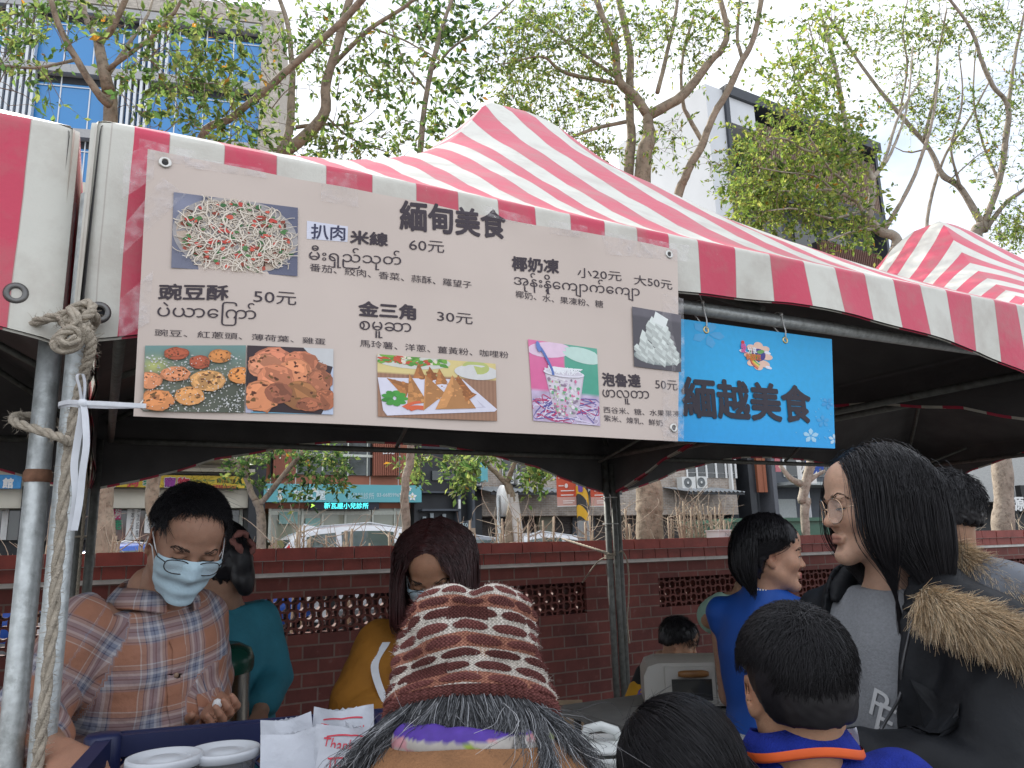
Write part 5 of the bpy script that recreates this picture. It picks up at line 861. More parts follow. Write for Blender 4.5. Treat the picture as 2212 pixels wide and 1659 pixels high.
# round sign, tilted board, ladder sign
c = at(1078, 1160, 14.); o = empty('round_sign', (c[0], c[1], .1), YAW, 'round white traffic mirror seen from the side on a thin post', 'traffic sign'); zc = at(1082, 1082, 14.)[2]; b = MB(); b.tube([(c[0], c[1], .1), (c[0], c[1], zc+.1)], .03, 10); b.build('post', M_GALV, o, True); b = MB(); Rm = RZ(.35) @ RY(math.pi/2); b.lathe([(.001, .09), (.2, .075), (.27, .03), (.28, 0), (.28, -.04), (.001, -.05)], (c[0]+.09, c[1], zc), 24, R=Rm); b.build('disc', M_W, o, True)
c = at(1121, 1130, 12.); o = empty('leaning_board', (c[0], c[1], 0.1), YAW, 'narrow white board leaning behind the bare hedge', 'board'); b = MB(); b.box(c+np.array([0, 0, -.35]), (.17, .04, 1.6), RZ(YAW) @ RY(-.12), taper=.95); b.box(c+np.array([-.0, -.03, -.35]), (.12, .03, 1.5), RZ(YAW) @ RY(-.12)); b.build('panel', mat('board_white', (.6, .58, .56), .6), o)
Ds = 19.; c = at(1742, 1100, Ds); o = empty('pole_sign', (c[0], c[1], .1), YAW, 'white hanging sign with a blue character on a pale grey pole', 'sign'); b = MB(); b.tube([(c[0], c[1], .1), (c[0], c[1], 4.6)], .11, 14); b.build('pole', mat('pole_grey'), o, True)
p0, p1 = at(1732, 1046, Ds-.4), at(1765, 1044, Ds-.4); zt = at(1735, 985, Ds-.4)[2]; b = MB(); b.prism([p0, p1, p1*np.array([1, 1, 0])+Z1*zt, p0*np.array([1, 1, 0])+Z1*zt], N1*.1); b.build('panel', M_W, o); b = MB(); lettering(b, '梯', p0+(p1-p0)*.3+Z1*.24-N1*.01, p1-p0, Z1, .46, .012); b.build('lettering', mat('letter_blue', (.03, .08, .35), .6), o); b = MB(); lettering(b, '修\n/\n保\n養', p0+(p1-p0)*.06+Z1*.5-N1*.01, p1-p0, Z1, .15, .003); b.build('lettering', M_K, o)
# transformer box and small white box
o = empty('transformer_box', T(0, 0, 0), YAW, 'dark green metal transformer cabinet behind the brick wall', 'cabinet'); t = 5.5; s0, z1 = onT(1586, 1128, t); s1, _ = onT(1830, 1128, t); o.location = Vector(T((s0+s1)/2, t+.5, 0.1))
M_GRN = mat('green_enamel', (.055, .15, .10), .45, var=.12, scale=5, dirt=((.05, .09, .06), 6, .6, .4)); b = MB(); bb(b, s0, s1, t, t+.9, .1, z1); lb(b, 'body', M_GRN, o); b = MB(); bb(b, s0-.04, s1+.04, t-.05, t+.95, z1, z1+.045); lb(b, 'lid', M_GRN, o)
b = MB(); sc_ = onT(1612, 1130, t)[0]; bb(b, s0+.03, sc_, t-.012, t, .2, z1-.05); bb(b, sc_+.03, s1-.03, t-.012, t, .2, z1-.05); lb(b, 'door', M_GRN, o)
for k in range(3): b = MB(); sv, zv = onT(1808+k*13, 1140, t); [bb(b, sv, sv+.075, t-.03, t-.012, zv-.012-q*.035, zv+.006-q*.035) for q in range(3)]; lb(b, 'vent', M_GRN, o)
o = empty('white_box', T(s0-.2, 5.3, .1), YAW, 'small white lettered box on the wall beside the green cabinet', 'box'); sa, za = onT(1563, 1166, 4.5); sb_, zb2 = onT(1586, 1146, 4.5); b = MB(); bb(b, sa, sb_, 4.56, 4.75, 1.2, zb2); bb(b, sa-.01, sb_+.01, 4.55, 4.76, zb2, zb2+.012); lb(b, 'case', M_W, o); face_text(o, 'NJC', 1567, 1160, 1583, 1160, 1150, 4.555, mat('pale_grey_print', (.3, .3, .3), .6))
# ================================================================= parked cars
def car(label, px, Dt, L, H, paint, kind, name='parked_car', glassm=None):
    """Dt street offset of the near side; px pixel of the rear end"""
    s0 = onT(px, 1140, Dt)[0]; root = empty(name, T(s0+L/2, Dt+.88, .13), YAW, label, 'car', 'cars parked along the road')
    if kind == 'suv': st = [(0, .52, .98, .98), (.03, .36, 1.02, 1.12), (.10, .30, 1.04, 1.52), (.18, .28, 1.04, 1.63), (.32, .28, 1.03, 1.69), (.46, .28, 1.02, 1.685), (.58, .28, 1.01, 1.60), (.66, .28, 1.0, 1.40), (.745, .29, .99, 1.04), (.78, .29, .985, 1.0), (.9, .30, .94, .95), (.97, .36, .80, .82), (1., .45, .62, .63)]
    else: st = [(0, .5, .90, .90), (.03, .36, .96, .97), (.10, .28, .98, 1.02), (.16, .26, .98, 1.10), (.27, .25, .97, 1.36), (.38, .25, .96, 1.46), (.48, .25, .95, 1.47), (.58, .25, .94, 1.40), (.66, .25, .93, 1.22), (.74, .26, .92, .95), (.78, .26, .90, .92), (.9, .28, .84, .85), (.97, .34, .70, .72), (1., .42, .55, .56)]
    k = H/(1.69 if kind == 'suv' else 1.47); X = np.array([q[0] for q in st])*L-L/2; zl, zb, zr = [np.array([q[i] for q in st])*k for i in (1, 2, 3)]
    n = 90; xf = np.linspace(-L/2, L/2, n); f = lambda y: np.interp(xf, X, y); zl, zb, zr = f(zl), f(zb), f(zr); ker = np.ones(5)/5; sm = lambda y: np.convolve(np.pad(y, 2, 'edge'), ker, 'valid'); zl, zb, zr = sm(zl), sm(zb), sm(zr)
    hw = .89*(1-.10*np.abs(2*xf/L)**4-.06*np.abs(2*xf/L)**12); gh = np.clip((zr-zb)/(.5*k), 0, 1); tw = hw*(1-.24*gh); G = []
    sec = [(lambda: (hw*.90, zl)), (lambda: (hw*.99, zl+.18)), (lambda: (hw*1.0, zl*.45+zb*.55)), (lambda: (hw*.985, zb-.04)), (lambda: (hw*.955, zb)), (lambda: (hw*.955*(.5)+tw*.5, zb*.5+(zr-.05*gh)*.5)), (lambda: (tw, zr-.05*gh)), (lambda: (tw*.86, zr-.012*gh)), (lambda: (tw*.45, zr+.012)), (lambda: (tw*0, zr+.018))]
    half = [fn() for fn in sec]; full = [(w, z) for w, z in half]+[(-w, z) for w, z in half[::-1][1:]]
    G = np.stack([np.stack([xf, w, z], 1) for w, z in full], 1); b = MB(); b.grid(G); b.add(np.stack([np.array([xf[0]]*len(full)), [w[0] for w, z in full], [z[0] for w, z in full]], 1), [list(range(len(full)))]); b.add(np.stack([np.array([xf[-1]]*len(full)), [w[-1] for w, z in full], [z[-1] for w, z in full]], 1), [list(range(len(full)))[::-1]]); b.grid(np.stack([G[:, 0], G[:, -1]], 1))
    def cb(b, name, m, par, smooth=False): o = b.build(name, m, None, smooth); o.location = root.location; o.rotation_euler = (0, 0, YAW); o.parent = par; o.matrix_parent_inverse = pm(par).inverted(); return o
    bo = cb(b, 'body', paint, root, True); GL = glassm or glass('car_glass', (.10, .13, .12), .04)
    def strip(x0, x1, sd, lo, hi, off=.006):
        i = np.where((xf >= x0) & (xf <= x1))[0]; w0, z0 = half[4][0][i], half[4][1][i]; w1, z1 = half[6][0][i], half[6][1][i]; A = np.stack([xf[i], sd*(w0+(w1-w0)*lo+off), z0+(z1-z0)*lo+.0], 1); B_ = np.stack([xf[i], sd*(w0+(w1-w0)*hi+off), z0+(z1-z0)*hi], 1); return np.stack([A, B_] if sd < 0 else [B_, A])
    w_in = [(-.36, -.235), (-.225, .0), (.012, .19)] if kind == 'suv' else [(-.27, -.19), (-.18, .0), (.012, .19)]
    for sd in (-1, 1):
        for a, c_ in w_in: b = MB(); b.grid(strip(a*L, c_*L, sd, .10, .90)); cb(b, 'window', GL, root, True)
    xi = np.where((xf > .13*L) & (xf < .245*L))[0]; b = MB(); b.grid(np.stack([np.stack([xf[xi]+.006, w*tw[xi]*.86, zr[xi]+.014+.005*(1-w*w)], 1) for w in np.linspace(-1, 1, 7)])); cb(b, 'windscreen', GL, root, True)
    xi = np.where((xf > -.485*L) & (xf < -.40*L if kind == 'suv' else (xf > -.34*L) & (xf < -.23*L)))[0]
    if len(xi) > 1: b = MB(); b.grid(np.stack([np.stack([xf[xi]-.008, w*tw[xi]*.86, zr[xi]+.014], 1) for w in np.linspace(-1, 1, 7)])); cb(b, 'rear_window', GL, root, True)
    for sd in (-1, 1):
        b = MB(); i0 = np.where((xf > -.497*L) & (xf < -.42*L))[0]
        for zz in ((.82, 1.0, 1.18, 1.34, 1.44) if kind == 'suv' else (.66, .78, .88),): A = [np.stack([xf[i0]*1.0-.012*(z_ < 1.3), np.full(len(i0), sd*(.885 if z_ < 1.1 else .885-.14*(z_-1.1)/.5)), np.minimum(z_*k, zr[i0]+.0)], 1) for z_ in zz]; b.grid(np.stack(A if sd > 0 else A[::-1]))
        cb(b, 'tail_light', mat('tail_red', (.55, .02, .02), .2, var=.1, coat=.6), root, True)
        b = MB(); b.box((L/2-.16, sd*.62, .66*k), (.25, .34, .14), RZ(-sd*.35)); cb(b, 'headlight', M_W, root)
        b = MB(); b.box((.17*L, sd*.98, 1.02*k), (.12, .2, .13)); cb(b, 'wing_mirror', paint, root)
        for q in (-.31*L, .31*L):
            b = MB(); Rm = RX(math.pi/2); b.lathe([(.2, -.10), (.31, -.10), (.335, -.07), (.335, .07), (.31, .10), (.2, .10)], (q, sd*.80, .335), 28, R=Rm); w_ = cb(b, 'wheel', mat('tyre_rubber', (.02, .02, .02), .9), root, True); b = MB(); b.lathe([(.001, .09), (.06, .10), (.17, .075), (.205, .098), (.205, -.09)], (q, sd*.80, .335), 20, R=RX(-sd*math.pi/2)); cb(b, 'rim', M_FIN, w_, True)
    b = MB(); bl_ = [(L*q, H-.0) for q in (-.3, .05)]
    for sd in (-1, 1): b.tube([(-.30*L, sd*.60, np.interp(-.30*L, xf, zr)+.03), (-.1*L, sd*.62, np.interp(-.1*L, xf, zr)+.035), (.1*L, sd*.60, np.interp(.1*L, xf, zr)+.03)], .016, 6)
    cb(b, 'roof_rail', M_FIN, root, True)
    b = MB(); b.add([(-.36*L, -.03, np.interp(-.36*L, xf, zr)+.01), (-.27*L, -.03, np.interp(-.27*L, xf, zr)+.01), (-.33*L, 0, np.interp(-.33*L, xf, zr)+.13), (-.36*L, .03, np.interp(-.36*L, xf, zr)+.01), (-.27*L, .03, np.interp(-.27*L, xf, zr)+.01)], [(0, 1, 2), (3, 2, 4), (0, 2, 3), (1, 4, 2)]); cb(b, 'antenna', paint, root)
    return root
P_WHITE = mat('white_paint', (.72, .74, .77), .25, var=.02, coat=.8); P_BLUE = mat('blue_paint', (.03, .10, .42), .25, var=.03, coat=.8); P_SILV = mat('silver_paint', (.62, .63, .65), .28, .3, var=.02, coat=.8); P_GREY = mat('grey_paint', (.16, .17, .19), .3, .3, var=.02, coat=.8)
car('white estate car with red rear lights parked before the clinic', 583, 12.2, 4.6, 1.80, P_WHITE, 'suv'); car('blue car parked at the left before the pet shop', -60, 10.4, 4.4, 1.52, P_BLUE, 'sedan'); car('silver saloon car parked in front of the dark gate house', 990, 11.4, 4.6, 1.58, P_SILV, 'sedan'); car('dark grey car half hidden behind the white estate car', 868, 15.4, 4.5, 1.62, P_GREY, 'sedan')
# ================================================================= sculpting toolkit: signed distance grids -> one continuous surface
class Sculpt:
    def __init__(s, lo, hi, h):
        s.lo = np.array(lo, float); s.h = h; n = np.ceil((np.array(hi)-s.lo)/h).astype(int)+1; s.n = n; s.D = np.full(n, .12, np.float32); s.ax = [s.lo[i]+h*np.arange(n[i]) for i in range(3)]
    def _box(s, lo, hi, pad):
        a = np.clip(np.floor((lo-pad-s.lo)/s.h).astype(int), 0, s.n); b = np.clip(np.ceil((hi+pad-s.lo)/s.h).astype(int)+1, 0, s.n)
        if np.any(b-a < 1): return None
        sl = tuple(slice(i, j) for i, j in zip(a, b)); return sl, np.stack(np.meshgrid(*[s.ax[i][sl[i]] for i in range(3)], indexing='ij'), -1)
    def _mix(s, sl, d, k, op):
        D = s.D[sl]
        if op > 0: h = np.clip(.5+.5*(D-d)/k, 0, 1); s.D[sl] = D*(1-h)+d*h-k*h*(1-h)
        else: h = np.clip(.5-.5*(D+d)/k, 0, 1); s.D[sl] = D*(1-h)-d*h+k*h*(1-h)
        return s
    def cap(s, a, b, ra, rb=None, k=.02, op=1, pad=.05):
        a, b = np.asarray(a, float), np.asarray(b, float); rb = ra if rb is None else rb; r = max(ra, rb); q = s._box(np.minimum(a, b)-r, np.maximum(a, b)+r, pad+k)
        if q is None: return s
        sl, P = q; v = b-a; t = np.clip(((P-a)@v)/max(1e-9, v@v), 0, 1); d = np.linalg.norm(P-a-t[..., None]*v, axis=-1)-(ra+(rb-ra)*t); return s._mix(sl, d, k, op)
    def ell(s, c, r, R=None, k=.02, op=1, pad=.05):
        c, r = np.asarray(c, float), np.asarray(r, float); m = r.max(); q = s._box(c-m, c+m, pad+k)
        if q is None: return s
        sl, P = q; L = P-c; L = L if R is None else L@np.asarray(R); k0 = np.linalg.norm(L/r, axis=-1); k1 = np.linalg.norm(L/(r*r), axis=-1); d = k0*(k0-1)/np.maximum(k1, 1e-6); d = np.where(k0 < 1e-4, -r.min(), d); return s._mix(sl, d, k, op)
    def chain(s, P, R, k=.015):
        for i in range(len(P)-1): s.cap(P[i], P[i+1], R[i], R[i+1], k)
        return s
    def field(s, fn): s.D = s.D+fn(np.stack(np.meshgrid(*s.ax, indexing='ij'), -1)).astype(np.float32); return s
    def smooth(s, it=1):
        for _ in range(it):
            for ax in range(3): s.D = (np.roll(s.D, 1, ax)+2*s.D+np.roll(s.D, -1, ax))/4
        return s
    def sample(s, P):
        q = (np.asarray(P)-s.lo)/s.h; i = np.clip(np.floor(q).astype(int), 0, s.n-2); f = np.clip(q-i, 0, 1); o = 0
        for dx in (0, 1):
            for dy in (0, 1):
                for dz in (0, 1): o = o+s.D[i[..., 0]+dx, i[..., 1]+dy, i[..., 2]+dz]*(f[..., 0] if dx else 1-f[..., 0])*(f[..., 1] if dy else 1-f[..., 1])*(f[..., 2] if dz else 1-f[..., 2])
        return o
    def normal(s, P):
        e = s.h*.8; g = np.stack([s.sample(P+np.eye(3)[i]*e)-s.sample(P-np.eye(3)[i]*e) for i in range(3)], -1); return g/np.maximum(1e-9, np.linalg.norm(g, axis=-1, keepdims=True))
    def project(s, P, off=0., it=8):
        P = np.array(P, float)
        for _ in range(it): P = P-s.normal(P)*(s.sample(P)-off)[..., None]*.9
        return P
    def surf(s):
        D = s.D.copy()
        for ax in range(3):
            ix = [slice(None)]*3; ix[ax] = 0; D[tuple(ix)] = np.maximum(D[tuple(ix)], .01); ix[ax] = -1; D[tuple(ix)] = np.maximum(D[tuple(ix)], .01)
        I = D < 0; c = sum(I[a:I.shape[0]-1+a, b:I.shape[1]-1+b, e:I.shape[2]-1+e].astype(np.int8) for a in (0, 1) for b in (0, 1) for e in (0, 1)); act = (c > 0) & (c < 8); idx = np.full(act.shape, -1); ii = np.argwhere(act); idx[act] = np.arange(len(ii)); acc = np.zeros((len(ii), 3)); cnt = np.zeros(len(ii))
        co = [(a, b, e) for a in (0, 1) for b in (0, 1) for e in (0, 1)]; val = {q: D[ii[:, 0]+q[0], ii[:, 1]+q[1], ii[:, 2]+q[2]] for q in co}
        for p in co:
            for ax in range(3):
                if p[ax]: continue
                q = list(p); q[ax] = 1; q = tuple(q); a, b = val[p], val[q]; m = (a < 0) != (b < 0); t = np.where(m, a/np.where(m, a-b, 1), 0); pt = np.tile(np.array(p, float), (len(ii), 1)); pt[:, ax] = t; acc[m] += pt[m]; cnt += m
        V = s.lo+(ii+acc/np.maximum(cnt, 1)[:, None])*s.h; F = []
        for ax in range(3):
            a1, a2 = (ax+1) % 3, (ax+2) % 3; sl0 = [slice(None)]*3; sl1 = [slice(None)]*3; sl0[ax] = slice(0, -1); sl1[ax] = slice(1, None); A, B = I[tuple(sl0)], I[tuple(sl1)]; e = np.argwhere(A != B); e = e[(e[:, a1] > 0) & (e[:, a2] > 0) & (e[:, a1] < act.shape[a1]) & (e[:, a2] < act.shape[a2])]
            def g(d1, d2): k = e.copy(); k[:, a1] -= d1; k[:, a2] -= d2; return idx[k[:, 0], k[:, 1], k[:, 2]]
            q = np.stack([g(1, 1), g(0, 1), g(0, 0), g(1, 0)], 1); fl = ~A[e[:, 0], e[:, 1], e[:, 2]]; q[fl] = q[fl][:, ::-1]; F.append(q)
        F = np.concatenate(F); F = F[(F >= 0).all(1)]; return V, F
def frame(fwd, up=(0, 0, 1), roll=0.):
    y = unit(fwd); x = unit(np.cross(y, up)); z = np.cross(x, y); c, d = math.cos(roll), math.sin(roll); return np.stack([x*c+z*d, y, z*c-x*d], 1)
def fnoise(P, f, seed=0):
    R = np.random.default_rng(seed); o = 0
    for i in range(5): k = R.normal(size=3)*f; o = o+np.sin(P@k+R.uniform(0, 6)+1.3*np.sin(P@(R.normal(size=3)*f*.7)))
    return o/5
SKIN = {}
def skin(name, col):
    if name not in SKIN: SKIN[name] = mat('skin_'+name, attr='Col', rough=.55, var=.10, scale=55, spec=.28, sub=.15, bump=.16, bscale=420, dirt=((.30, .13, .085), 30, .56, .35))
    return SKIN[name], np.array(col)
class Head:
    """sculpts a head; c is the point between the ears at eye height, R's columns are right, forward, up"""
    def __init__(s, c, R, k=1., h=.003, female=False, face=True, neck=None, nr=.052):
        s.c, s.R, s.k = np.asarray(c, float), R, k; w = lambda x, y, z: s.c+R@(np.array([x, y, z])*k); s.w = w; P = [w(x, y, z) for x in (-.11, .11) for y in (-.14, .14) for z in (-.15, .15)]+([np.asarray(neck)-.09, np.asarray(neck)+.07] if neck is not None else []); P = np.array(P); S_ = Sculpt(P.min(0), P.max(0), h); s.S = S_; E = lambda c_, r, q=.02, op=1, rot=None: S_.ell(w(*c_), np.array(r)*k, R if rot is None else R@rot, q*k, op); Cp = lambda a, b, ra, rb=None, q=.015, op=1: S_.cap(w(*a), w(*b), ra*k, (ra if rb is None else rb)*k, q*k, op)
        E((0, -.014, .032), (.0745, .094, .083)); E((0, .022, -.03), (.060 if female else .064, .062, .082), .03)
        for sx in (-1, 1): Cp((sx*.050, -.004, -.052), (sx*.014, .068, -.094), .020, .015, .028); E((sx*.040, .060, -.022), (.024, .022, .022), .028)
        E((0, .074, -.098), (.019, .016, .014), .02); E((0, .055, .055), (.052, .035, .04), .03)
        if face:
            Cp((-.036, .080, .019), (.036, .080, .019), .009, None, .018)
            for sx in (-1, 1): E((sx*.032, .094, .002), (.018, .013, .0115), .012, -1); E((sx*.031, .0725, .001), (.0155, .0135, .0115), .004); Cp((sx*.019, .084, .0075), (sx*.044, .076, .0065), .0028, .0026, .005)
            nt_ = .098 if female else .104; Cp((0, .082 if female else .084, .008), (0, nt_, -.026), .0066, .0092 if female else .0098, .012); E((0, nt_-.001, -.028), (.0105, .0095, .009), .008)
            for sx in (-1, 1): E((sx*.0125, nt_-.009, -.031), (.0075, .009, .0065), .006); E((sx*.007, nt_-.003, -.0375), (.0035, .004, .003), .003, -1)
            Cp((-.021, .081, -.060), (0, .0895 if female else .091, -.0565), .0046, .0056, .005); Cp((.021, .081, -.060), (0, .0895 if female else .091, -.0565), .0046, .0056, .005); Cp((-.018, .082, -.0665), (0, .088, -.068), .0048, .0066, .006); Cp((.018, .082, -.0665), (0, .088, -.068), .0048, .0066, .006)
            Cp((-.023, .090, -.0625), (0, .0975, -.0622), .0013, .0013, .003, -1); Cp((.023, .090, -.0625), (0, .0995, -.0622), .0013, .0013, .003, -1); E((0, .091, -.081), (.02, .008, .006), .01, -1)
        for sx in (-1, 1):
            rt = RZ(-sx*.52)@RX(-.18); E((sx*.0785, -.012, -.006), (.0065, .020, .032), .008, 1, rt); E((sx*.0855, -.006, -.003), (.005, .010, .019), .006, -1, rt); E((sx*.078, -.006, -.034), (.006, .009, .009), .008, 1, rt)
        if neck is not None: Cp_ = S_.cap(w(0, -.028, -.055), np.asarray(neck)-np.array([0, 0, .04]), nr*k, (nr+.008)*k, .03*k)
    def mesh(s, tone, lips=(.30, .085, .07), red=.2):
        V, F = s.S.surf(); L = (V-s.c)@s.R/s.k; t = np.array(tone); col = np.tile(t, (len(V), 1))*(1+.06*fnoise(V, 60, 2))[:, None]
        def blend(m, c): col[:] = col*(1-m[:, None])+np.array(c)*m[:, None]
        g = lambda c, r: np.exp(-(((L-np.array(c))/np.array(r))**2).sum(1))
        for sx in (-1, 1): blend(.35*g((sx*.042, .06, -.03), (.022, .03, .02)), t*np.array([1.08, .78, .72])); blend(.45*g((sx*.078, -.01, 0), (.012, .03, .03)), t*np.array([1.1, .75, .7])); blend(.25*g((sx*.031, .08, -.012), (.016, .02, .007)), t*.65)
        blend(.3*g((0, .105, -.03), (.013, .015, .012)), t*np.array([1.1, .78, .72])); m = np.clip(1-((L[:, 0]/.0235)**2+((L[:, 2]+.0625)/(.0115*(1-.25*np.abs(L[:, 0])/.023)))**2), 0, 1)**.5*(L[:, 1] > .07); blend(np.clip(m*1.2, 0, .85), lips); m = np.exp(-((L[:, 2]+.0622)/.0016)**2)*(np.abs(L[:, 0]) < .022)*(L[:, 1] > .075); blend(m*.7, np.array(lips)*.3)
        return V, F, col
    def on(s, x, y, z, off=.001): return s.S.project(np.array([s.w(x, y, z)]), off)[0]
def face_details(H, parent, brow=.8, eyes='down', bm=None, white=True):
    """brows, lash lines and eyes laid on the sculpted face"""
    bm = bm or mat('brow_hair', (.018, .013, .011), .7); P, Rr = [], []; R = np.random.default_rng(5)
    for sx in (-1, 1):
        for i in range(int(60*brow)):
            u = R.uniform(0, 1); x = sx*(.014+.036*u); z = .0215+.0025*math.sin(u*2.8)-.003*u+R.normal()*.0013; a = H.w(x, .09-.02*u, z); d = H.R@np.array([sx*.010, -.003, .004-.006*u])*H.k; Q = H.S.project(np.array([a, a+d*.5, a+d]), .0008); P.append(Q); Rr.append(np.array([.0005, .0005, .0002])*H.k)
    strands('eyebrows', np.array(P), np.array(Rr), bm, parent)
    b = MB(); ew = MB()
    for sx in (-1, 1):
        xs = np.linspace(.0175, .0475, 9); up = [H.w(sx*x, .09-.012*((x-.018)/.03)**2, (.0010 if eyes == 'down' else .0045)*math.sin((x-.0175)/.03*math.pi)-.0025+.001*(x-.0175)/.03) for x in xs]; lo = [H.w(sx*x, .09-.012*((x-.018)/.03)**2, -.0030-.0028*math.sin((x-.0175)/.03*math.pi)) for x in xs]; up = H.S.project(np.array(up), .0006); lo = H.S.project(np.array(lo), .0004)
        b.tube(up, np.array([.0006, .001, .0013, .0014, .0014, .0014, .0014, .0012, .0008])*H.k, 5)
        if white:
            G = np.stack([up, up*.6+lo*.4, lo])+(H.R@np.array([0, .0006, 0])); ew.grid(G if sx > 0 else G[::-1], 0); c = (up[4]+lo[4])/2+H.R@np.array([0, .0015, .0004]); a = np.linspace(0, 2*math.pi, 13)[:-1]; r = np.linalg.norm(up[4]-lo[4])*.55; ew.poly([c+H.R@np.array([sx*r*1.1*math.cos(q), 0, r*math.sin(q)]) for q in (a if sx < 0 else a[::-1])], 1)
    b.build('eyelashes', bm, parent, True)
    if white: ew.build('eyes', [mat('eye_white', (.45, .41, .38), .3), mat('eye_iris', (.015, .01, .008), .15)], parent)
M_HAIR = mat('black_hair', (.0115, .0105, .0125), .40, var=.3, scale=30, spec=.36); M_HAIRB = mat('brown_black_hair', (.028, .014, .012), .4, var=.3, scale=30, spec=.5)
def cap_hair(H, name, mt, parent, front=.062, low=-.045, thick=.012, lowf=.02, nape=-.07, h=.004, bump=.0025, side=None, jag=1.):
    """close fitting mass of hair on the skull, cut by a hairline; returns its sculpt"""
    P = np.array([H.w(x, y, z) for x in (-.14, .14) for y in (-.16, .15) for z in (-.18, .17)]); S_ = Sculpt(P.min(0), P.max(0), h); k = H.k; S_.ell(H.w(0, -.018, .036), np.array([.0745+thick, .092+thick, .083+thick])*k, H.R); S_.ell(H.w(0, -.045, -.02), np.array([.066+thick*.7, .058+thick*.7, .07])*k, H.R, .03)
    X = np.stack(np.meshgrid(*S_.ax, indexing='ij'), -1); L = (X-H.c)@H.R/k; az = np.arctan2(np.abs(L[..., 0]), L[..., 1]); line = np.interp(az, [0, .5, .95, 1.25, 1.55, 1.9, 2.3, 3.15], [front, front-.002, front-.018, lowf, low if side is None else side, low-.012, nape+.01, nape]); cut = (line+jag*(.006*np.sin(az*23)+.004*np.sin(az*61))-L[..., 2])*.75*k
    S_.D = np.maximum(S_.D, cut.astype(np.float32)); S_.field(lambda Q: bump*fnoise(Q, 160, 4)+bump*.5*fnoise(Q, 420, 6)); V, F = S_.surf(); np_mesh(name, V, F, mt, parent); S_.hairline = line; return S_
def hair_flow(H, N, K, length, whorl, lift, seed, region, jit=.12, grav=0., ofs=.012, drop=None, curl=0.):
    """N strands combed away from the whorl over the skull; returns centre lines"""
    R = np.random.default_rng(seed); wv = unit(whorl); out = []; A = np.array([.0745, .092, .083]); C = np.array([0, -.018, .036]); d = R.normal(size=(N*6, 3)); d /= np.linalg.norm(d, axis=1, keepdims=True); d = d[region(d)][:N]; n = len(d); st = length*R.uniform(.6, 1.15, n)/K/.09; fl = d-wv; bias = R.normal(size=(n, 3))*jit; P = np.zeros((n, K, 3)); u = d.copy(); l0 = ofs+R.uniform(-.002, .004, n)
    for i in range(K):
        r = 1/np.sqrt(((u/A)**2).sum(1)); q = C+u*(r+l0+lift*(i/(K-1))**1.6)[:, None]; P[:, i] = q; f = u-wv+bias; f = f-u*(f*u).sum(1, keepdims=True); f /= np.maximum(1e-6, np.linalg.norm(f, axis=1, keepdims=True)); f[:, 2] -= grav; f = f-u*(f*u).sum(1, keepdims=True)*(1-.0); u = u+f*st[:, None]; u /= np.linalg.norm(u, axis=1, keepdims=True)
        if curl: bias = bias+R.normal(size=(n, 3))*curl
    return H.c+(P*H.k)@H.R.T
def hand(S_, wr, d, n, s, k=1., curl=(.4, .4, .4, .4), thumb=.5, spread=.06):
    """palm and five fingers: d to the fingertips, n out of the palm, s towards the thumb"""
    d = unit(d); n = unit(n-d*np.dot(n, d)); s0 = np.cross(d, n); s = s0 if np.dot(s0, s) > 0 else -s0; kn = []
    for i, (x, y) in enumerate(((.030, .090), (.010, .095), (-.010, .091), (-.029, .083))):
        p = wr+d*y*k+s*x*k; S_.cap(wr+d*.012*k+s*x*.55*k, p, .0145*k, .0105*k, .014*k); kn.append(p)
    S_.ell(wr+d*.035*k+s*.022*k+n*.008*k, np.array([.02, .014, .026])*k, np.stack([s, n, d], 1), .012*k)
    for i, (p, L) in enumerate(zip(kn, (.068, .076, .070, .054))):
        a = curl[i]; q = p; d0 = unit(d+s*spread*(1.5-i)); A_c = 0.
        for j, (f, r) in enumerate(((.45, .0098), (.31, .0090), (.24, .0080))):
            A_c += a*(.8, 1.0, .7)[j]; dd = d0*math.cos(A_c)+n*math.sin(A_c); q2 = q+dd*L*f*k; S_.cap(q, q2, r*k, (r-.0009)*k, .0028*k); q = q2
    a = wr+d*.022*k+s*.026*k+n*.006*k; b = a+unit(s*.75+d*.62+n*.35)*.042*k; c = b+unit(d*.9+s*.25*(1-thumb)+n*thumb)*.032*k; e = c+unit(d*.95-s*.35*thumb+n*thumb*.9)*.026*k; S_.chain([a, b, c, e], [.0145*k, .0108*k, .0098*k, .0078*k], .006*k)
def torso_prims(S_, hip, neck, rt, k=1., g=0., w=1., dpt=1., belly=1., blend=.05):
    """g grows the surface outwards (cloth)"""
    hip, neck = np.asarray(hip, float), np.asarray(neck, float); up = unit(neck-hip); rt = unit(rt-up*(np.dot(rt, up))); fw = np.cross(up, rt); R = np.stack([rt, fw, up], 1); L = np.linalg.norm(neck-hip); p = lambda a, f=0.: hip+up*L*a+fw*f
    S_.ell(p(.70, .005), np.array([.165*w*k+g, .105*dpt*k+g, .20*k+g]), R, blend); S_.ell(p(.34, .012*belly), np.array([.148*w*k+g, .108*dpt*belly*k+g, .21*k+g]), R, blend); S_.ell(p(.0), np.array([.165*w*k+g, .115*dpt*k+g, .14*k+g]), R, blend); return R
def legs_prims(S_, hip, rt, fw, k, g=0., foot=True):
    hip = np.asarray(hip, float)
    for sx in (-1, 1):
        h = hip+rt*sx*.09*k-np.array([0, 0, .05]); kn = np.array([h[0], h[1], hip[2]*.53])+fw*.02; an = np.array([h[0], h[1], .085]); S_.cap(h, kn, .085*k+g, .06*k+g, .04); S_.cap(kn, an, .058*k+g, .043*k+g, .02)
        if foot: S_.cap(an-np.array([0, 0, .035]), an+fw*.13-np.array([0, 0, .05]), .038*k+g, .034*k+g, .02)
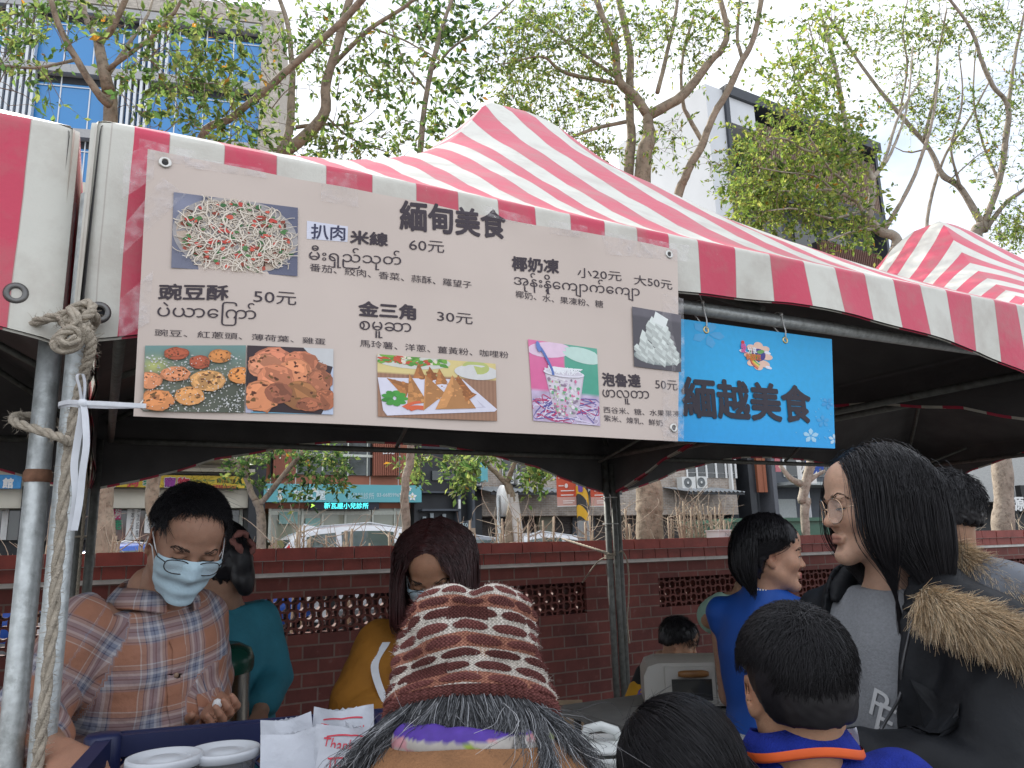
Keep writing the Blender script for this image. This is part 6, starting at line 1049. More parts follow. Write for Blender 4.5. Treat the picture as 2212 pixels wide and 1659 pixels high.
def part_sculpt(name, prims, lo, hi, h, mt, parent, folds=.0, seed=1, ff=22., cut=None, post=None, attrs=None, sm=0):
    S_ = Sculpt(lo, hi, h); prims(S_)
    if sm: S_.smooth(sm)
    if folds: S_.field(lambda P: folds*fnoise(P*np.array([1, 1, .55]), ff, seed)+folds*.45*fnoise(P, ff*2.6, seed+3))
    if cut is not None: X = np.stack(np.meshgrid(*S_.ax, indexing='ij'), -1); S_.D = np.maximum(S_.D, cut(X).astype(np.float32))
    V, F = S_.surf()
    if name is None: return V, F, S_
    return np_mesh(name, V, F, mt, parent, True, attrs={k: f(V) for k, f in (attrs or {}).items()}), S_
def merge(parts):
    Vs, Fs, Cs, n = [], [], [], 0
    for V, F, c in parts: Vs.append(V); Fs.append(F+n); n += len(V); Cs.append(np.tile(c, (len(V), 1)) if np.ndim(c) == 1 else c)
    return np.concatenate(Vs), np.concatenate(Fs), np.concatenate(Cs)
def person(label, H, tone, tname, hip, neck, sh, el, wr, rt, hands=None, k=1., w=1., dpt=1., lo_h=.011, lips=(.30, .085, .07), arm_r=(.047, .039, .030, .024), legs=True, group=None):
    """one continuous body: head, neck, torso, arms with hands, legs"""
    mt, t = skin(tname, tone); hip, neck = np.asarray(hip, float), np.asarray(neck, float); up = unit(neck-hip); rt = unit(rt); fw = np.cross(up, rt); parts = [(lambda q: q)(H.mesh(t, lips))]; pts = np.array([hip, neck]+list(sh)+list(el)+list(wr)); lo = pts.min(0)-.2; hi = pts.max(0)+.14; lo[2] = -.02 if legs else lo[2]
    S_ = Sculpt(lo, hi, lo_h); torso_prims(S_, hip, neck-up*.03, rt, k, -.012, w, dpt)
    for i in range(2):
        S_.cap(neck-up*.05, sh[i], .05*k, .05*k, .03); S_.cap(sh[i], el[i], arm_r[0]*k, arm_r[1]*k, .02); S_.cap(el[i], wr[i], arm_r[2]*k*1.15, arm_r[3]*k, .015)
    S_.cap(neck-up*.08, neck+up*.03, .058*k, .05*k, .03)
    if legs: legs_prims(S_, hip, rt, unit(fw*np.array([1, 1, 0])), k, -.008)
    V, F = S_.surf(); parts.append((V, F, t))
    for i in range(2):
        hd = hands[i] if hands else None; d = unit(wr[i]-el[i])
        if hd is None: hd = dict(d=d+np.array([0, 0, -.1]), n=unit(np.cross(d, fw)+rt*(1 if i == 0 else -1)*.2), s=fw, curl=(.45, .5, .5, .55))
        q = wr[i]; Sh = Sculpt(q-.17, q+.17, .0042); Sh.cap(el[i]+(wr[i]-el[i])*.55, wr[i], arm_r[3]*1.12*k, arm_r[3]*.92*k, .01); hand(Sh, wr[i]+d*.005, hd['d'], hd['n'], hd['s'], k*.95, hd['curl'], hd.get('thumb', .5), hd.get('spread', .06)); V, F = Sh.surf(); parts.append((V, F, t*np.array([1.02, .95, .93])))
    V, F, c = merge(parts); o = np_mesh('person', V, F, mt, None, True, c); return tag(o, label, 'person', group)
def stand(root, yaw, Ht):
    """joints of a relaxed standing figure; yaw: facing direction vector"""
    k = Ht/1.70; fw = unit(np.array([yaw[0], yaw[1], 0])); rt = np.cross(fw, (0, 0, 1.)); r = np.array([root[0], root[1], 0]); hip = r+Z1*.93*k; neck = r+Z1*1.43*k-fw*.01; sh = [neck+rt*s_*.165*k-Z1*.075*k for s_ in (1, -1)]; el = [sh[i]+rt*s_*.045-Z1*.28*k-fw*.02 for i, s_ in enumerate((1, -1))]; wr = [el[i]+fw*.07-Z1*.24*k for i in range(2)]; return dict(k=k, fw=fw, rt=rt, hip=hip, neck=neck, sh=sh, el=el, wr=wr, head=r+Z1*1.575*k+fw*.03)
def sleeve(S_, sh, el, wr, r=(.062, .055, .043), upto=1., k=.02):
    S_.cap(sh, el, r[0], r[1], k); e2 = el+(wr-el)*min(1., upto); S_.cap(el, e2, r[1]*.97, r[2], .012)
def garment(name, mt, par, hip, neck, sh, el, wr, rt, k=1., g=.012, w=1., dpt=1., r=(.062, .055, .043), upto=.97, folds=.005, seed=1, h=.008, hem=-.12, collar=.0, short=None, attrs=None, belly=1., extra=None, cutx=None, ff=24., neckcut=.045):
    hip, neck = np.asarray(hip, float), np.asarray(neck, float); up = unit(neck-hip); pts = np.array([hip, neck]+list(sh)+list(el)+list(wr)); lo = pts.min(0)-.2; hi = pts.max(0)+.16
    def prims(S_):
        torso_prims(S_, hip, neck-up*.03, rt, k, g, w, dpt, belly); S_.cap(neck-up*.05, sh[0], .050*k+g*.7, .042*k+g*.7, .035); S_.cap(neck-up*.05, sh[1], .050*k+g*.7, .042*k+g*.7, .035); S_.cap(neck-up*.08, neck+up*.005, .066*k+g*.4, .060*k+g*.3, .03)
        for i in range(2):
            if short: S_.cap(sh[i], sh[i]+(el[i]-sh[i])*short, r[0], r[1], .02)
            else: sleeve(S_, sh[i], el[i], wr[i], r, upto)
        if extra: extra(S_)
    def cut(X):
        a = (X-hip)@up; c = hem-a; L = np.linalg.norm(neck-hip); q = np.linalg.norm(X-(neck+up*.01)-((X-neck)@up)[..., None]*up, axis=-1); c = np.where((np.linalg.norm(X-hip-a[..., None]*up, axis=-1) < .30*k), c, -1.); c = np.maximum(c, np.where(q < .12*k, a-(L+neckcut*.2), -1.)); return c if cutx is None else np.maximum(c, cutx(X))
    return part_sculpt(name, prims, lo, hi, h, mt, par, folds, seed, ff, cut, attrs=attrs)
def trousers(par, hip, rt, fw, k, mt, name='trousers', shoes=True):
    hip = np.asarray(hip, float)
    def prims(S_): S_.ell(hip-Z1*.02, (.165*k, .12*k, .13*k), np.stack([rt, fw, Z1], 1), .04); legs_prims(S_, hip, rt, fw, k, .012, False)
    lo = hip-np.array([.3, .3, hip[2]-.03]); hi = hip+np.array([.3, .3, .07]); part_sculpt(name, prims, lo, hi, .012, mt, par, .005, 3, cut=lambda X: np.maximum(.085-X[..., 2], X[..., 2]-hip[2]-.05))
    if shoes:
        for sx in (-1, 1):
            a = np.array([hip[0], hip[1], .05])+rt*sx*.09*k; part_sculpt('shoe', lambda S_: S_.cap(a-fw*.05, a+fw*.15-Z1*.01, .05, .042, .02), a-.22, a+.24, .009, mat('shoe_black', (.02, .02, .022), .5), par, cut=lambda X: .004-X[..., 2])

def long_hair(H, name, N, K, step, mt, parent, seed, part=(0, .0), roots=None, ofs=.012, rad=.0011, face_keep=.078, gv=.22, jit=.10, pull=None, lens=(.75, 1.1), col=None, spread=.03, wave=0., hug=(.062, -.045, 9.), back=-.08, damp=.84, ymin=-.135, xmax=.094):
    """strands that leave the parting, run over the skull and hang under their own weight"""
    R = np.random.default_rng(seed); A = np.array([.0745, .092, .083])+ofs; C = np.array([0, -.018, .036]); d = R.normal(size=(N*8, 3)); d /= np.linalg.norm(d, axis=1, keepdims=True); keep = (d[:, 2] > -.05) & (d[:, 1] < .82) if roots is None else roots(d); d = d[keep][:N]; n = len(d)
    g = H.R.T@np.array([0, 0, -1.]); p = C+d*(1/np.sqrt(((d/A)**2).sum(1)))[:, None]; sx = np.where(d[:, 0]-part[0] >= 0, 1., -1.); v = np.stack([sx*.9, np.full(n, back)+R.normal(size=n)*.12, np.full(n, .1)], 1)+R.normal(size=(n, 3))*jit; P = np.zeros((n, K, 3)); st = step*R.uniform(*lens, n); off = R.uniform(-.004, .006, n)
    for i in range(K):
        P[:, i] = p; gg = (v@g)[:, None]*g; v = gg+(v-gg)*damp+g*gv+R.normal(size=(n, 3))*jit*.25
        low = np.clip((-.02-p[:, 2])/.06, 0, 1)[:, None]; v = v+low*hug[2]*np.stack([(sx*hug[0]-p[:, 0]), (hug[1]-p[:, 1]), 0*p[:, 0]], 1)
        if pull is not None: v = v+pull(p, i)
        if wave: v = v+wave*np.sin(i*.9+R.uniform(0, 6, (n, 1)))*np.array([1, .6, 0])
        v /= np.linalg.norm(v, axis=1, keepdims=True); p = p+v*st[:, None]
        q = p-C; e = np.sqrt(((q/(A+off[:, None]))**2).sum(1)); ins = e < 1; p = np.where(ins[:, None], C+q/np.maximum(e, 1e-3)[:, None], p); f = (p[:, 1] > .02) & (p[:, 2] < .06) & (np.abs(p[:, 0]) < face_keep); p[:, 0] = np.where(f, sx*face_keep, p[:, 0])
        p[:, 1] = np.maximum(p[:, 1], ymin+off); xm = xmax+off*1.5+.012*np.clip((.0-p[:, 2])/.12, 0, 1); p[:, 0] = np.where(np.abs(p[:, 0]) > xm, p[:, 0]*.5+np.clip(p[:, 0], -xm, xm)*.5, p[:, 0]); nk = (p[:, 2] < -.06); r = np.hypot(p[:, 0], p[:, 1]+.03); m = nk & (r < .06); s_ = np.where(m, .06/np.maximum(r, 1e-3), 1); p[:, 0] *= s_; p[:, 1] = (p[:, 1]+.03)*s_-.03
    W_ = H.c+(P*H.k)@H.R.T; rr = np.linspace(1, .35, K)*rad; return strands(name, W_, rr, mt, parent, 3, col if col is None else np.tile(np.array(col), (n, 1))*R.uniform(.6, 1.4, (n, 1)))
def short_hair(H, N, length, whorl, mt, parent, seed, region, lift=.008, K=7, rad=.0011, jit=.25, ofs=.010, grav=.0, curl=0., name='hair_strands'):
    P = hair_flow(H, N, K, length, whorl, lift, seed, region, jit, grav, ofs, None, curl); return strands(name, P, np.linspace(1, .25, K)*rad*H.k, mt, parent, 3)
def glasses(H, parent, mt, r=.023, rz=.021, y=.098, z=-.006, x=.033, thick=.0011, lens=True, name='glasses', temple=True):
    b = MB(); lb_ = MB()
    for sx in (-1, 1):
        a = np.linspace(0, 2*math.pi, 29)[:-1]; sq = lambda c: np.sign(c)*np.abs(c)**.8; P = np.array([H.w(sx*x+r*sq(math.cos(q)), y-.010*((abs(sx*x+r*math.cos(q))-.012)/.045)**2, z+rz*sq(math.sin(q))) for q in a]); b.tube(P, thick, 6, closed=True); lb_.poly(P if sx < 0 else P[::-1])
        if temple: b.tube([H.w(sx*(x+r), y-.012, z+.006), H.w(sx*.074, .07, z+.008), H.w(sx*.0785, .0, z+.012), H.w(sx*.079, -.02, z-.006)], thick*.9, 6)
    b.tube([H.w(-.011, y+.001, z+.003), H.w(0, y+.004, z+.007), H.w(.011, y+.001, z+.003)], thick, 6); g = b.build(name, mt, parent, True)
    if lens: m = glass('spectacle_lens', (.9, .92, .92), .02, .12); lb_.build('lenses', m, g)
    return g
def face_mask(H, parent, col=(.50, .66, .74)):
    """pleated surgical mask lying over nose and jaw, with ear loops"""
    nu, nv = 41, 25; u = np.linspace(-1, 1, nu); v = np.linspace(0, 1, nv); G = np.zeros((nv, nu, 3))
    for i, q in enumerate(v):
        z = .000-.122*q+.0; G[i] = [H.w(.30*math.sin(t*(1.02-.12*(q-.5)**2*4)), .30*math.cos(t*(1.02-.12*(q-.5)**2*4)), z-.012*(1-q)*abs(t)-.010*(1-abs(t))*(1-q)*-1-.006*abs(t)*(1-2*q)) for t in u]
    inner = np.array([[H.w(0, .0, .000-.122*q*.9) for t in u] for q in v]); lo, hi = np.zeros((nv, nu)), np.ones((nv, nu))
    D = G-inner
    for _ in range(14): m = (lo+hi)/2; s_ = H.S.sample(inner+D*m[..., None]); lo = np.where(s_ < .0045, m, lo); hi = np.where(s_ < .0045, hi, m)
    r = hi
    for _ in range(5): rs = r.copy(); rs[1:-1] = np.maximum(r[1:-1], (r[:-2]+r[2:])/2); rs[:, 1:-1] = np.maximum(rs[:, 1:-1], (rs[:, :-2]+rs[:, 2:])/2); r = rs
    ple = .0035*np.sin(v*3.2*2*math.pi)[:, None]*np.cos(u*1.4)[None]; P = inner+D*(r+ple/.3)[..., None]; mt = mat('surgical_mask', col, .8, var=.05, scale=20, bump=.15, bscale=200); b = MB(); b.grid(P); b.grid((P-D*.004)[:, ::-1]); o = b.build('face_mask', mt, parent, True)
    for sx, j in ((1, -1), (-1, 0)):
        b = MB()
        for i, e in ((1, .024), (-2, -.030)): b.tube(spline([P[i, j], H.w(sx*.0785, .02, .3*e), H.w(sx*.083, -.018, e), H.w(sx*.080, -.028, e*.3)], 10), .0013, 5)
        b.build('ear_loop', mat('loop_white', (.75, .77, .78), .7), o, True)
    return o
# ================================================================= people
A_ = np.array
top_region = lambda zmin=-.35, fy=.62: (lambda d: (d[:, 2] > zmin+.35*np.clip(d[:, 1], 0, 1)*2) & ~((d[:, 1] > fy) & (d[:, 2] < .62)))
# --- long haired woman in the dark parka -------------------------------------------------
H = Head(at(1888, 1094, 1.6), frame((-1.0, .03, -.03), roll=.0), .97, .0024, True, neck=at(1925, 1262, 1.63), nr=.047)
neck = at(1930, 1275, 1.64); rt = unit(A_([-.5, .85, 0])); fw = np.cross(Z1, rt); hip = neck-Z1*.50-fw*.02; sh = [neck+rt*.16-Z1*.07, neck-rt*.165-Z1*.07]; el = [sh[0]-Z1*.28+rt*.04-fw*.04, at(2130, 1690, 1.42)]; wr = [el[0]-Z1*.2+fw*.12, at(1872, 1648, 1.40)]
W_ = person('woman in a dark fur hooded parka with long black hair and round glasses', H, (.52, .325, .23), 'fair', hip, neck, sh, el, wr, rt, [None, dict(d=(-1, .1, -.1), n=(0, .6, .7), s=(-.2, .3, .9), curl=(.9, 1., 1., 1.))], lips=(.36, .165, .125))
face_details(H, W_, .4, 'down'); glasses(H, W_, mat('gold_rim', (.62, .45, .32), .25, .9), .0255, .0255, .100, -.006, .034)
cap_hair(H, 'hair', M_HAIR, W_, .056, -.02, .010, .03, -.10)
long_hair(H, 'hair_strands', 9500, 24, .0225, M_HAIR, W_, 2, xmax=.080, ymin=-.116, ofs=.0125, rad=.00075, face_keep=.070, gv=.38, jit=.05, lens=(.8, 1.0), hug=(.064, -.090, 5.), pull=lambda p, i: np.stack([0*p[:, 0], np.where((p[:, 1] > .0) & (p[:, 2] > -.05), -.10, .0), 0*p[:, 0]], 1))
long_hair(H, 'hair_lock', 900, 20, .024, M_HAIR, W_, 5, hug=(.066, .010, 9.), roots=lambda d: (d[:, 1] > .30) & (d[:, 1] < .84) & (d[:, 2] > .45), ofs=.013, rad=.0009, face_keep=.069, gv=.36, jit=.09, lens=(.8, 1.1))
long_hair(H, 'stray_hair', 170, 22, .0215, M_HAIR, W_, 77, xmax=.092, ymin=-.128, ofs=.020, rad=.00035, gv=.30, jit=.22, hug=(.075, -.09, 3.))
M_TEE = mat('heather_grey', (.21, .22, .235), .9, var=.14, scale=180, bump=.2, bscale=250)
_, ST_ = garment('t_shirt', M_TEE, W_, hip, neck, sh, el, wr, rt, .98, .010, short=.3, folds=.004, seed=4)
M_PARK = mat('dark_nylon', (.0095, .0105, .013), .62, var=.3, scale=9, spec=.24, bump=.55, bscale=16)
up_ = Z1
def open_cut(X):
    x = (X-hip)@rt; f = (X-hip)@fw; z = X[..., 2]-hip[2]; mid = .012+.012*np.sin(z*6); wd = np.interp(z, [-.2, .1, .3, .42, .5, .56], [.06, .07, .085, .092, .09, .09]); return np.where(f > .02, (wd-np.abs(x-mid)), -1.)
_, SJ = garment('parka', M_PARK, W_, hip, neck, sh, el, wr, rt, 1., .030, r=(.083, .078, .060), folds=.014, seed=9, h=.0065, hem=-.25, cutx=open_cut, ff=17., neckcut=.35, extra=lambda S_: S_.cap(neck-Z1*.02-fw*.01+rt*.05, neck-Z1*.02-fw*.01-rt*.05, .085, .085, .04))
b = MB(); zp = lambda L: spline(SJ.project(A_([at(*q) for q in L]), .002), 40); z1_ = zp([(1962, 1318, 1.50), (1955, 1370, 1.50), (1935, 1440, 1.50), (1912, 1500, 1.48), (1895, 1570, 1.46), (1885, 1650, 1.45)]); b.tube(z1_, .0028, 6); b.build('zip', mat('zip_metal', (.10, .10, .105), .4, .8), W_, True)
def pad(L, nm, th=.005, n=8):
    c = [A_(at(*q)) for q in L]; u, v = np.meshgrid(np.linspace(0, 1, n), np.linspace(0, 1, n)); G = c[0]*((1-u)*(1-v))[..., None]+c[1]*(u*(1-v))[..., None]+c[3]*((1-u)*v)[..., None]+c[2]*(u*v)[..., None]; G = SJ.project(G.reshape(-1, 3), th).reshape(n, n, 3); b = MB(); b.grid(G); b.grid(SJ.project(G.reshape(-1, 3), -.004).reshape(n, n, 3)[:, ::-1]); b.build(nm, M_PARK, W_, True)
pad([(1938, 1595, 1.44), (1990, 1600, 1.40), (1992, 1640, 1.40), (1936, 1632, 1.44)], 'pocket_flap'); pad([(1940, 1470, 1.46), (2010, 1480, 1.38), (2005, 1530, 1.38), (1942, 1515, 1.46)], 'pocket_flap')
cl = Sculpt(neck-.22, neck+.2, .006); a0 = [neck+rt*.09+fw*.07-Z1*.015, neck+rt*.105-fw*.01+Z1*.03, neck+rt*.05-fw*.10+Z1*.03, neck-rt*.05-fw*.10+Z1*.03, neck-rt*.105+fw*.0+Z1*.025, neck-rt*.085+fw*.085-Z1*.025]; cl.chain(spline(a0, 14), [.010, .016, .022]+[.026]*8+[.022, .016, .010], .02); cl.field(lambda P: .004*fnoise(P, 40, 3)); V, F = cl.surf(); np_mesh('collar', V, F, M_PARK, W_)
hd_ = Sculpt(neck-.32, neck+.30, .008); hd_.ell(neck-fw*.13-rt*.08-Z1*.005, (.15, .085, .075), np.stack([rt, fw, Z1], 1), .04); hd_.field(lambda P: .007*fnoise(P, 26, 8)); V, F = hd_.surf(); np_mesh('hood', V, F, mat('grey_lining', (.11, .12, .14), .5, var=.2, scale=12), W_)
def fur(C_, n, ln, seed, out, thick=.028):
    R = np.random.default_rng(seed); C = spline(C_, 60); i = R.integers(0, 59, n); base = C[i]+(C[i+1]-C[i])*R.uniform(0, 1, (n, 1)); tg = C[i+1]-C[i]; tg /= np.linalg.norm(tg, axis=1, keepdims=True); a = R.normal(size=(n, 3)); a -= tg*(a*tg).sum(1, keepdims=True); a /= np.linalg.norm(a, axis=1, keepdims=True); d = a*.75+np.asarray(out)*.7+tg*.55+R.normal(size=(n, 3))*.22; d /= np.linalg.norm(d, axis=1, keepdims=True); L = ln*R.uniform(.5, 1.25, (n, 1, 1)); u = np.linspace(0, 1, 5)[None, :, None]; P = (base+a*thick*R.uniform(.3, 1, (n, 1)))[:, None]+d[:, None]*L*u+A_([0, 0, -.35])*L*u**2+R.normal(size=(n, 1, 3))*.006*u**2
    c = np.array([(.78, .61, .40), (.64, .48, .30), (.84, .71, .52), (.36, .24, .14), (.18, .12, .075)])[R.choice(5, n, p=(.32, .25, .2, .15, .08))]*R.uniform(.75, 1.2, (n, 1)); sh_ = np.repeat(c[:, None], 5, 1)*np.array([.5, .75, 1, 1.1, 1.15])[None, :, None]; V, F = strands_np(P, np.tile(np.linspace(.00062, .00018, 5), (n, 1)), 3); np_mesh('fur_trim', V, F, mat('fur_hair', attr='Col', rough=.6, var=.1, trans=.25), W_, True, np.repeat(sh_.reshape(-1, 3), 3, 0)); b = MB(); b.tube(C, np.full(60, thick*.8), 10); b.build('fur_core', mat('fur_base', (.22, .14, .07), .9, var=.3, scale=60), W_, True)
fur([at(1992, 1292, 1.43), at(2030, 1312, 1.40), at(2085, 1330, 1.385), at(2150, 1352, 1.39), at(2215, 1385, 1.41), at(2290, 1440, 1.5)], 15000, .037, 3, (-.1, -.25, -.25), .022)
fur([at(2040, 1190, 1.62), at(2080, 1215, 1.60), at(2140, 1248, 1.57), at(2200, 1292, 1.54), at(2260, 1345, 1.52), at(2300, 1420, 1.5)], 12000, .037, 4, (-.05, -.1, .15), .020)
def shirt_text(body, px, py, d_, size, rot, m):
    o = ST_.project(A_([at(px, py, d_)]), .003)[0]; V, F = text_np(body, 1.); V = np.concatenate([V]); ux = -rt*math.cos(rot)*-1; ux = unit(np.cross(Z1, fw)*-1); ux = -ux if ux@A_([1, 0, 0]) < 0 else ux; uy = Z1; c, s_ = math.cos(rot), math.sin(rot); P = o+(V[:, :1]*c-V[:, 1:2]*s_)*size*ux+(V[:, :1]*s_+V[:, 1:2]*c)*size*uy; P = ST_.project(P, .0035); b = MB(); b.add(P, F); b.build('lettering', m, W_)
M_SL = mat('shirt_print', (.52, .53, .54), .8)
for ch, x, y, sz in (('P', 1822, 1545, .075), ('E', 1848, 1585, .082), ('R', 1830, 1648, .09), ('N', 1868, 1655, .09)): shirt_text(ch, x, y, 1.55, sz, -.35, M_SL)
trousers(W_, hip, rt, fw, .97, mat('dark_trousers', (.02, .022, .03), .8))
# --- boy seen from behind ------------------------------------------------------------------
H = Head(at(1718, 1484, 1.2), frame((-.06, 1, -.12), roll=.02), .875, .003, False, True, neck=at(1728, 1630, 1.19), nr=.052)
neck = at(1730, 1645, 1.20); rt = unit(A_([1, .02, 0])); d = stand(neck[:2], (-.02, 1), 1.36); sh = [neck+rt*s_*.135-Z1*.05 for s_ in (1, -1)]; el = [sh[i]-Z1*.22+rt*(.03, -.03)[i] for i in (0, 1)]; wr = [el[i]-Z1*.17+A_([0, .06, 0]) for i in (0, 1)]; hip = neck-Z1*.40
B_ = person('boy with short black hair seen from behind in a blue shirt with orange collar trim', H, (.40, .225, .14), 'tan', hip, neck, sh, el, wr, rt, None, .80)
cap_hair(H, 'hair', M_HAIR, B_, .055, .012, .010, .03, -.058, bump=.0012, side=.045, jag=.12); short_hair(H, 9500, .050, (.02, -.55, .78), M_HAIR, B_, 3, lambda d: (d[:, 2] > np.where(np.abs(d[:, 0]) > .60, .34, np.where(d[:, 1] < .2, -.62, .1))), .007, 8, .0010, .22, .0125)
short_hair(H, 1500, .014, (0, -.2, 1), mat('stubble_hair', (.03, .025, .022), .7), B_, 4, lambda d: (d[:, 2] < -.25) & (d[:, 2] > -.72) & (d[:, 1] < .1), .0005, 4, .0007, .2, .002)
M_BL = mat('royal_blue_cloth', (.015, .030, .26), .9, var=.2, scale=60, bump=.5, bscale=350, spec=.2)
_, SB = garment('shirt', M_BL, B_, hip, neck, sh, el, wr, rt, .80, .012, short=.55, folds=.004, seed=12, h=.006)
def collar_ring(par, neck, R3, rx, ry, hgt, mt, trim=None, tilt=.0, nm='collar', open_=.0, z0=.0, flare=1.12):
    a = np.linspace(math.pi/2+open_, math.pi/2+2*math.pi-open_, 48); b = MB(); P = lambda k, z, g=0: np.stack([neck+R3@A_([(rx*k+g)*math.cos(q), (ry*k+g)*math.sin(q), z+z0-tilt*math.sin(q)+.004*math.sin(q*3)]) for q in a]); b.grid(np.stack([P(.93, -.01), P(.92, hgt), P(.96, hgt+.004), P(flare, hgt*.35), P(flare+.03, -.006, .002)])); b.grid(np.stack([P(flare+.03, -.008), P(flare-.02, hgt*.3, -.003), P(.93, hgt-.004)])[:, :]); o = b.build(nm, mt, par, True)
    if trim: b = MB(); b.grid(np.stack([P(flare+.022, .006, .003), P(flare+.04, -.003, .004), P(flare+.042, -.007, .001), P(flare+.01, -.007, -.002)])); b.build('collar_trim', trim, o, True)
    return o
R3 = np.stack([rt, A_([-.02, 1, 0]), Z1], 1); collar_ring(B_, neck+A_([0, .0, .014]), R3, .070, .066, .026, M_BL, mat('neon_orange', (.80, .13, .03), .6), .014, open_=.12, flare=1.16)
trousers(B_, hip, rt, A_([0, 1., 0]), .78, mat('dark_trousers'))
# --- girl at the bottom edge ------------------------------------------------------------------
H = Head(at(1470, 1712, 1.17), frame((-.25, 1, -.25)), .93, .004, True, True, neck=at(1480, 1870, 1.16))
neck = at(1482, 1880, 1.17); rt = unit(A_([1, .2, 0])); sh = [neck+rt*s_*.125-Z1*.05 for s_ in (1, -1)]; el = [s_-Z1*.2 for s_ in sh]; wr = [s_-Z1*.16+A_([0, .06, 0]) for s_ in el]; hip = neck-Z1*.36
G_ = person('girl whose combed black hair just shows at the bottom edge beside the boy', H, (.42, .24, .15), 'tan', hip, neck, sh, el, wr, rt, None, .72)
cap_hair(H, 'hair', M_HAIR, G_, .06, -.05, .014, .02, -.09, bump=.002); tie = A_(at(1592, 1652, 1.12))
tl = (H.R.T@(tie-H.c))/H.k; short_hair(H, 5200, .15, (-.45, .45, .78), M_HAIR, G_, 8, lambda d: d[:, 2] > -.6, .001, 12, .0009, .05, .0155); short_hair(H, 160, .045, (-.3, .4, .8), M_HAIR, G_, 9, lambda d: d[:, 2] > .2, .014, 8, .0005, .5, .016)
b = MB(); Rm = frame(unit(tie-H.c)); b.lathe([(.012, -.008), (.019, -.004), (.019, .004), (.012, .008)], tie, 16, R=Rm@RX(math.pi/2)); b.build('hair_tie', mat('red_elastic', (.65, .05, .06), .6), G_, True)
Rr_ = np.random.default_rng(3); n = 500; u = np.linspace(0, 1, 8)[None, :, None]; dd = Rr_.normal(size=(n, 3))*.25+A_([.45, -.4, -1.]); P = tie+Rr_.normal(size=(n, 1, 3))*.007+dd[:, None]*u*.16*Rr_.uniform(.7, 1.1, (n, 1, 1))+A_([0, 0, -.05])*u**2; strands('ponytail', P, np.linspace(.0011, .0004, 8), M_HAIR, G_)
garment('shirt', mat('white_cotton', (.6, .58, .56), .85, var=.08), G_, hip, neck, sh, el, wr, rt, .72, .012, short=.6, seed=6, h=.008); trousers(G_, hip, rt, A_([-.2, 1., 0]), .7, mat('dark_trousers'))
# --- old woman in the knitted hat ---------------------------------------------------------------
H = Head(at(1018, 1528, 1.06), frame((.02, 1, -.30)), .98, .0035, True, True, neck=at(1022, 1660, .98), nr=.05)
neck = at(1022, 1668, .985); rt = A_([1., 0, 0]); sh = [neck+rt*s_*.160-Z1*.125-A_([0, .0, 0]) for s_ in (1, -1)]; el = [sh[i]-Z1*.26+rt*(.05, -.05)[i]+A_([0, .03, 0]) for i in (0, 1)]; wr = [el[i]-Z1*.10+A_([0, .2, 0]) for i in (0, 1)]; hip = neck-Z1*.48-A_([0, .06, 0])
N_ = person('old woman with grey hair and a maroon and white knitted hat seen from behind', H, (.40, .24, .16), 'tan', hip, neck, sh, el, wr, rt, None, .92)
M_GREY = mat('grey_hair', attr='Col', rough=.45, var=.1, scale=30, spec=.5)
hp0, hp1 = at(1018, 1536, 1.05), at(1012, 1258, 1.08); ax = unit(hp1-hp0); Hh = np.linalg.norm(hp1-hp0); hx = unit(np.cross(A_([0, 1., 0]), ax)); hx = hx if hx[0] > 0 else -hx; hy = np.cross(ax, hx); nv, nu = 300, 760
v = np.linspace(-.02, 1, nv)[:, None]*np.ones((1, nu)); th = np.linspace(0, 2*math.pi, nu, endpoint=False)[None]*np.ones((nv, 1)); rr = np.interp(v, [-.02, 0, .03, .1, .2, .35, .5, .62, .73, .82, .89, .945, .98, 1.0], [.106, .1105, .1110, .1070, .0985, .093, .090, .087, .083, .0765, .0665, .052, .033, .0])
ps = np.linspace(-.02, 1, nv); ker = np.ones(13)/13; pr_ = np.convolve(np.pad(rr[:, 0], 6, 'edge'), ker, 'valid'); pr_[-6:] = rr[-6:, 0]; rr = pr_[:, None]*np.ones((1, nu)); seam = -math.pi/2
thc = (th-seam+math.pi) % (2*math.pi)-math.pi; vv = v+.030*np.abs(np.sin(thc))*np.sign(np.abs(thc)-0)*0+.035*np.cos(thc)*0+.13*np.clip(np.abs(thc), 0, 1.6)/1.6+.012*np.sin(thc*3+v*9)
rows = 9.; rj = np.floor(vv*rows); fr = vv*rows-rj; nc = 11.; ph = thc/(2*math.pi)*nc+.5*(rj % 2)+.15*np.sin(rj*2.3); fc = ph-np.floor(ph); Rj = np.random.default_rng(2); e = (np.abs(fc-.5)/.45)**2.2+(np.abs(fr-.52)/.37)**2; oval = e < 1
netc = np.where(((rj % 3) == 1)[..., None], A_([.36, .165, .115]), A_([.60, .555, .50])); mar = A_([.135, .050, .045])*(1+.25*np.sin(rj*1.7))[..., None]; band = (v < .085)|((np.sin(thc*2+rj*1.3) > .82) & (rj % 2 == 0)); col = np.where((oval | band)[..., None], mar, netc); bead = (np.abs(fr-.14) < .055) & (np.abs(fc-.5) < .40) & ~band & (np.sin(thc*170) > -.1); col = np.where(bead[..., None], netc*1.05, col)
kn = np.sin(thc*110+np.where(np.floor(v*75) % 2 == 0, 1.2, -1.2)); disp = np.where(oval, .0042*np.sqrt(np.clip(1-e, 0, 1)), -.0006)*(~band)+.0010*kn+.0006*np.sin(v*75*2*math.pi)+.0024*bead+np.where(v < .085, .0016*np.sin(thc*64), 0)
col = col*(1+.22*kn)[..., None]*(1+.10*fnoise(np.stack([th*3, v*9, 0*v], -1), 2.5, 4))[..., None]; fold = .006*np.sin(thc*5+v*7)*np.sin(v*math.pi); rr2 = rr+disp*np.clip(rr/.04, 0, 1)+fold*np.clip(rr/.05, 0, 1)
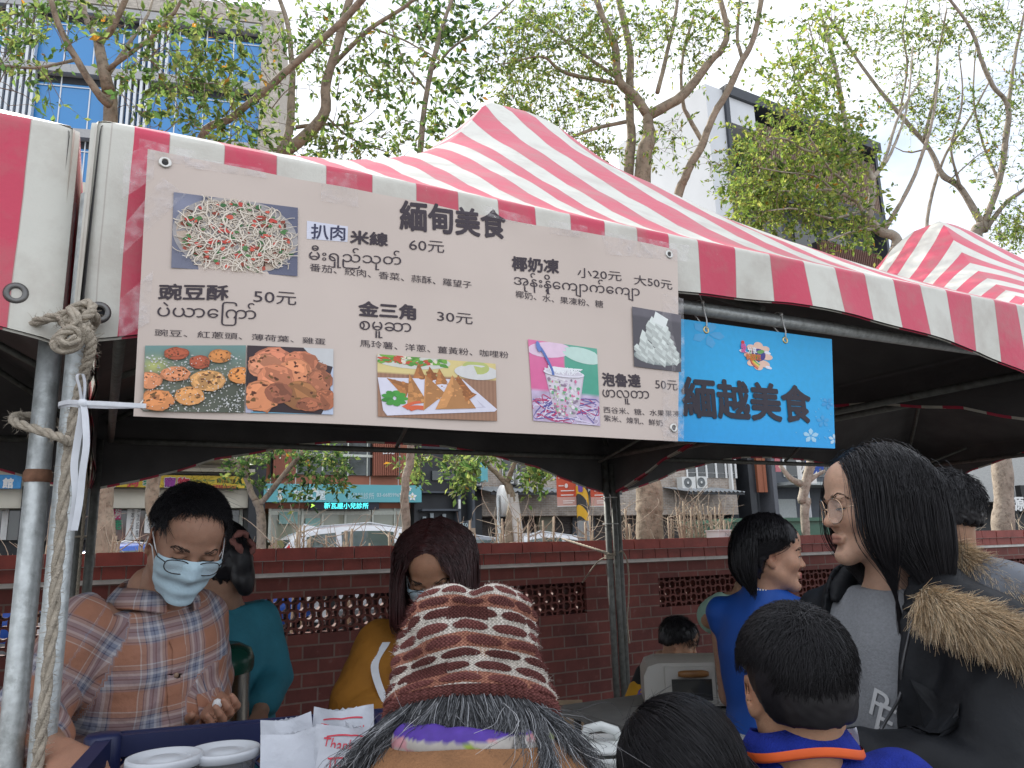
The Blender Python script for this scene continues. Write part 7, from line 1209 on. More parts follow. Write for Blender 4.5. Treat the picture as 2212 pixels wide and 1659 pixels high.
xx, yy = rr2*np.cos(th), rr2*np.sin(th)*.98; zz = v*Hh-.011*np.exp(-((xx-.008)/.016)**2)*np.clip((v-.72)/.2, 0, 1)*np.clip((.10-yy)/.08, .2, 1)-.016*np.cos(thc)*0+.034*np.clip(1-v*2.2, 0, 1)*(np.cos(thc)-.40)
GG = hp0+xx[..., None]*hx+yy[..., None]*hy+zz[..., None]*ax; i = np.arange(nv*nu).reshape(nv, nu); i = np.concatenate([i, i[:, :1]], 1); np_mesh('knitted_hat', GG.reshape(-1, 3), np.stack([i[:-1, :-1], i[:-1, 1:], i[1:, 1:], i[1:, :-1]], -1).reshape(-1, 4), mat('knit_wool', attr='Col', rough=.95, var=.12, scale=200, spec=.15), N_, True, col.reshape(-1, 3))
R = np.random.default_rng(6); q = R.integers(0, nv-8, 16000), R.integers(0, nu, 16000); o_ = GG[q]; cn = GG.mean(1)[q[0]]; nd = o_-cn; nd /= np.maximum(1e-6, np.linalg.norm(nd, axis=1, keepdims=True)); dv = nd*.5+R.normal(size=nd.shape)*.7; u = np.linspace(0, 1, 4)[None, :, None]; strands('wool_fuzz', o_[:, None]+dv[:, None]*u*.0035*R.uniform(.4, 1.4, (16000, 1, 1)), np.linspace(.00022, .0001, 4), mat('knit_wool'), N_, 3, col[q])
# grey hair below the hat
R = np.random.default_rng(11); n = 16000; a = R.uniform(-math.pi*1.02, .02*math.pi, n); base = hp0+(hx*np.cos(a)[:, None]+hy*np.sin(a)[:, None])*(.098+R.normal(size=(n, 1))*.005)+ax*(R.uniform(-.012, .012, n)+.034*(-np.sin(a)-.40)-.012)[:, None]; K = 15; P = np.zeros((n, K, 3)); p = base.copy(); outw = (hx*np.cos(a)[:, None]+hy*np.sin(a)[:, None]); side = np.sign(np.cos(a)); v_ = outw*(.45+.45*np.abs(np.cos(a)))[:, None]-ax*.8+hx*(np.cos(a)*.35+np.sign(np.cos(a)+.04)*.34*np.clip(1-np.abs(np.cos(a))*1.2, 0, 1))[:, None]; ln = R.uniform(.0055, .0100, n)*np.where(np.abs(np.cos(a)) > .5, 1.1, .85)
clump = R.normal(size=(60, 3)); ci = ((a+3.3)/6.6*60).astype(int) % 60; wv_ = R.uniform(0, 6.28, n)
for j in range(K): P[:, j] = p; v_ = v_+A_([0, 0, -.19])+clump[ci]*.10+R.normal(size=(n, 3))*.10+(hx*np.sin(j*.95+clump[ci, 0]*3)[:, None]+A_([0, .8, 0])*np.sin(j*.8+clump[ci, 1]*3)[:, None])*(.30 if j > 4 else .06)-outw*(.10 if j > 4 else 0); v_ /= np.linalg.norm(v_, axis=1, keepdims=True); p = p+v_*ln[:, None]
g = R.choice(5, n, p=(.32, .30, .22, .11, .05)); cg = A_([(.035, .036, .040), (.075, .078, .085), (.14, .145, .155), (.28, .285, .30), (.48, .48, .49)])[g]*R.uniform(.8, 1.2, (n, 1)); strands('hair', P, np.linspace(1, .35, K)*.0005, M_GREY, N_, 3, cg)
S2 = Sculpt(H.c-.2, H.c+.2, .006); S2.ell(H.w(0, -.02, .02), (.082, .090, .09), H.R); S2.ell(H.w(0, -.045, -.045), (.085, .050, .06), H.R, .03); S2.field(lambda P: .004*fnoise(P, 90, 2)); X = np.stack(np.meshgrid(*S2.ax, indexing='ij'), -1); S2.D = np.maximum(np.maximum(S2.D, ((X-hp0)@ax-.032).astype(np.float32)), ((X-H.c)@H.R[:, 1]-.05).astype(np.float32)); V, F = S2.surf(); np_mesh('hair_mass', V, F, mat('grey_hair_mass', (.045, .046, .052), .6, var=.35, scale=50), N_)
R = np.random.default_rng(12); n = 170; a = R.uniform(-math.pi, 0, n); b0 = hp0+(hx*np.cos(a)[:, None]+hy*np.sin(a)[:, None])*.115-ax*R.uniform(.0, .08, (n, 1)); u = np.linspace(0, 1, 9)[None, :, None]; dv = (hx*np.cos(a)[:, None]*.9+hy*np.sin(a)[:, None]*.6)+R.normal(size=(n, 3))*.5; cv = R.normal(size=(n, 1, 3))*.05; strands('stray_hair', b0[:, None]+dv[:, None]*u*.020+cv*.6*u**2+A_([0, 0, -.07])*u**2, np.linspace(.00035, .00015, 9), M_GREY, N_, 3, np.tile(A_([.4, .4, .41]), (n, 1))*R.uniform(.4, 1.2, (n, 1)))
M_COAT = mat('tan_wool', (.26, .125, .055), .9, var=.18, scale=30, bump=.4, bscale=260); garment('coat', M_COAT, N_, hip, neck+Z1*.022, sh, el, wr, rt, .93, .026, r=(.078, .07, .055), folds=.007, seed=21, h=.007, hem=-.3, ff=16)
sc_ = Sculpt(neck-.17, neck+.17, .005); sc_.chain([neck+A_([.085*math.cos(q), .075*math.sin(q)+.012, .034+.005*math.sin(q*2)-.006*math.sin(q)]) for q in np.linspace(0, 2*math.pi, 16)], [.019]*16, .012); sc_.field(lambda P: .003*fnoise(P, 70, 5)); V, F = sc_.surf(); nn = fnoise(V, 55, 9); n2 = fnoise(V, 80, 14); c = np.where((nn > .35)[:, None], A_([.25, .32, .05]), np.where((n2 > .3)[:, None], A_([.42, .20, .22]), A_([.36, .33, .30]))); zl = V[:, 2]-neck[2]; c = np.where((zl > .0515)[:, None], A_([.07, .03, .26]), c); np_mesh('scarf', V, F, mat('printed_scarf', attr='Col', rough=.7, var=.15, scale=80), N_, True, c)
collar_ring(N_, neck+A_([0, .008, -.012]), np.stack([rt, A_([0, 1., 0]), Z1], 1), .108, .100, .050, M_COAT, None, .0, nm='coat_collar', open_=.3, flare=1.25); trousers(N_, hip, rt, A_([0, 1., 0]), .85, mat('dark_trousers'))
# --- man in the plaid shirt ------------------------------------------------------------------------
H = Head(at(405, 1170, 1.72), frame((.52, -.77, -.52), roll=.12), .93, .0024, False, True, neck=at(338, 1290, 1.80), nr=.060)
neck = at(326, 1300, 1.79); sh = [at(190, 1358, 1.68), at(428, 1340, 1.92)]; rt = unit((sh[0]-sh[1])*A_([1, 1, 0])); fw = np.cross(Z1, rt); hip = neck-Z1*.50+A_([-.045, .13, 0]); el = [at(62, 1555, 1.60), at(446, 1462, 1.98)]; wr = [at(118, 1622, 1.42), at(456, 1512, 1.84)]
hands = [dict(d=at(190, 1668, 1.35)-wr[0], n=(.2, .3, -.9), s=(.5, -.7, .1), curl=(.45, .5, .55, .6), spread=.02), dict(d=at(503, 1566, 1.74)-wr[1], n=(-.25, -.55, .80), s=(-.75, -.2, .5), curl=(.62, .68, .7, .7), thumb=.7, spread=.02)]
M_ = person('man in an orange plaid shirt wearing glasses and a pale blue face mask', H, (.36, .20, .135), 'brown', hip, neck, sh, el, wr, rt, hands, 1.02, lips=(.28, .1, .08))
face_details(H, M_, .7, 'down'); glasses(H, M_, mat('dark_rim', (.03, .02, .018), .3, .6), .026, .0165, .101, -.014, .034, .0012); face_mask(H, M_)
cap_hair(H, 'hair', M_HAIR, M_, .088, .02, .005, .060, -.07, bump=.0012, side=.022, jag=.5); short_hair(H, 5200, .042, (.1, -.5, .85), M_HAIR, M_, 13, lambda d: (d[:, 2] > np.where(np.abs(d[:, 0]) > .72, .22, np.where(d[:, 1] < .25, -.28, .68))), .008, 8, .0010, .36, .0085, curl=.15)
short_hair(H, 110, .050, (0, -.9, .5), M_HAIR, M_, 14, lambda d: (d[:, 1] > .40) & (d[:, 2] > .72), .004, 9, .0007, .35, .010, curl=.3, name='fringe'); short_hair(H, 40, .07, (.5, -.5, .6), M_HAIR, M_, 15, lambda d: d[:, 2] > .7, .045, 10, .0006, .6, .012, curl=.35, name='stray_hair')
def plaid():
    m = bpy.data.materials.new('plaid_cotton'); m.use_nodes = True; nt = m.node_tree; N = nt.nodes; L = nt.links.new; b = N['Principled BSDF']; b.inputs['Roughness'].default_value = .85; a = N.new('ShaderNodeAttribute'); a.attribute_name = 'puv'; sp = N.new('ShaderNodeSeparateXYZ'); L(a.outputs['Vector'], sp.inputs[0]); o = []
    for i in (0, 1):
        d = N.new('ShaderNodeMath'); d.operation = 'MULTIPLY'; d.inputs[1].default_value = 1/.088; L(sp.outputs[i], d.inputs[0]); f = N.new('ShaderNodeMath'); f.operation = 'FRACT'; L(d.outputs[0], f.inputs[0]); r = N.new('ShaderNodeValToRGB'); cr = r.color_ramp; cr.interpolation = 'CONSTANT'
        st = [(0, (.37, .165, .10)), (.30, (.30, .20, .19)), (.335, (.035, .04, .09)), (.355, (.33, .28, .28)), (.42, (.50, .48, .50)), (.47, (.22, .24, .31)), (.55, (.06, .07, .13)), (.575, (.20, .21, .28)), (.64, (.48, .46, .48)), (.69, (.28, .25, .27)), (.74, (.05, .055, .11)), (.76, (.34, .20, .16)), (.85, (.52, .45, .42)), (.875, (.36, .165, .105))]
        while len(cr.elements) < len(st): cr.elements.new(.99)
        for e_, (p_, c_) in zip(cr.elements, st): e_.position = p_; e_.color = (*c_, 1)
        L(f.outputs[0], r.inputs[0]); o.append(r.outputs[0])
    mx = N.new('ShaderNodeMix'); mx.data_type = 'RGBA'; mx.inputs['Factor'].default_value = .5; L(o[0], mx.inputs['A']); L(o[1], mx.inputs['B']); L(mx.outputs['Result'], b.inputs['Base Color'])
    tc = N.new('ShaderNodeTexCoord'); n = N.new('ShaderNodeTexNoise'); n.inputs['Scale'].default_value = 35; n.inputs['Detail'].default_value = 4; L(tc.outputs['Object'], n.inputs['Vector']); bp = N.new('ShaderNodeBump'); bp.inputs['Strength'].default_value = .5; bp.inputs['Distance'].default_value = .012; L(n.outputs['Fac'], bp.inputs['Height']); L(bp.outputs['Normal'], b.inputs['Normal']); return m
upm = unit(neck-hip)
def puv(V):
    X = np.stack([(V-hip)@rt+.012*fnoise(V, 9, 3), (V-hip)@upm+.010*fnoise(V, 8, 5), 0*V[:, 0]], 1); best = np.abs((V-hip)@rt)-.165
    for i in (0, 1):
        for a, c, L0 in ((sh[i], el[i], 0), (el[i], wr[i], .28)):
            v = c-a; L = np.linalg.norm(v); w = v/L; t = np.clip((V-a)@w, 0, L); r = V-a-t[:, None]*w; dd = np.linalg.norm(r, axis=1)-.03; s1 = unit(np.cross(w, Z1+A_([.1, .3, 0]))); s2 = np.cross(w, s1); an = np.arctan2(r@s2, r@s1)*.06; m = (dd < .055) & (np.abs((V-hip)@rt) > .135-.0*dd) if L0 == 0 else (dd < .06); X[m] = np.stack([an, (V-a)@w+L0+.03, 0*an], 1)[m]
    return X
M_PL = plaid(); _, SP = garment('shirt', M_PL, M_, hip, neck, sh, el, wr, rt, 1.03, .020, w=.98, dpt=1.12, r=(.074, .068, .054), upto=.5, folds=.013, seed=31, h=.0055, hem=-.22, attrs={'puv': puv}, belly=1.18, ff=15)
R3 = np.stack([rt, fw, Z1], 1); co = collar_ring(M_, neck+A_([.0, -.0, .0])+fw*.012, R3, .078, .076, .030, M_PL, None, .012, open_=.35, flare=1.22); me = co.data; vv_ = np.zeros(len(me.vertices)*3); me.vertices.foreach_get('co', vv_); vv_ = vv_.reshape(-1, 3); at_ = me.attributes.new('puv', 'FLOAT_VECTOR', 'POINT'); at_.data.foreach_set('vector', np.stack([np.arctan2((vv_-neck)@rt, (vv_-neck)@fw)*.08, vv_[:, 2]*1.0, 0*vv_[:, 0]], 1).astype(np.float32).ravel())
b = MB(); pl_ = SP.project(A_([neck+fw*.2-Z1*q+rt*(.0+.0*q) for q in np.linspace(.06, .62, 40)]), .0025); pl2 = SP.project(pl_+rt*.03, .0025); b.grid(np.stack([pl_-rt*.001, pl_*.5+pl2*.5, pl2])); o = b.build('placket', M_PL, M_, True); at_ = o.data.attributes.new('puv', 'FLOAT_VECTOR', 'POINT'); L_ = np.concatenate(b.V); at_.data.foreach_set('vector', puv(L_).astype(np.float32).ravel())
for q in (6, 13, 20, 27, 34): c = (pl_[q]+pl2[q])/2; b = MB(); nrm = SP.normal(c[None])[0]; b.lathe([(0, .003), (.0045, .003), (.0055, .001), (.0055, 0)], c, 12, R=frame(nrm)@RX(-math.pi/2)); b.build('button', mat('button_tan', (.30, .2, .14), .4), M_, True)
pk = [A_([neck+fw*.2-rt*x-Z1*z]) for x, z in ((.045, .185), (.125, .185), (.125, .285), (.045, .285))]; u, v = np.meshgrid(np.linspace(0, 1, 8), np.linspace(0, 1, 8)); G = pk[0]*((1-u)*(1-v)).reshape(-1, 1)+pk[1]*(u*(1-v)).reshape(-1, 1)+pk[2]*(u*v).reshape(-1, 1)+pk[3]*((1-u)*v).reshape(-1, 1); G = SP.project(G, .003); b = MB(); b.grid(G.reshape(8, 8, 3)); o = b.build('chest_pocket', M_PL, M_, True); at_ = o.data.attributes.new('puv', 'FLOAT_VECTOR', 'POINT'); at_.data.foreach_set('vector', (puv(G)+A_([.03, .02, 0])).astype(np.float32).ravel())
b = MB(); hc = wr[1]+unit(hands[1]['d'])*.07; b.lathe([(0, -.012), (.008, -.009), (.011, 0), (.008, .009), (0, .012)], hc+unit(A_(hands[1]['n']))*.024, 10); tag(b.build('paper_scrap', mat('white_paper', (.8, .8, .8), .7), None, True), 'small white scrap held in the hand of the plaid shirt man', 'paper')
trousers(M_, hip, rt, fw, 1.0, mat('navy_trousers', (.015, .02, .05), .8))
# --- woman in teal behind him -------------------------------------------------------------------
H = Head(at(468, 1222, 2.38), frame((-.80, .42, -.35)), .95, .004, True, True, neck=at(478, 1310, 2.40), nr=.048)
neck = at(488, 1318, 2.42); sh = [at(556, 1338, 2.50), at(425, 1350, 2.25)]; rt = unit((sh[0]-sh[1])*A_([1, 1, 0])); hip = neck-Z1*.48+A_([.04, .03, 0]); fw = np.cross(Z1, rt); el = [at(588, 1462, 2.46), at(400, 1470, 2.2)]; wr = [at(560, 1545, 2.3), at(400, 1560, 2.1)]
P_ = person('woman in a teal top with pinned black hair turned away behind the plaid shirt man', H, (.38, .22, .15), 'brown', hip, neck, sh, el, wr, rt, None, .95)
cap_hair(H, 'hair', M_HAIR, P_, .06, -.02, .016, .02, -.08); short_hair(H, 1500, .07, (0, .6, .8), M_HAIR, P_, 22, lambda d: d[:, 2] > -.4, .002, 8, .0012, .08, .017)
S3 = Sculpt(H.c-.24, H.c+.24, .007); S3.ell(H.w(0, -.10, .0), (.042, .035, .045), H.R); S3.ell(H.w(.0, -.095, -.06), (.040, .028, .07), H.R, .03); S3.field(lambda P: .006*fnoise(P, 60, 2)); V, F = S3.surf(); np_mesh('hair_bun', V, F, M_HAIR, P_); b = MB(); b.tube([H.w(.034*math.cos(q), -.128+.01*math.sin(3*q), .02+.034*math.sin(q)) for q in np.linspace(0, 2*math.pi, 24)[:-1]], .009+.003*np.sin(np.arange(23)*2.), 7, closed=True); b.build('scrunchie', mat('dusty_pink', (.30, .13, .11), .8, var=.2), P_, True)
for z in (-.036, -.07): b = MB(); b.lathe([(0, -.004), (.004, 0), (0, .004)], H.w(.081, -.006, z), 8); b.build('earring', mat('silver_drop', (.8, .8, .8), .2, 1.), P_, True)
M_TEAL = mat('teal_cloth', (.035, .21, .28), .75, var=.15, scale=12, bump=.25, bscale=60); garment('top', M_TEAL, P_, hip, neck, sh, el, wr, rt, .95, .014, r=(.064, .060, .050), upto=.6, folds=.006, seed=44, hem=-.12); trousers(P_, hip, rt, fw, .95, mat('black_skirt', (.012, .012, .014), .6))
# --- woman in mustard ------------------------------------------------------------------------------
H = Head(at(943, 1232, 2.1), frame((-.12, -.84, -.54), roll=-.05), .97, .003, True, True, neck=at(945, 1345, 2.18), nr=.047)
neck = at(945, 1352, 2.2); rt = unit(A_([-1, .05, 0])); fw = np.cross(Z1, rt); sh = [at(828, 1398, 2.17), at(1062, 1398, 2.2)]; hip = neck-Z1*.48+A_([0, .08, 0]); el = [at(772, 1520, 2.1), at(1100, 1530, 2.15)]; wr = [at(838, 1620, 1.95), at(1040, 1640, 1.95)]
Q_ = person('woman in a mustard top with a white mask and dark red hair looking down', H, (.37, .195, .12), 'warm', hip, neck, sh, el, wr, rt, None, .96)
face_details(H, Q_, .8, 'down'); glasses(H, Q_, mat('dark_rim'), .0245, .018, .101, -.014, .033, .0012); face_mask(H, Q_, (.70, .74, .76)); M_RED = mat('dark_red_hair', (.045, .012, .012), .38, var=.35, scale=30, spec=.5); cap_hair(H, 'hair', M_RED, Q_, .056, -.05, .014, .01, -.09); long_hair(H, 'hair_strands', 4600, 18, .0215, M_RED, Q_, 32, xmax=.092, part=(.01, 0), ofs=.015, rad=.0012, face_keep=.066, gv=.40, jit=.05, hug=(.074, .0, 8.))
M_MUS = mat('mustard_cloth', (.30, .125, .014), .85, var=.18, scale=12, bump=.25, bscale=80); _, SM = garment('top', M_MUS, Q_, hip, neck, sh, el, wr, rt, .96, .016, r=(.072, .070, .055), folds=.007, seed=52, hem=-.15)
b = MB(); stp = SM.project(A_([neck+fw*.2+rt*x-Z1*z for x, z in ((.085, .0), (.088, .06), (.075, .13), (.05, .2), (.0, .28), (-.07, .36))]), .004); ribbon(b, stp, .02, rt, .002); b.build('bag_strap', M_RIB, Q_, True)
part_sculpt('apron', lambda S_: torso_prims(S_, hip, neck-Z1*.03, rt, .96, .024), hip-.35, neck+.1, .009, mat('black_apron', (.014, .012, .013), .6, var=.2), Q_, .003, 3, cut=lambda X: np.maximum(np.maximum(.03-(X-hip)@fw, np.abs((X-hip)@rt)-.13), X[..., 2]-(neck[2]-.20))); trousers(Q_, hip, rt, fw, .95, mat('dark_trousers'))
# --- woman with a bob in blue ----------------------------------------------------------------------
H = Head(at(1667, 1199, 2.6), frame((.97, -.17, -.08)), .97, .0035, True, True, neck=at(1652, 1285, 2.62), nr=.045)
neck = at(1648, 1288, 2.63); rt = unit(A_([.75, -.66, 0])); fw = np.cross(Z1, rt); sh = [neck+rt*.15-Z1*.06, neck-rt*.15-Z1*.06]; hip = neck-Z1*.48; el = [sh[0]-Z1*.27+rt*.03, sh[1]-Z1*.27-rt*.02+fw*.05]; wr = [el[0]-Z1*.12+fw*.18, el[1]-Z1*.10+fw*.2]
D_ = person('smiling woman with a black bob and a long royal blue dress in profile', H, (.46, .26, .175), 'warm', hip, neck, sh, el, wr, rt, None, .97, lips=(.38, .09, .09))
face_details(H, D_, .8, 'open'); cap_hair(H, 'hair', M_HAIR, D_, .060, .0, .020, .025, -.085, side=.022); long_hair(H, 'hair_strands', 3600, 12, .0195, M_HAIR, D_, 42, part=(-.015, 0), ofs=.022, rad=.0012, face_keep=.074, gv=.34, jit=.05, hug=(.07, -.06, 9.), roots=lambda d: (d[:, 2] > -.1) & (d[:, 1] < .42), lens=(.8, 1.0), pull=lambda p, i: np.stack([np.zeros(len(p)), np.where((p[:, 2] < .05) & (p[:, 1] > -.06) & (p[:, 0] > 0), -1.3, 0.), np.zeros(len(p))], 1))
M_DRESS = mat('royal_blue_dress', (.010, .075, .36), .6, var=.12, scale=8, bump=.15, bscale=40)
garment('dress', M_DRESS, D_, hip, neck, sh, el, wr, rt, .96, .012, short=.12, r=(.055, .05, .04), folds=.005, seed=61, hem=-.75, extra=lambda S_: S_.cap(hip, A_([hip[0], hip[1], .35]), .15, .24, .06), neckcut=.3); R = np.random.default_rng(2); b = MB()
for q in np.linspace(0, 2*math.pi, 46)[:-1]: b.lathe([(0, -.0042), (.003, -.003), (.0043, 0), (.003, .003), (0, .0042)], neck+A_([0, 0, .012])+rt*.062*math.cos(q)+fw*.062*math.sin(q)+Z1*(-.012*math.sin(q)), 6)
b.build('pearl_necklace', mat('pearl', (.75, .73, .68), .2), D_, True)
# --- person in pale green ---------------------------------------------------------------------------
H = Head(at(1632, 1216, 3.12), frame((.8, .5, -.1)), .92, .005, False, True, neck=at(1615, 1284, 3.12))
neck = at(1613, 1288, 3.12); sh = [at(1652, 1318, 3.0), at(1575, 1306, 3.14)]; rt = unit((sh[0]-sh[1])*A_([1, 1, 0])); hip = neck-Z1*.46; fw = np.cross(Z1, rt); el = [at(1670, 1390, 2.95), at(1535, 1338, 3.0)]; wr = [at(1700, 1400, 3.2), at(1606, 1346, 2.92)]
L_ = person('person in a pale green t-shirt with a bent elbow behind the woman in blue', H, (.42, .24, .15), 'tan', hip, neck, sh, el, wr, rt, None, .9); cap_hair(H, 'hair', M_HAIR, L_, .06, -.02, .012, .02, -.06, h=.006)
garment('t_shirt', mat('pale_green', (.33, .50, .40), .85, var=.06), L_, hip, neck, sh, el, wr, rt, .9, .014, short=.8, r=(.062, .066, .05), seed=66, folds=.005); trousers(L_, hip, rt, fw, .9, mat('dark_trousers'))
# --- seated boy by the wall ----------------------------------------------------------------------------
H = Head(at(1468, 1386, 4.3), frame((.88, -.25, -.42)), .92, .0045, False, True, neck=at(1440, 1428, 4.35), nr=.045)
neck = at(1428, 1434, 4.36); sh = [at(1396, 1460, 4.22), at(1440, 1458, 4.5)]; rt = unit((sh[0]-sh[1])*A_([1, 1, 0])); fw = np.cross(Z1, rt); hip = neck-Z1*.38-fw*.06; el = [at(1364, 1535, 4.15), at(1450, 1535, 4.6)]; wr = [at(1450, 1560, 4.02), at(1500, 1560, 4.4)]
K_ = person('boy in a black shirt with yellow sleeves sitting bent over by the brick wall', H, (.44, .25, .16), 'warm', hip, neck, sh, el, wr, rt, None, .82, legs=False); face_details(H, K_, .8, 'down'); cap_hair(H, 'hair', M_HAIR, K_, .055, -.005, .018, .02, -.05, h=.005); short_hair(H, 900, .045, (-.1, -.5, .85), M_HAIR, K_, 71, lambda d: d[:, 2] > -.15, .012, 6, .0016, .3, .016)
garment('t_shirt', mat('black_cotton', (.018, .018, .02), .85, var=.2), K_, hip, neck, sh, el, wr, rt, .82, .014, short=.45, r=(.06, .06, .05), seed=72, folds=.004); M_YEL = mat('yellow_sleeve', (.62, .32, .02), .8, var=.1)
for i in (0, 1): part_sculpt('sleeve', lambda S_: S_.cap(sh[i]+(el[i]-sh[i])*.42, el[i], .060, .058).cap(el[i], el[i]+(wr[i]-el[i])*.6, .057, .05), np.minimum(sh[i], np.minimum(el[i], wr[i]))-.12, np.maximum(sh[i], np.maximum(el[i], wr[i]))+.12, .008, M_YEL, K_, .003, 5)
b = MB(); lettering(b, 'thunder', el[0]+(sh[0]-el[0])*.72+A_([-.02, -.066, 0]), -unit(sh[0]-el[0]), A_([1., 0, .15]), .085, .002); b.build('lettering', mat('letter_violet', (.12, .08, .35), .7), K_)
def sit(par, hip, rt, fw, mt):
    def prims(S_):
        S_.ell(hip, (.15, .12, .12), np.stack([rt, fw, Z1], 1), .04)
        for sx in (-1, 1): kn = hip+fw*.34+rt*sx*.11+Z1*.02; S_.cap(hip+rt*sx*.07, kn, .075, .055, .03); S_.cap(kn, A_([kn[0], kn[1], .08])-fw*.03, .052, .042, .02)
    part_sculpt('trousers', prims, A_([hip[0]-.55, hip[1]-.55, .06]), hip+A_([.55, .55, .2]), .012, mt, par)
    for sx in (-1, 1): a = hip*A_([1, 1, 0])+fw*.32+rt*sx*.11+Z1*.05; part_sculpt('shoe', lambda S_: S_.cap(a-fw*.04, a+fw*.12, .045, .038), a-.2, a+.2, .01, mat('shoe_black'), par, cut=lambda X: .004-X[..., 2])
sit(K_, hip, rt, fw, mat('navy_trousers'))
b = MB(); hs = hip[2]-.11; st_ = empty('stool', hip*A_([1, 1, 0]), 0, 'small dark stool under the seated boy by the wall', 'stool'); b.lathe([(0, hs), (.15, hs), (.155, hs-.02), (.15, hs-.035), (0, hs-.035)], hip*A_([1, 1, 0]), 24); b.build('seat', mat('dark_plastic', (.03, .035, .05), .5), st_, True)
for q in range(4): b = MB(); c = math.pi/4+q*math.pi/2; p0_ = hip*A_([1, 1, 0]); b.tube([p0_+A_([.12*math.cos(c), .12*math.sin(c), hs-.03]), p0_+A_([.16*math.cos(c), .16*math.sin(c), 0])], .014, 8); b.build('leg', mat('dark_plastic'), st_, True)
# --- man half hidden behind the parka woman ------------------------------------------------------------
H = Head(at(2036, 1108, 2.55), frame((-.62, .75, -.02)), 1.0, .004, False, True, neck=at(2058, 1215, 2.58), nr=.058)
neck = at(2062, 1222, 2.6); rt = unit(A_([.78, .6, 0])); fw = np.cross(Z1, rt); sh = [neck+rt*.18-Z1*.06, neck-rt*.18-Z1*.06]; hip = neck-Z1*.52; el = [s_-Z1*.28 for s_ in sh]; wr = [s_-Z1*.22+fw*.08 for s_ in el]
V_ = person('man with short black hair and grey shirt half hidden behind the parka woman', H, (.43, .25, .165), 'warm', hip, neck, sh, el, wr, rt, None, 1.05); cap_hair(H, 'hair', M_HAIR, V_, .058, -.0, .018, .02, -.045, side=.012); short_hair(H, 1800, .05, (0, -.4, .9), M_HAIR, V_, 81, lambda d: d[:, 2] > -.1, .014, 6, .0014, .3, .016)
garment('shirt', mat('grey_shirt', (.10, .105, .115), .8, var=.15), V_, hip, neck, sh, el, wr, rt, 1.05, .016, r=(.07, .065, .05), seed=83, folds=.006); trousers(V_, hip, rt, fw, 1.0, mat('dark_trousers'))
# ================================================================= stall furniture and goods
M_TOP = mat('table_top', (.30, .30, .29), .6, var=.1); M_LEGS = mat('table_leg', (.25, .26, .27), .4, .6)
def table(name, s0, s1, t0, t1, h, label):
    o = empty(name, T((s0+s1)/2, (t0+t1)/2, 0), YAW, label, 'table'); b = MB(); bb(b, s0, s1, t0, t1, h-.03, h); lb(b, 'tabletop', M_TOP, o)
    for s in (s0+.05, s1-.05):
        for t in (t0+.05, t1-.05): b = MB(); b.tube([T(s, t, h-.03), T(s, t, 0)], .014, 8); b.build('leg', M_LEGS, o, True)
    return o
def st(p): q = A_(p)-C0; return float(q@E1), float(q@N1)
TH = .80; table('stall_table', .02, 1.55, -.50, .16, TH, 'grey folding table under the dark blue crate at the front of the stall')
# dark blue mesh crate
M_CRATE = mat('navy_plastic', (.010, .015, .062), .45, var=.12, scale=9, spec=.5); a0 = at(232, 1592, 1.44); a1 = at(815, 1546, 1.58); ux = unit((a1-a0)*A_([1, 1, 0])); uy = np.cross(Z1, ux); cw = np.linalg.norm((a1-a0)[:2]); zt = float((a0[2]+a1[2])/2)+.005; cd = .46; fl = TH+.006
CR = empty('plastic_crate', a0*A_([1, 1, 0])+ux*cw/2-uy*cd/2+Z1*fl, math.atan2(ux[1], ux[0]), 'dark blue lattice crate holding the paper bags and lidded tubs', 'crate'); cp = lambda x, y, z: A_([a0[0], a0[1], 0])+ux*x-uy*y+Z1*z
def cbox(b, x0, x1, y0, y1, z0, z1, m=0): c = cp((x0+x1)/2, (y0+y1)/2, (z0+z1)/2); return b.box(c, (x1-x0, y1-y0, z1-z0), np.stack([ux, uy, Z1], 1), m)
b = MB(); cbox(b, 0, cw, -.012, .012, zt-.035, zt); cbox(b, -.012, .012, .012, cd-.012, zt-.035, zt); cbox(b, cw-.012, cw+.012, .012, cd-.012, zt-.035, zt); cbox(b, 0, cw, cd-.012, cd+.012, zt-.035, zt); cbox(b, -.02, cw+.02, -.018, -.012, zt-.006, zt+.002); b.build('rim', M_CRATE, CR)
b = MB(); cbox(b, .0, cw, .0, cd, fl, fl+.006); b.build('bottom', M_CRATE, CR)
for side in range(4):
    b = MB(); L = cw if side % 2 == 0 else cd; n = int(L/.024)
    f = (lambda u, z: cp(u, 0, z)) if side == 0 else (lambda u, z: cp(cw, u, z)) if side == 1 else (lambda u, z: cp(u, cd, z)) if side == 2 else (lambda u, z: cp(0, u, z)); z0, z1 = fl+.03, zt-.036; hh = z1-z0
    for i in range(-int(hh/.024), n):
        for sg in (0, 1):
            u0, u1 = i*.024, i*.024+hh; ua, ub = max(0, u0), min(L, u1)
            if ub-ua < .01: continue
            za, zb = z0+(ua-u0), z0+(ub-u0)
            if sg: za, zb = z1-(ua-u0), z1-(ub-u0)
            b.tube([f(ua, za), f(ub, zb)], .0028, 4)
    for u_, w in ((0, .02), (L, -.02)): b.tube([f(u_+w*.4, fl), f(u_+w*.4, zt-.03)], .007, 6)
    b.tube([f(0, z0-.012), f(L, z0-.012)], .012, 4); b.build('lattice_side', M_CRATE, CR)
b = MB(); cc = cp(-.005, .01, zt); b.lathe([(0, .006), (.026, .005), (.03, 0), (.03, -.10), (.026, -.102)], cc, 20); b.build('corner_post', M_CRATE, CR, True)
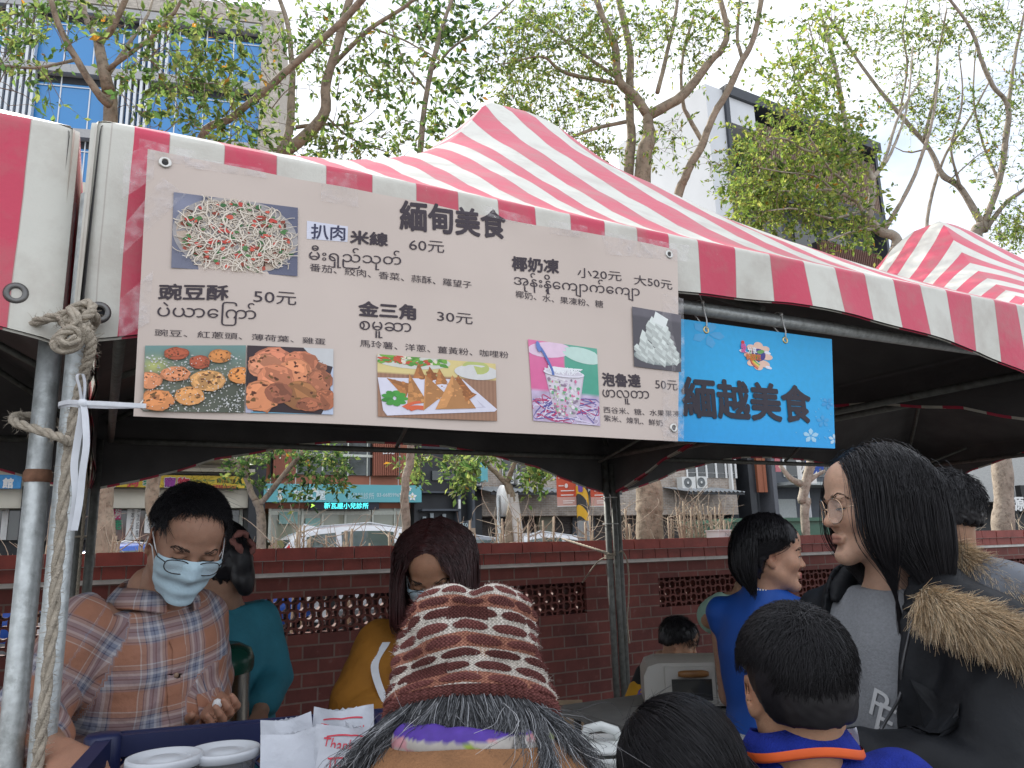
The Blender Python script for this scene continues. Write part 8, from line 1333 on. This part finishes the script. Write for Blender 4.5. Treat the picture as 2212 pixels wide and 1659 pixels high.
# lidded tubs
M_LID = mat('milky_lid', (.52, .54, .57), .3, var=.04, spec=.5); M_TUB = glass('clear_tub', (.75, .77, .78), .08, .35)
def tub(px, py, d, lab, seed):
    c = at(px, py, d); r = .050; h = .075; o = empty('food_tub', c-Z1*h, 0, lab, 'tub', 'lidded tubs in the crate'); b = MB(); b.lathe([(0, .0), (r*.80, .0), (r*.84, .002), (r*.97, h-.002), (r*1.0, h-.002), (r*.95, h-.003), (r*.82, .004), (0, .004)], c-Z1*h, 40); b.build('cup', M_TUB, o, True)
    b = MB(); b.lathe([(0, .0035), (r*.42, .0035), (r*.46, .0015), (r*.72, .0015), (r*.76, .004), (r*.92, .004), (r*.97, .0065), (r*1.05, .006), (r*1.07, .002), (r*1.07, -.006), (r*1.03, -.0075), (r*1.02, -.001), (0, -.001)], c, 48); b.build('lid', M_LID, o, True)
    R = np.random.default_rng(seed); S_ = Sculpt(c-Z1*h-.06, c+.06, .005)
    for i in range(16): a, q = R.uniform(0, 6.28), r*.62*R.uniform(0, 1)**.5; S_.ell(c+A_([q*math.cos(a), q*math.sin(a), -h+.015+R.uniform(0, .035)]), (.016, .012, .010), RZ(R.uniform(0, 3)), .004)
    V, F = S_.surf(); np_mesh('contents', V, F, mat('fried_snack', (.40, .27, .17), .7, var=.3, scale=40), o)
    return o
tub(355, 1641, 1.22, 'lidded clear tub on the left in the blue crate', 1); tub(483, 1625, 1.27, 'lidded clear tub on the right of the pair in the blue crate', 2); tub(300, 1745, 1.10, 'lidded clear tub nearest the camera in the blue crate', 3)
# white paper bags with red thank you print
M_BAG = mat('white_bag_paper', (.52, .54, .59), .8, var=.05, scale=20, bump=.6, bscale=25); M_REDP = mat('red_print', (.62, .06, .09), .7)
def bag(px, py, d, w, h, lean, rz, lab, seed, text=True, fold=.0):
    R = np.random.default_rng(seed); top = at(px, py, d); fwd_ = A_([math.sin(rz), -math.cos(rz), 0]); ux_ = A_([math.cos(rz), math.sin(rz), 0]); up = unit(Z1+ux_*lean[0]-fwd_*lean[1]); nn = np.cross(ux_, up); ux2 = np.cross(up, nn); dep = .035; bot = top-up*h
    o = empty('paper_bag', bot, 0, lab, 'paper bag', 'white paper bags in the crate'); nu, nv = 25, 22; u, v = np.meshgrid(np.linspace(-1, 1, nu), np.linspace(0, 1, nv)); crease = .009*np.sin(u*3.1+R.uniform(0, 6)+v*6)+.008*np.sin(v*9+R.uniform(0, 6)+u*4)+.004*np.abs(np.sin(u*2.2+v*3+R.uniform(0, 6)))
    th = dep*(1-v**1.6)*np.sqrt(np.maximum(0, 1-.55*u**2))*.9+.0015
    def surf(sg): tz = v*h+(.007*v*(np.abs(u)-.4) if sg > 0 else .004*v*np.abs(((u+1)*14) % 2-1)-.002*v); return bot+(u*w/2*(1-.05*v))[..., None]*ux2+tz[..., None]*up+(sg*th+crease*v)[..., None]*nn
    b = MB(); Fr, Bk = surf(-1), surf(1); b.grid(Fr); b.grid(Bk[:, ::-1]); b.grid(np.stack([Bk[:, 0], Fr[:, 0]], 1)); b.grid(np.stack([Fr[:, -1], Bk[:, -1]], 1)); k = int(R.integers(4, 8)); mo = b.build('paper', M_BAG, o, True)
    if text:
        sgn = 1 if (nn@A_([0, -1, 0])) > 0 else -1; FS = Fr if sgn < 0 else Bk
        def wrp(V, l): uu = np.clip(V[:, 0]/w*2, -.99, .99); q = np.clip(V[:, 1]/h, 0.01, .99); iu = (uu+1)/2*(nu-1); iv = q*(nv-1); i0 = np.clip(iu.astype(int), 0, nu-2); j0 = np.clip(iv.astype(int), 0, nv-2); fu, fv = (iu-i0)[:, None], (iv-j0)[:, None]; X = (FS[j0, i0]*(1-fu)+FS[j0, i0+1]*fu)*(1-fv)+(FS[j0+1, i0]*(1-fu)+FS[j0+1, i0+1]*fu)*fv; return X+sgn*nn*(.0012+l*0)
        b = MB(); ud = 1 if (ux2@A_([1, 0, 0])) > 0 else -1
        for tx, y, sc in (('Thank you', .78, .70), ('very much.', .62, .70)):
            V, F = text_np(tx, 1.); lo, hi = V.min(0), V.max(0); V = np.stack([(V[:, 0]-(lo[0]+hi[0])/2)*ud*w*sc/(hi[0]-lo[0]), (V[:, 1]-lo[1])*w*sc*1.5/(hi[0]-lo[0])+y*h, V[:, 2]], 1); b.add(wrp(V, 0), F)
        ar = [(x, (.90+.05*math.cos(x/w*3.4))*h, 0) for x in np.linspace(-.32*w, .32*w, 26)]; W1 = wrp(A_(ar), 0); W2 = wrp(A_([(x, y-.0022, 0) for x, y, _ in ar]), 0); b.grid(np.stack([W2, W1])); rc = [A_([.055*w*2*math.cos(a)*r_, .44*h+.06*h*math.sin(a)*r_*1.3, 0]) for a in np.linspace(0, 6.28, 25) for r_ in (1., .8)]; W3 = wrp(A_(rc), 0).reshape(25, 2, 3); b.grid(W3)
        for q in range(5): a = q*1.257; pt = [A_([.03*w*math.cos(a)+.02*w*math.cos(t_), .44*h+.028*h*math.sin(a)+.016*h*math.sin(t_), 0]) for t_ in np.linspace(0, 6.28, 9)[:-1]]; b.poly(wrp(A_(pt), 0))
        b.build('lettering', M_REDP, o)
    return o
bag(742, 1530, 1.30, .098, .20, (.0, .10), .10, 'tall printed white bag standing at the back of the crate', 1); bag(618, 1552, 1.28, .080, .18, (-.08, .12), .35, 'plain white bag at the left of the paper bags', 2, False); bag(632, 1582, 1.22, .095, .15, (-.10, .25), .2, 'plain white bag lying open in front of the left bag', 3, False)
bag(757, 1570, 1.22, .098, .17, (.03, .16), -.05, 'printed white bag in the middle of the crate', 4); bag(806, 1572, 1.24, .095, .17, (.10, .14), -.3, 'printed white bag tucked in by the old woman', 6); bag(765, 1618, 1.13, .10, .16, (.05, .22), .05, 'printed white bag nearest the camera', 7)
bag(1813, 1575, 1.36, .05, .10, (-.12, .05), -.2, 'small printed paper bag held by the woman in the parka', 9)
# steel urn with a green lid
c = at(440, 1415, 2.12); UR = empty('steel_urn', A_([c[0], c[1], .76]), 0, 'steel drink urn with a dark green lid behind the plaid shirt man', 'urn'); zt_ = c[2]; b = MB(); b.lathe([(0, .76), (.112, .76), (.118, .77), (.118, zt_-.035), (.12, zt_-.03)], A_([c[0], c[1], 0]), 40); b.build('body', mat('brushed_steel', (.55, .55, .55), .22, 1., var=.1, scale=3), UR, True)
b = MB(); b.lathe([(.123, zt_-.045), (.127, zt_-.035), (.127, zt_-.012), (.118, zt_+.012), (.09, zt_+.026), (.055, zt_+.03), (.05, zt_+.024), (0, zt_+.024)], A_([c[0], c[1], 0]), 40); b.tube([A_([c[0]+x, c[1]-.02, zt_+z]) for x, z in ((-.06, .02), (-.055, .045), (0, .052), (.055, .045), (.06, .02))], .011, 8); b.build('lid', mat('green_plastic', (.008, .05, .035), .25, var=.1), UR, True)
b = MB(); b.tube([A_([c[0]+.115, c[1]-.03, .86]), A_([c[0]+.15, c[1]-.05, .86]), A_([c[0]+.155, c[1]-.05, .82])], .010, 8); b.build('tap', mat('green_plastic'), UR, True)
s_, t_ = st(c); table('back_table', s_-.45, s_+1.0, t_-.22, t_+.25, .76, 'grey table carrying the steel urn behind the sellers')
# white bench oven
OD = 3.0; c = at(1487, 1478, OD); yaw_ = -.10; R3 = RZ(yaw_); ox, oy = R3[:, 0], R3[:, 1]; zb_, zt_ = at(1487, 1532, OD)[2], at(1487, 1432, OD)[2]; w0 = (at(1583, 1478, OD)-at(1394, 1478, OD))[0]; dp = .26; OV = empty('toaster_oven', A_([c[0], c[1]+dp/2, zb_]), yaw_, 'white bench top oven with a glass door and wooden handle', 'oven'); op = lambda x, y, z: A_([c[0], c[1], 0])+ox*x+oy*y+Z1*z
M_OV = mat('cream_enamel', (.60, .58, .53), .4, var=.06, scale=5, dirt=((.3, .24, .17), 8, .62, .5)); b = MB(); r_ = .035; pr = [(-w0/2+.0, zb_+.01), (w0/2, zb_+.01), (w0/2, zt_-.012), (w0/2-.015, zt_), (-w0/2+r_*1.6, zt_), (-w0/2+r_*.5, zt_-.012), (-w0/2, zt_-r_*1.3)]; b.prism([op(x, 0, z) for x, z in pr], oy*dp); b.build('casing', M_OV, OV)
H_ = zt_-zb_; b = MB(); b.prism([op(x, -.012, z) for x, z in ((-w0*.26, zb_+H_*.12), (w0*.30, zb_+H_*.12), (w0*.30, zb_+H_*.93), (-w0*.26, zb_+H_*.93))], oy*.011); dr = b.build('door', M_OV, OV)
b = MB(); b.prism([op(x, -.016, z) for x, z in ((-w0*.19, zb_+H_*.2), (w0*.26, zb_+H_*.2), (w0*.26, zb_+H_*.66), (-w0*.19, zb_+H_*.66))], oy*.003); b.build('glass_pane', glass('oven_glass', (.05, .05, .045), .08), dr)
b = MB(); b.tube([op(x, -.04-.004*math.cos(x*20), zb_+H_*.80) for x in np.linspace(-w0*.12, w0*.22, 12)], np.array([.008, .011, .0125, .013, .013, .013, .013, .013, .013, .0125, .011, .008]), 10); b.tube([op(-w0*.09, -.012, zb_+H_*.8), op(-w0*.09, -.04, zb_+H_*.8)], .006, 6); b.tube([op(w0*.19, -.012, zb_+H_*.8), op(w0*.19, -.04, zb_+H_*.8)], .006, 6); b.build('handle', mat('varnished_wood', (.32, .15, .05), .35, var=.25, scale=20), dr, True)
b = MB(); b.prism([op(x, -.005, z) for x, z in ((w0*.32, zb_+H_*.1), (w0*.49, zb_+H_*.1), (w0*.49, zb_+H_*.9), (w0*.32, zb_+H_*.9))], oy*.004); b.build('control_panel', mat('panel_cream', (.62, .60, .56), .5), OV)
b = MB()
for i in range(3):
    for j in range(2): b.lathe([(0, .0), (.009, .0), (.009, .0015), (.0075, .0015), (.0075, .003), (0, .003)], op(w0*(.345+.05*i), -.006, zb_+H_*(.55-.16*j)), 14, R=RZ(yaw_)@RX(math.pi/2))
bb_ = zb_+H_*.74; b.prism([op(x, -.0065, z) for x, z in ((w0*.335, bb_), (w0*.475, bb_), (w0*.475, bb_+.012), (w0*.335, bb_+.012))], oy*.001, 1); b.build('dial_print', [mat('print_brown', (.35, .2, .15), .6), M_K], OV)
for x in (-w0*.4, w0*.4):
    for y in (.03, dp-.03): b = MB(); b.lathe([(0, 0), (.012, 0), (.010, .012), (0, .012)], op(x, y, zb_-.002), 10); b.build('foot', M_K, OV)
s_, t_ = st(op(0, dp/2, 0)); table('oven_table', s_-.42, s_+.38, t_-.22, t_+.24, zb_-.003, 'small dark table under the white oven near the wall')
# food container lids by the granny, cardboard
c = at(1300, 1632, 1.75); b = MB(); o = empty('white_bowls', c-Z1*.05, 0, 'white melamine dishes with a looped handle beside the old woman', 'dish'); b.lathe([(0, -.04), (.05, -.04), (.075, .0), (.078, .012), (.07, .006), (.045, -.03), (0, -.03)], c, 32); b.build('bowl', mat('melamine', (.68, .70, .68), .3), o, True); b = MB(); b.lathe([(0, .02), (.05, .022), (.07, .016), (.076, .008), (0, .006)], c+A_([.005, 0, .01]), 32); b.tube([c+A_([-.04, -.01, .03]), c+A_([-.03, -.01, .055]), c+A_([.0, -.01, .06]), c+A_([.03, -.01, .05]), c+A_([.04, -.01, .03])], .010, 8); b.build('lid', mat('melamine'), o, True)
s_, t_ = st(c); table('side_table', s_-.25, s_+.5, t_-.2, t_+.22, float(c[2]-.043), 'low table under the white dishes beside the old woman')
c0 = at(1225, 1512, 5.9); c1 = at(1258, 1512, 5.9); b = MB(); b.prism([c0*A_([1, 1, 0])+A_([-.35, -.18, .0]), c1*A_([1, 1, 0])+A_([.0, -.18, 0]), c1, c0-A_([.2, 0, 0])], A_([0, .012, 0])); tag(b.build('cardboard_sheet', mat('brown_card', (.28, .20, .13), .85, var=.12)), 'sheet of brown cardboard leaning against the brick wall', 'cardboard')
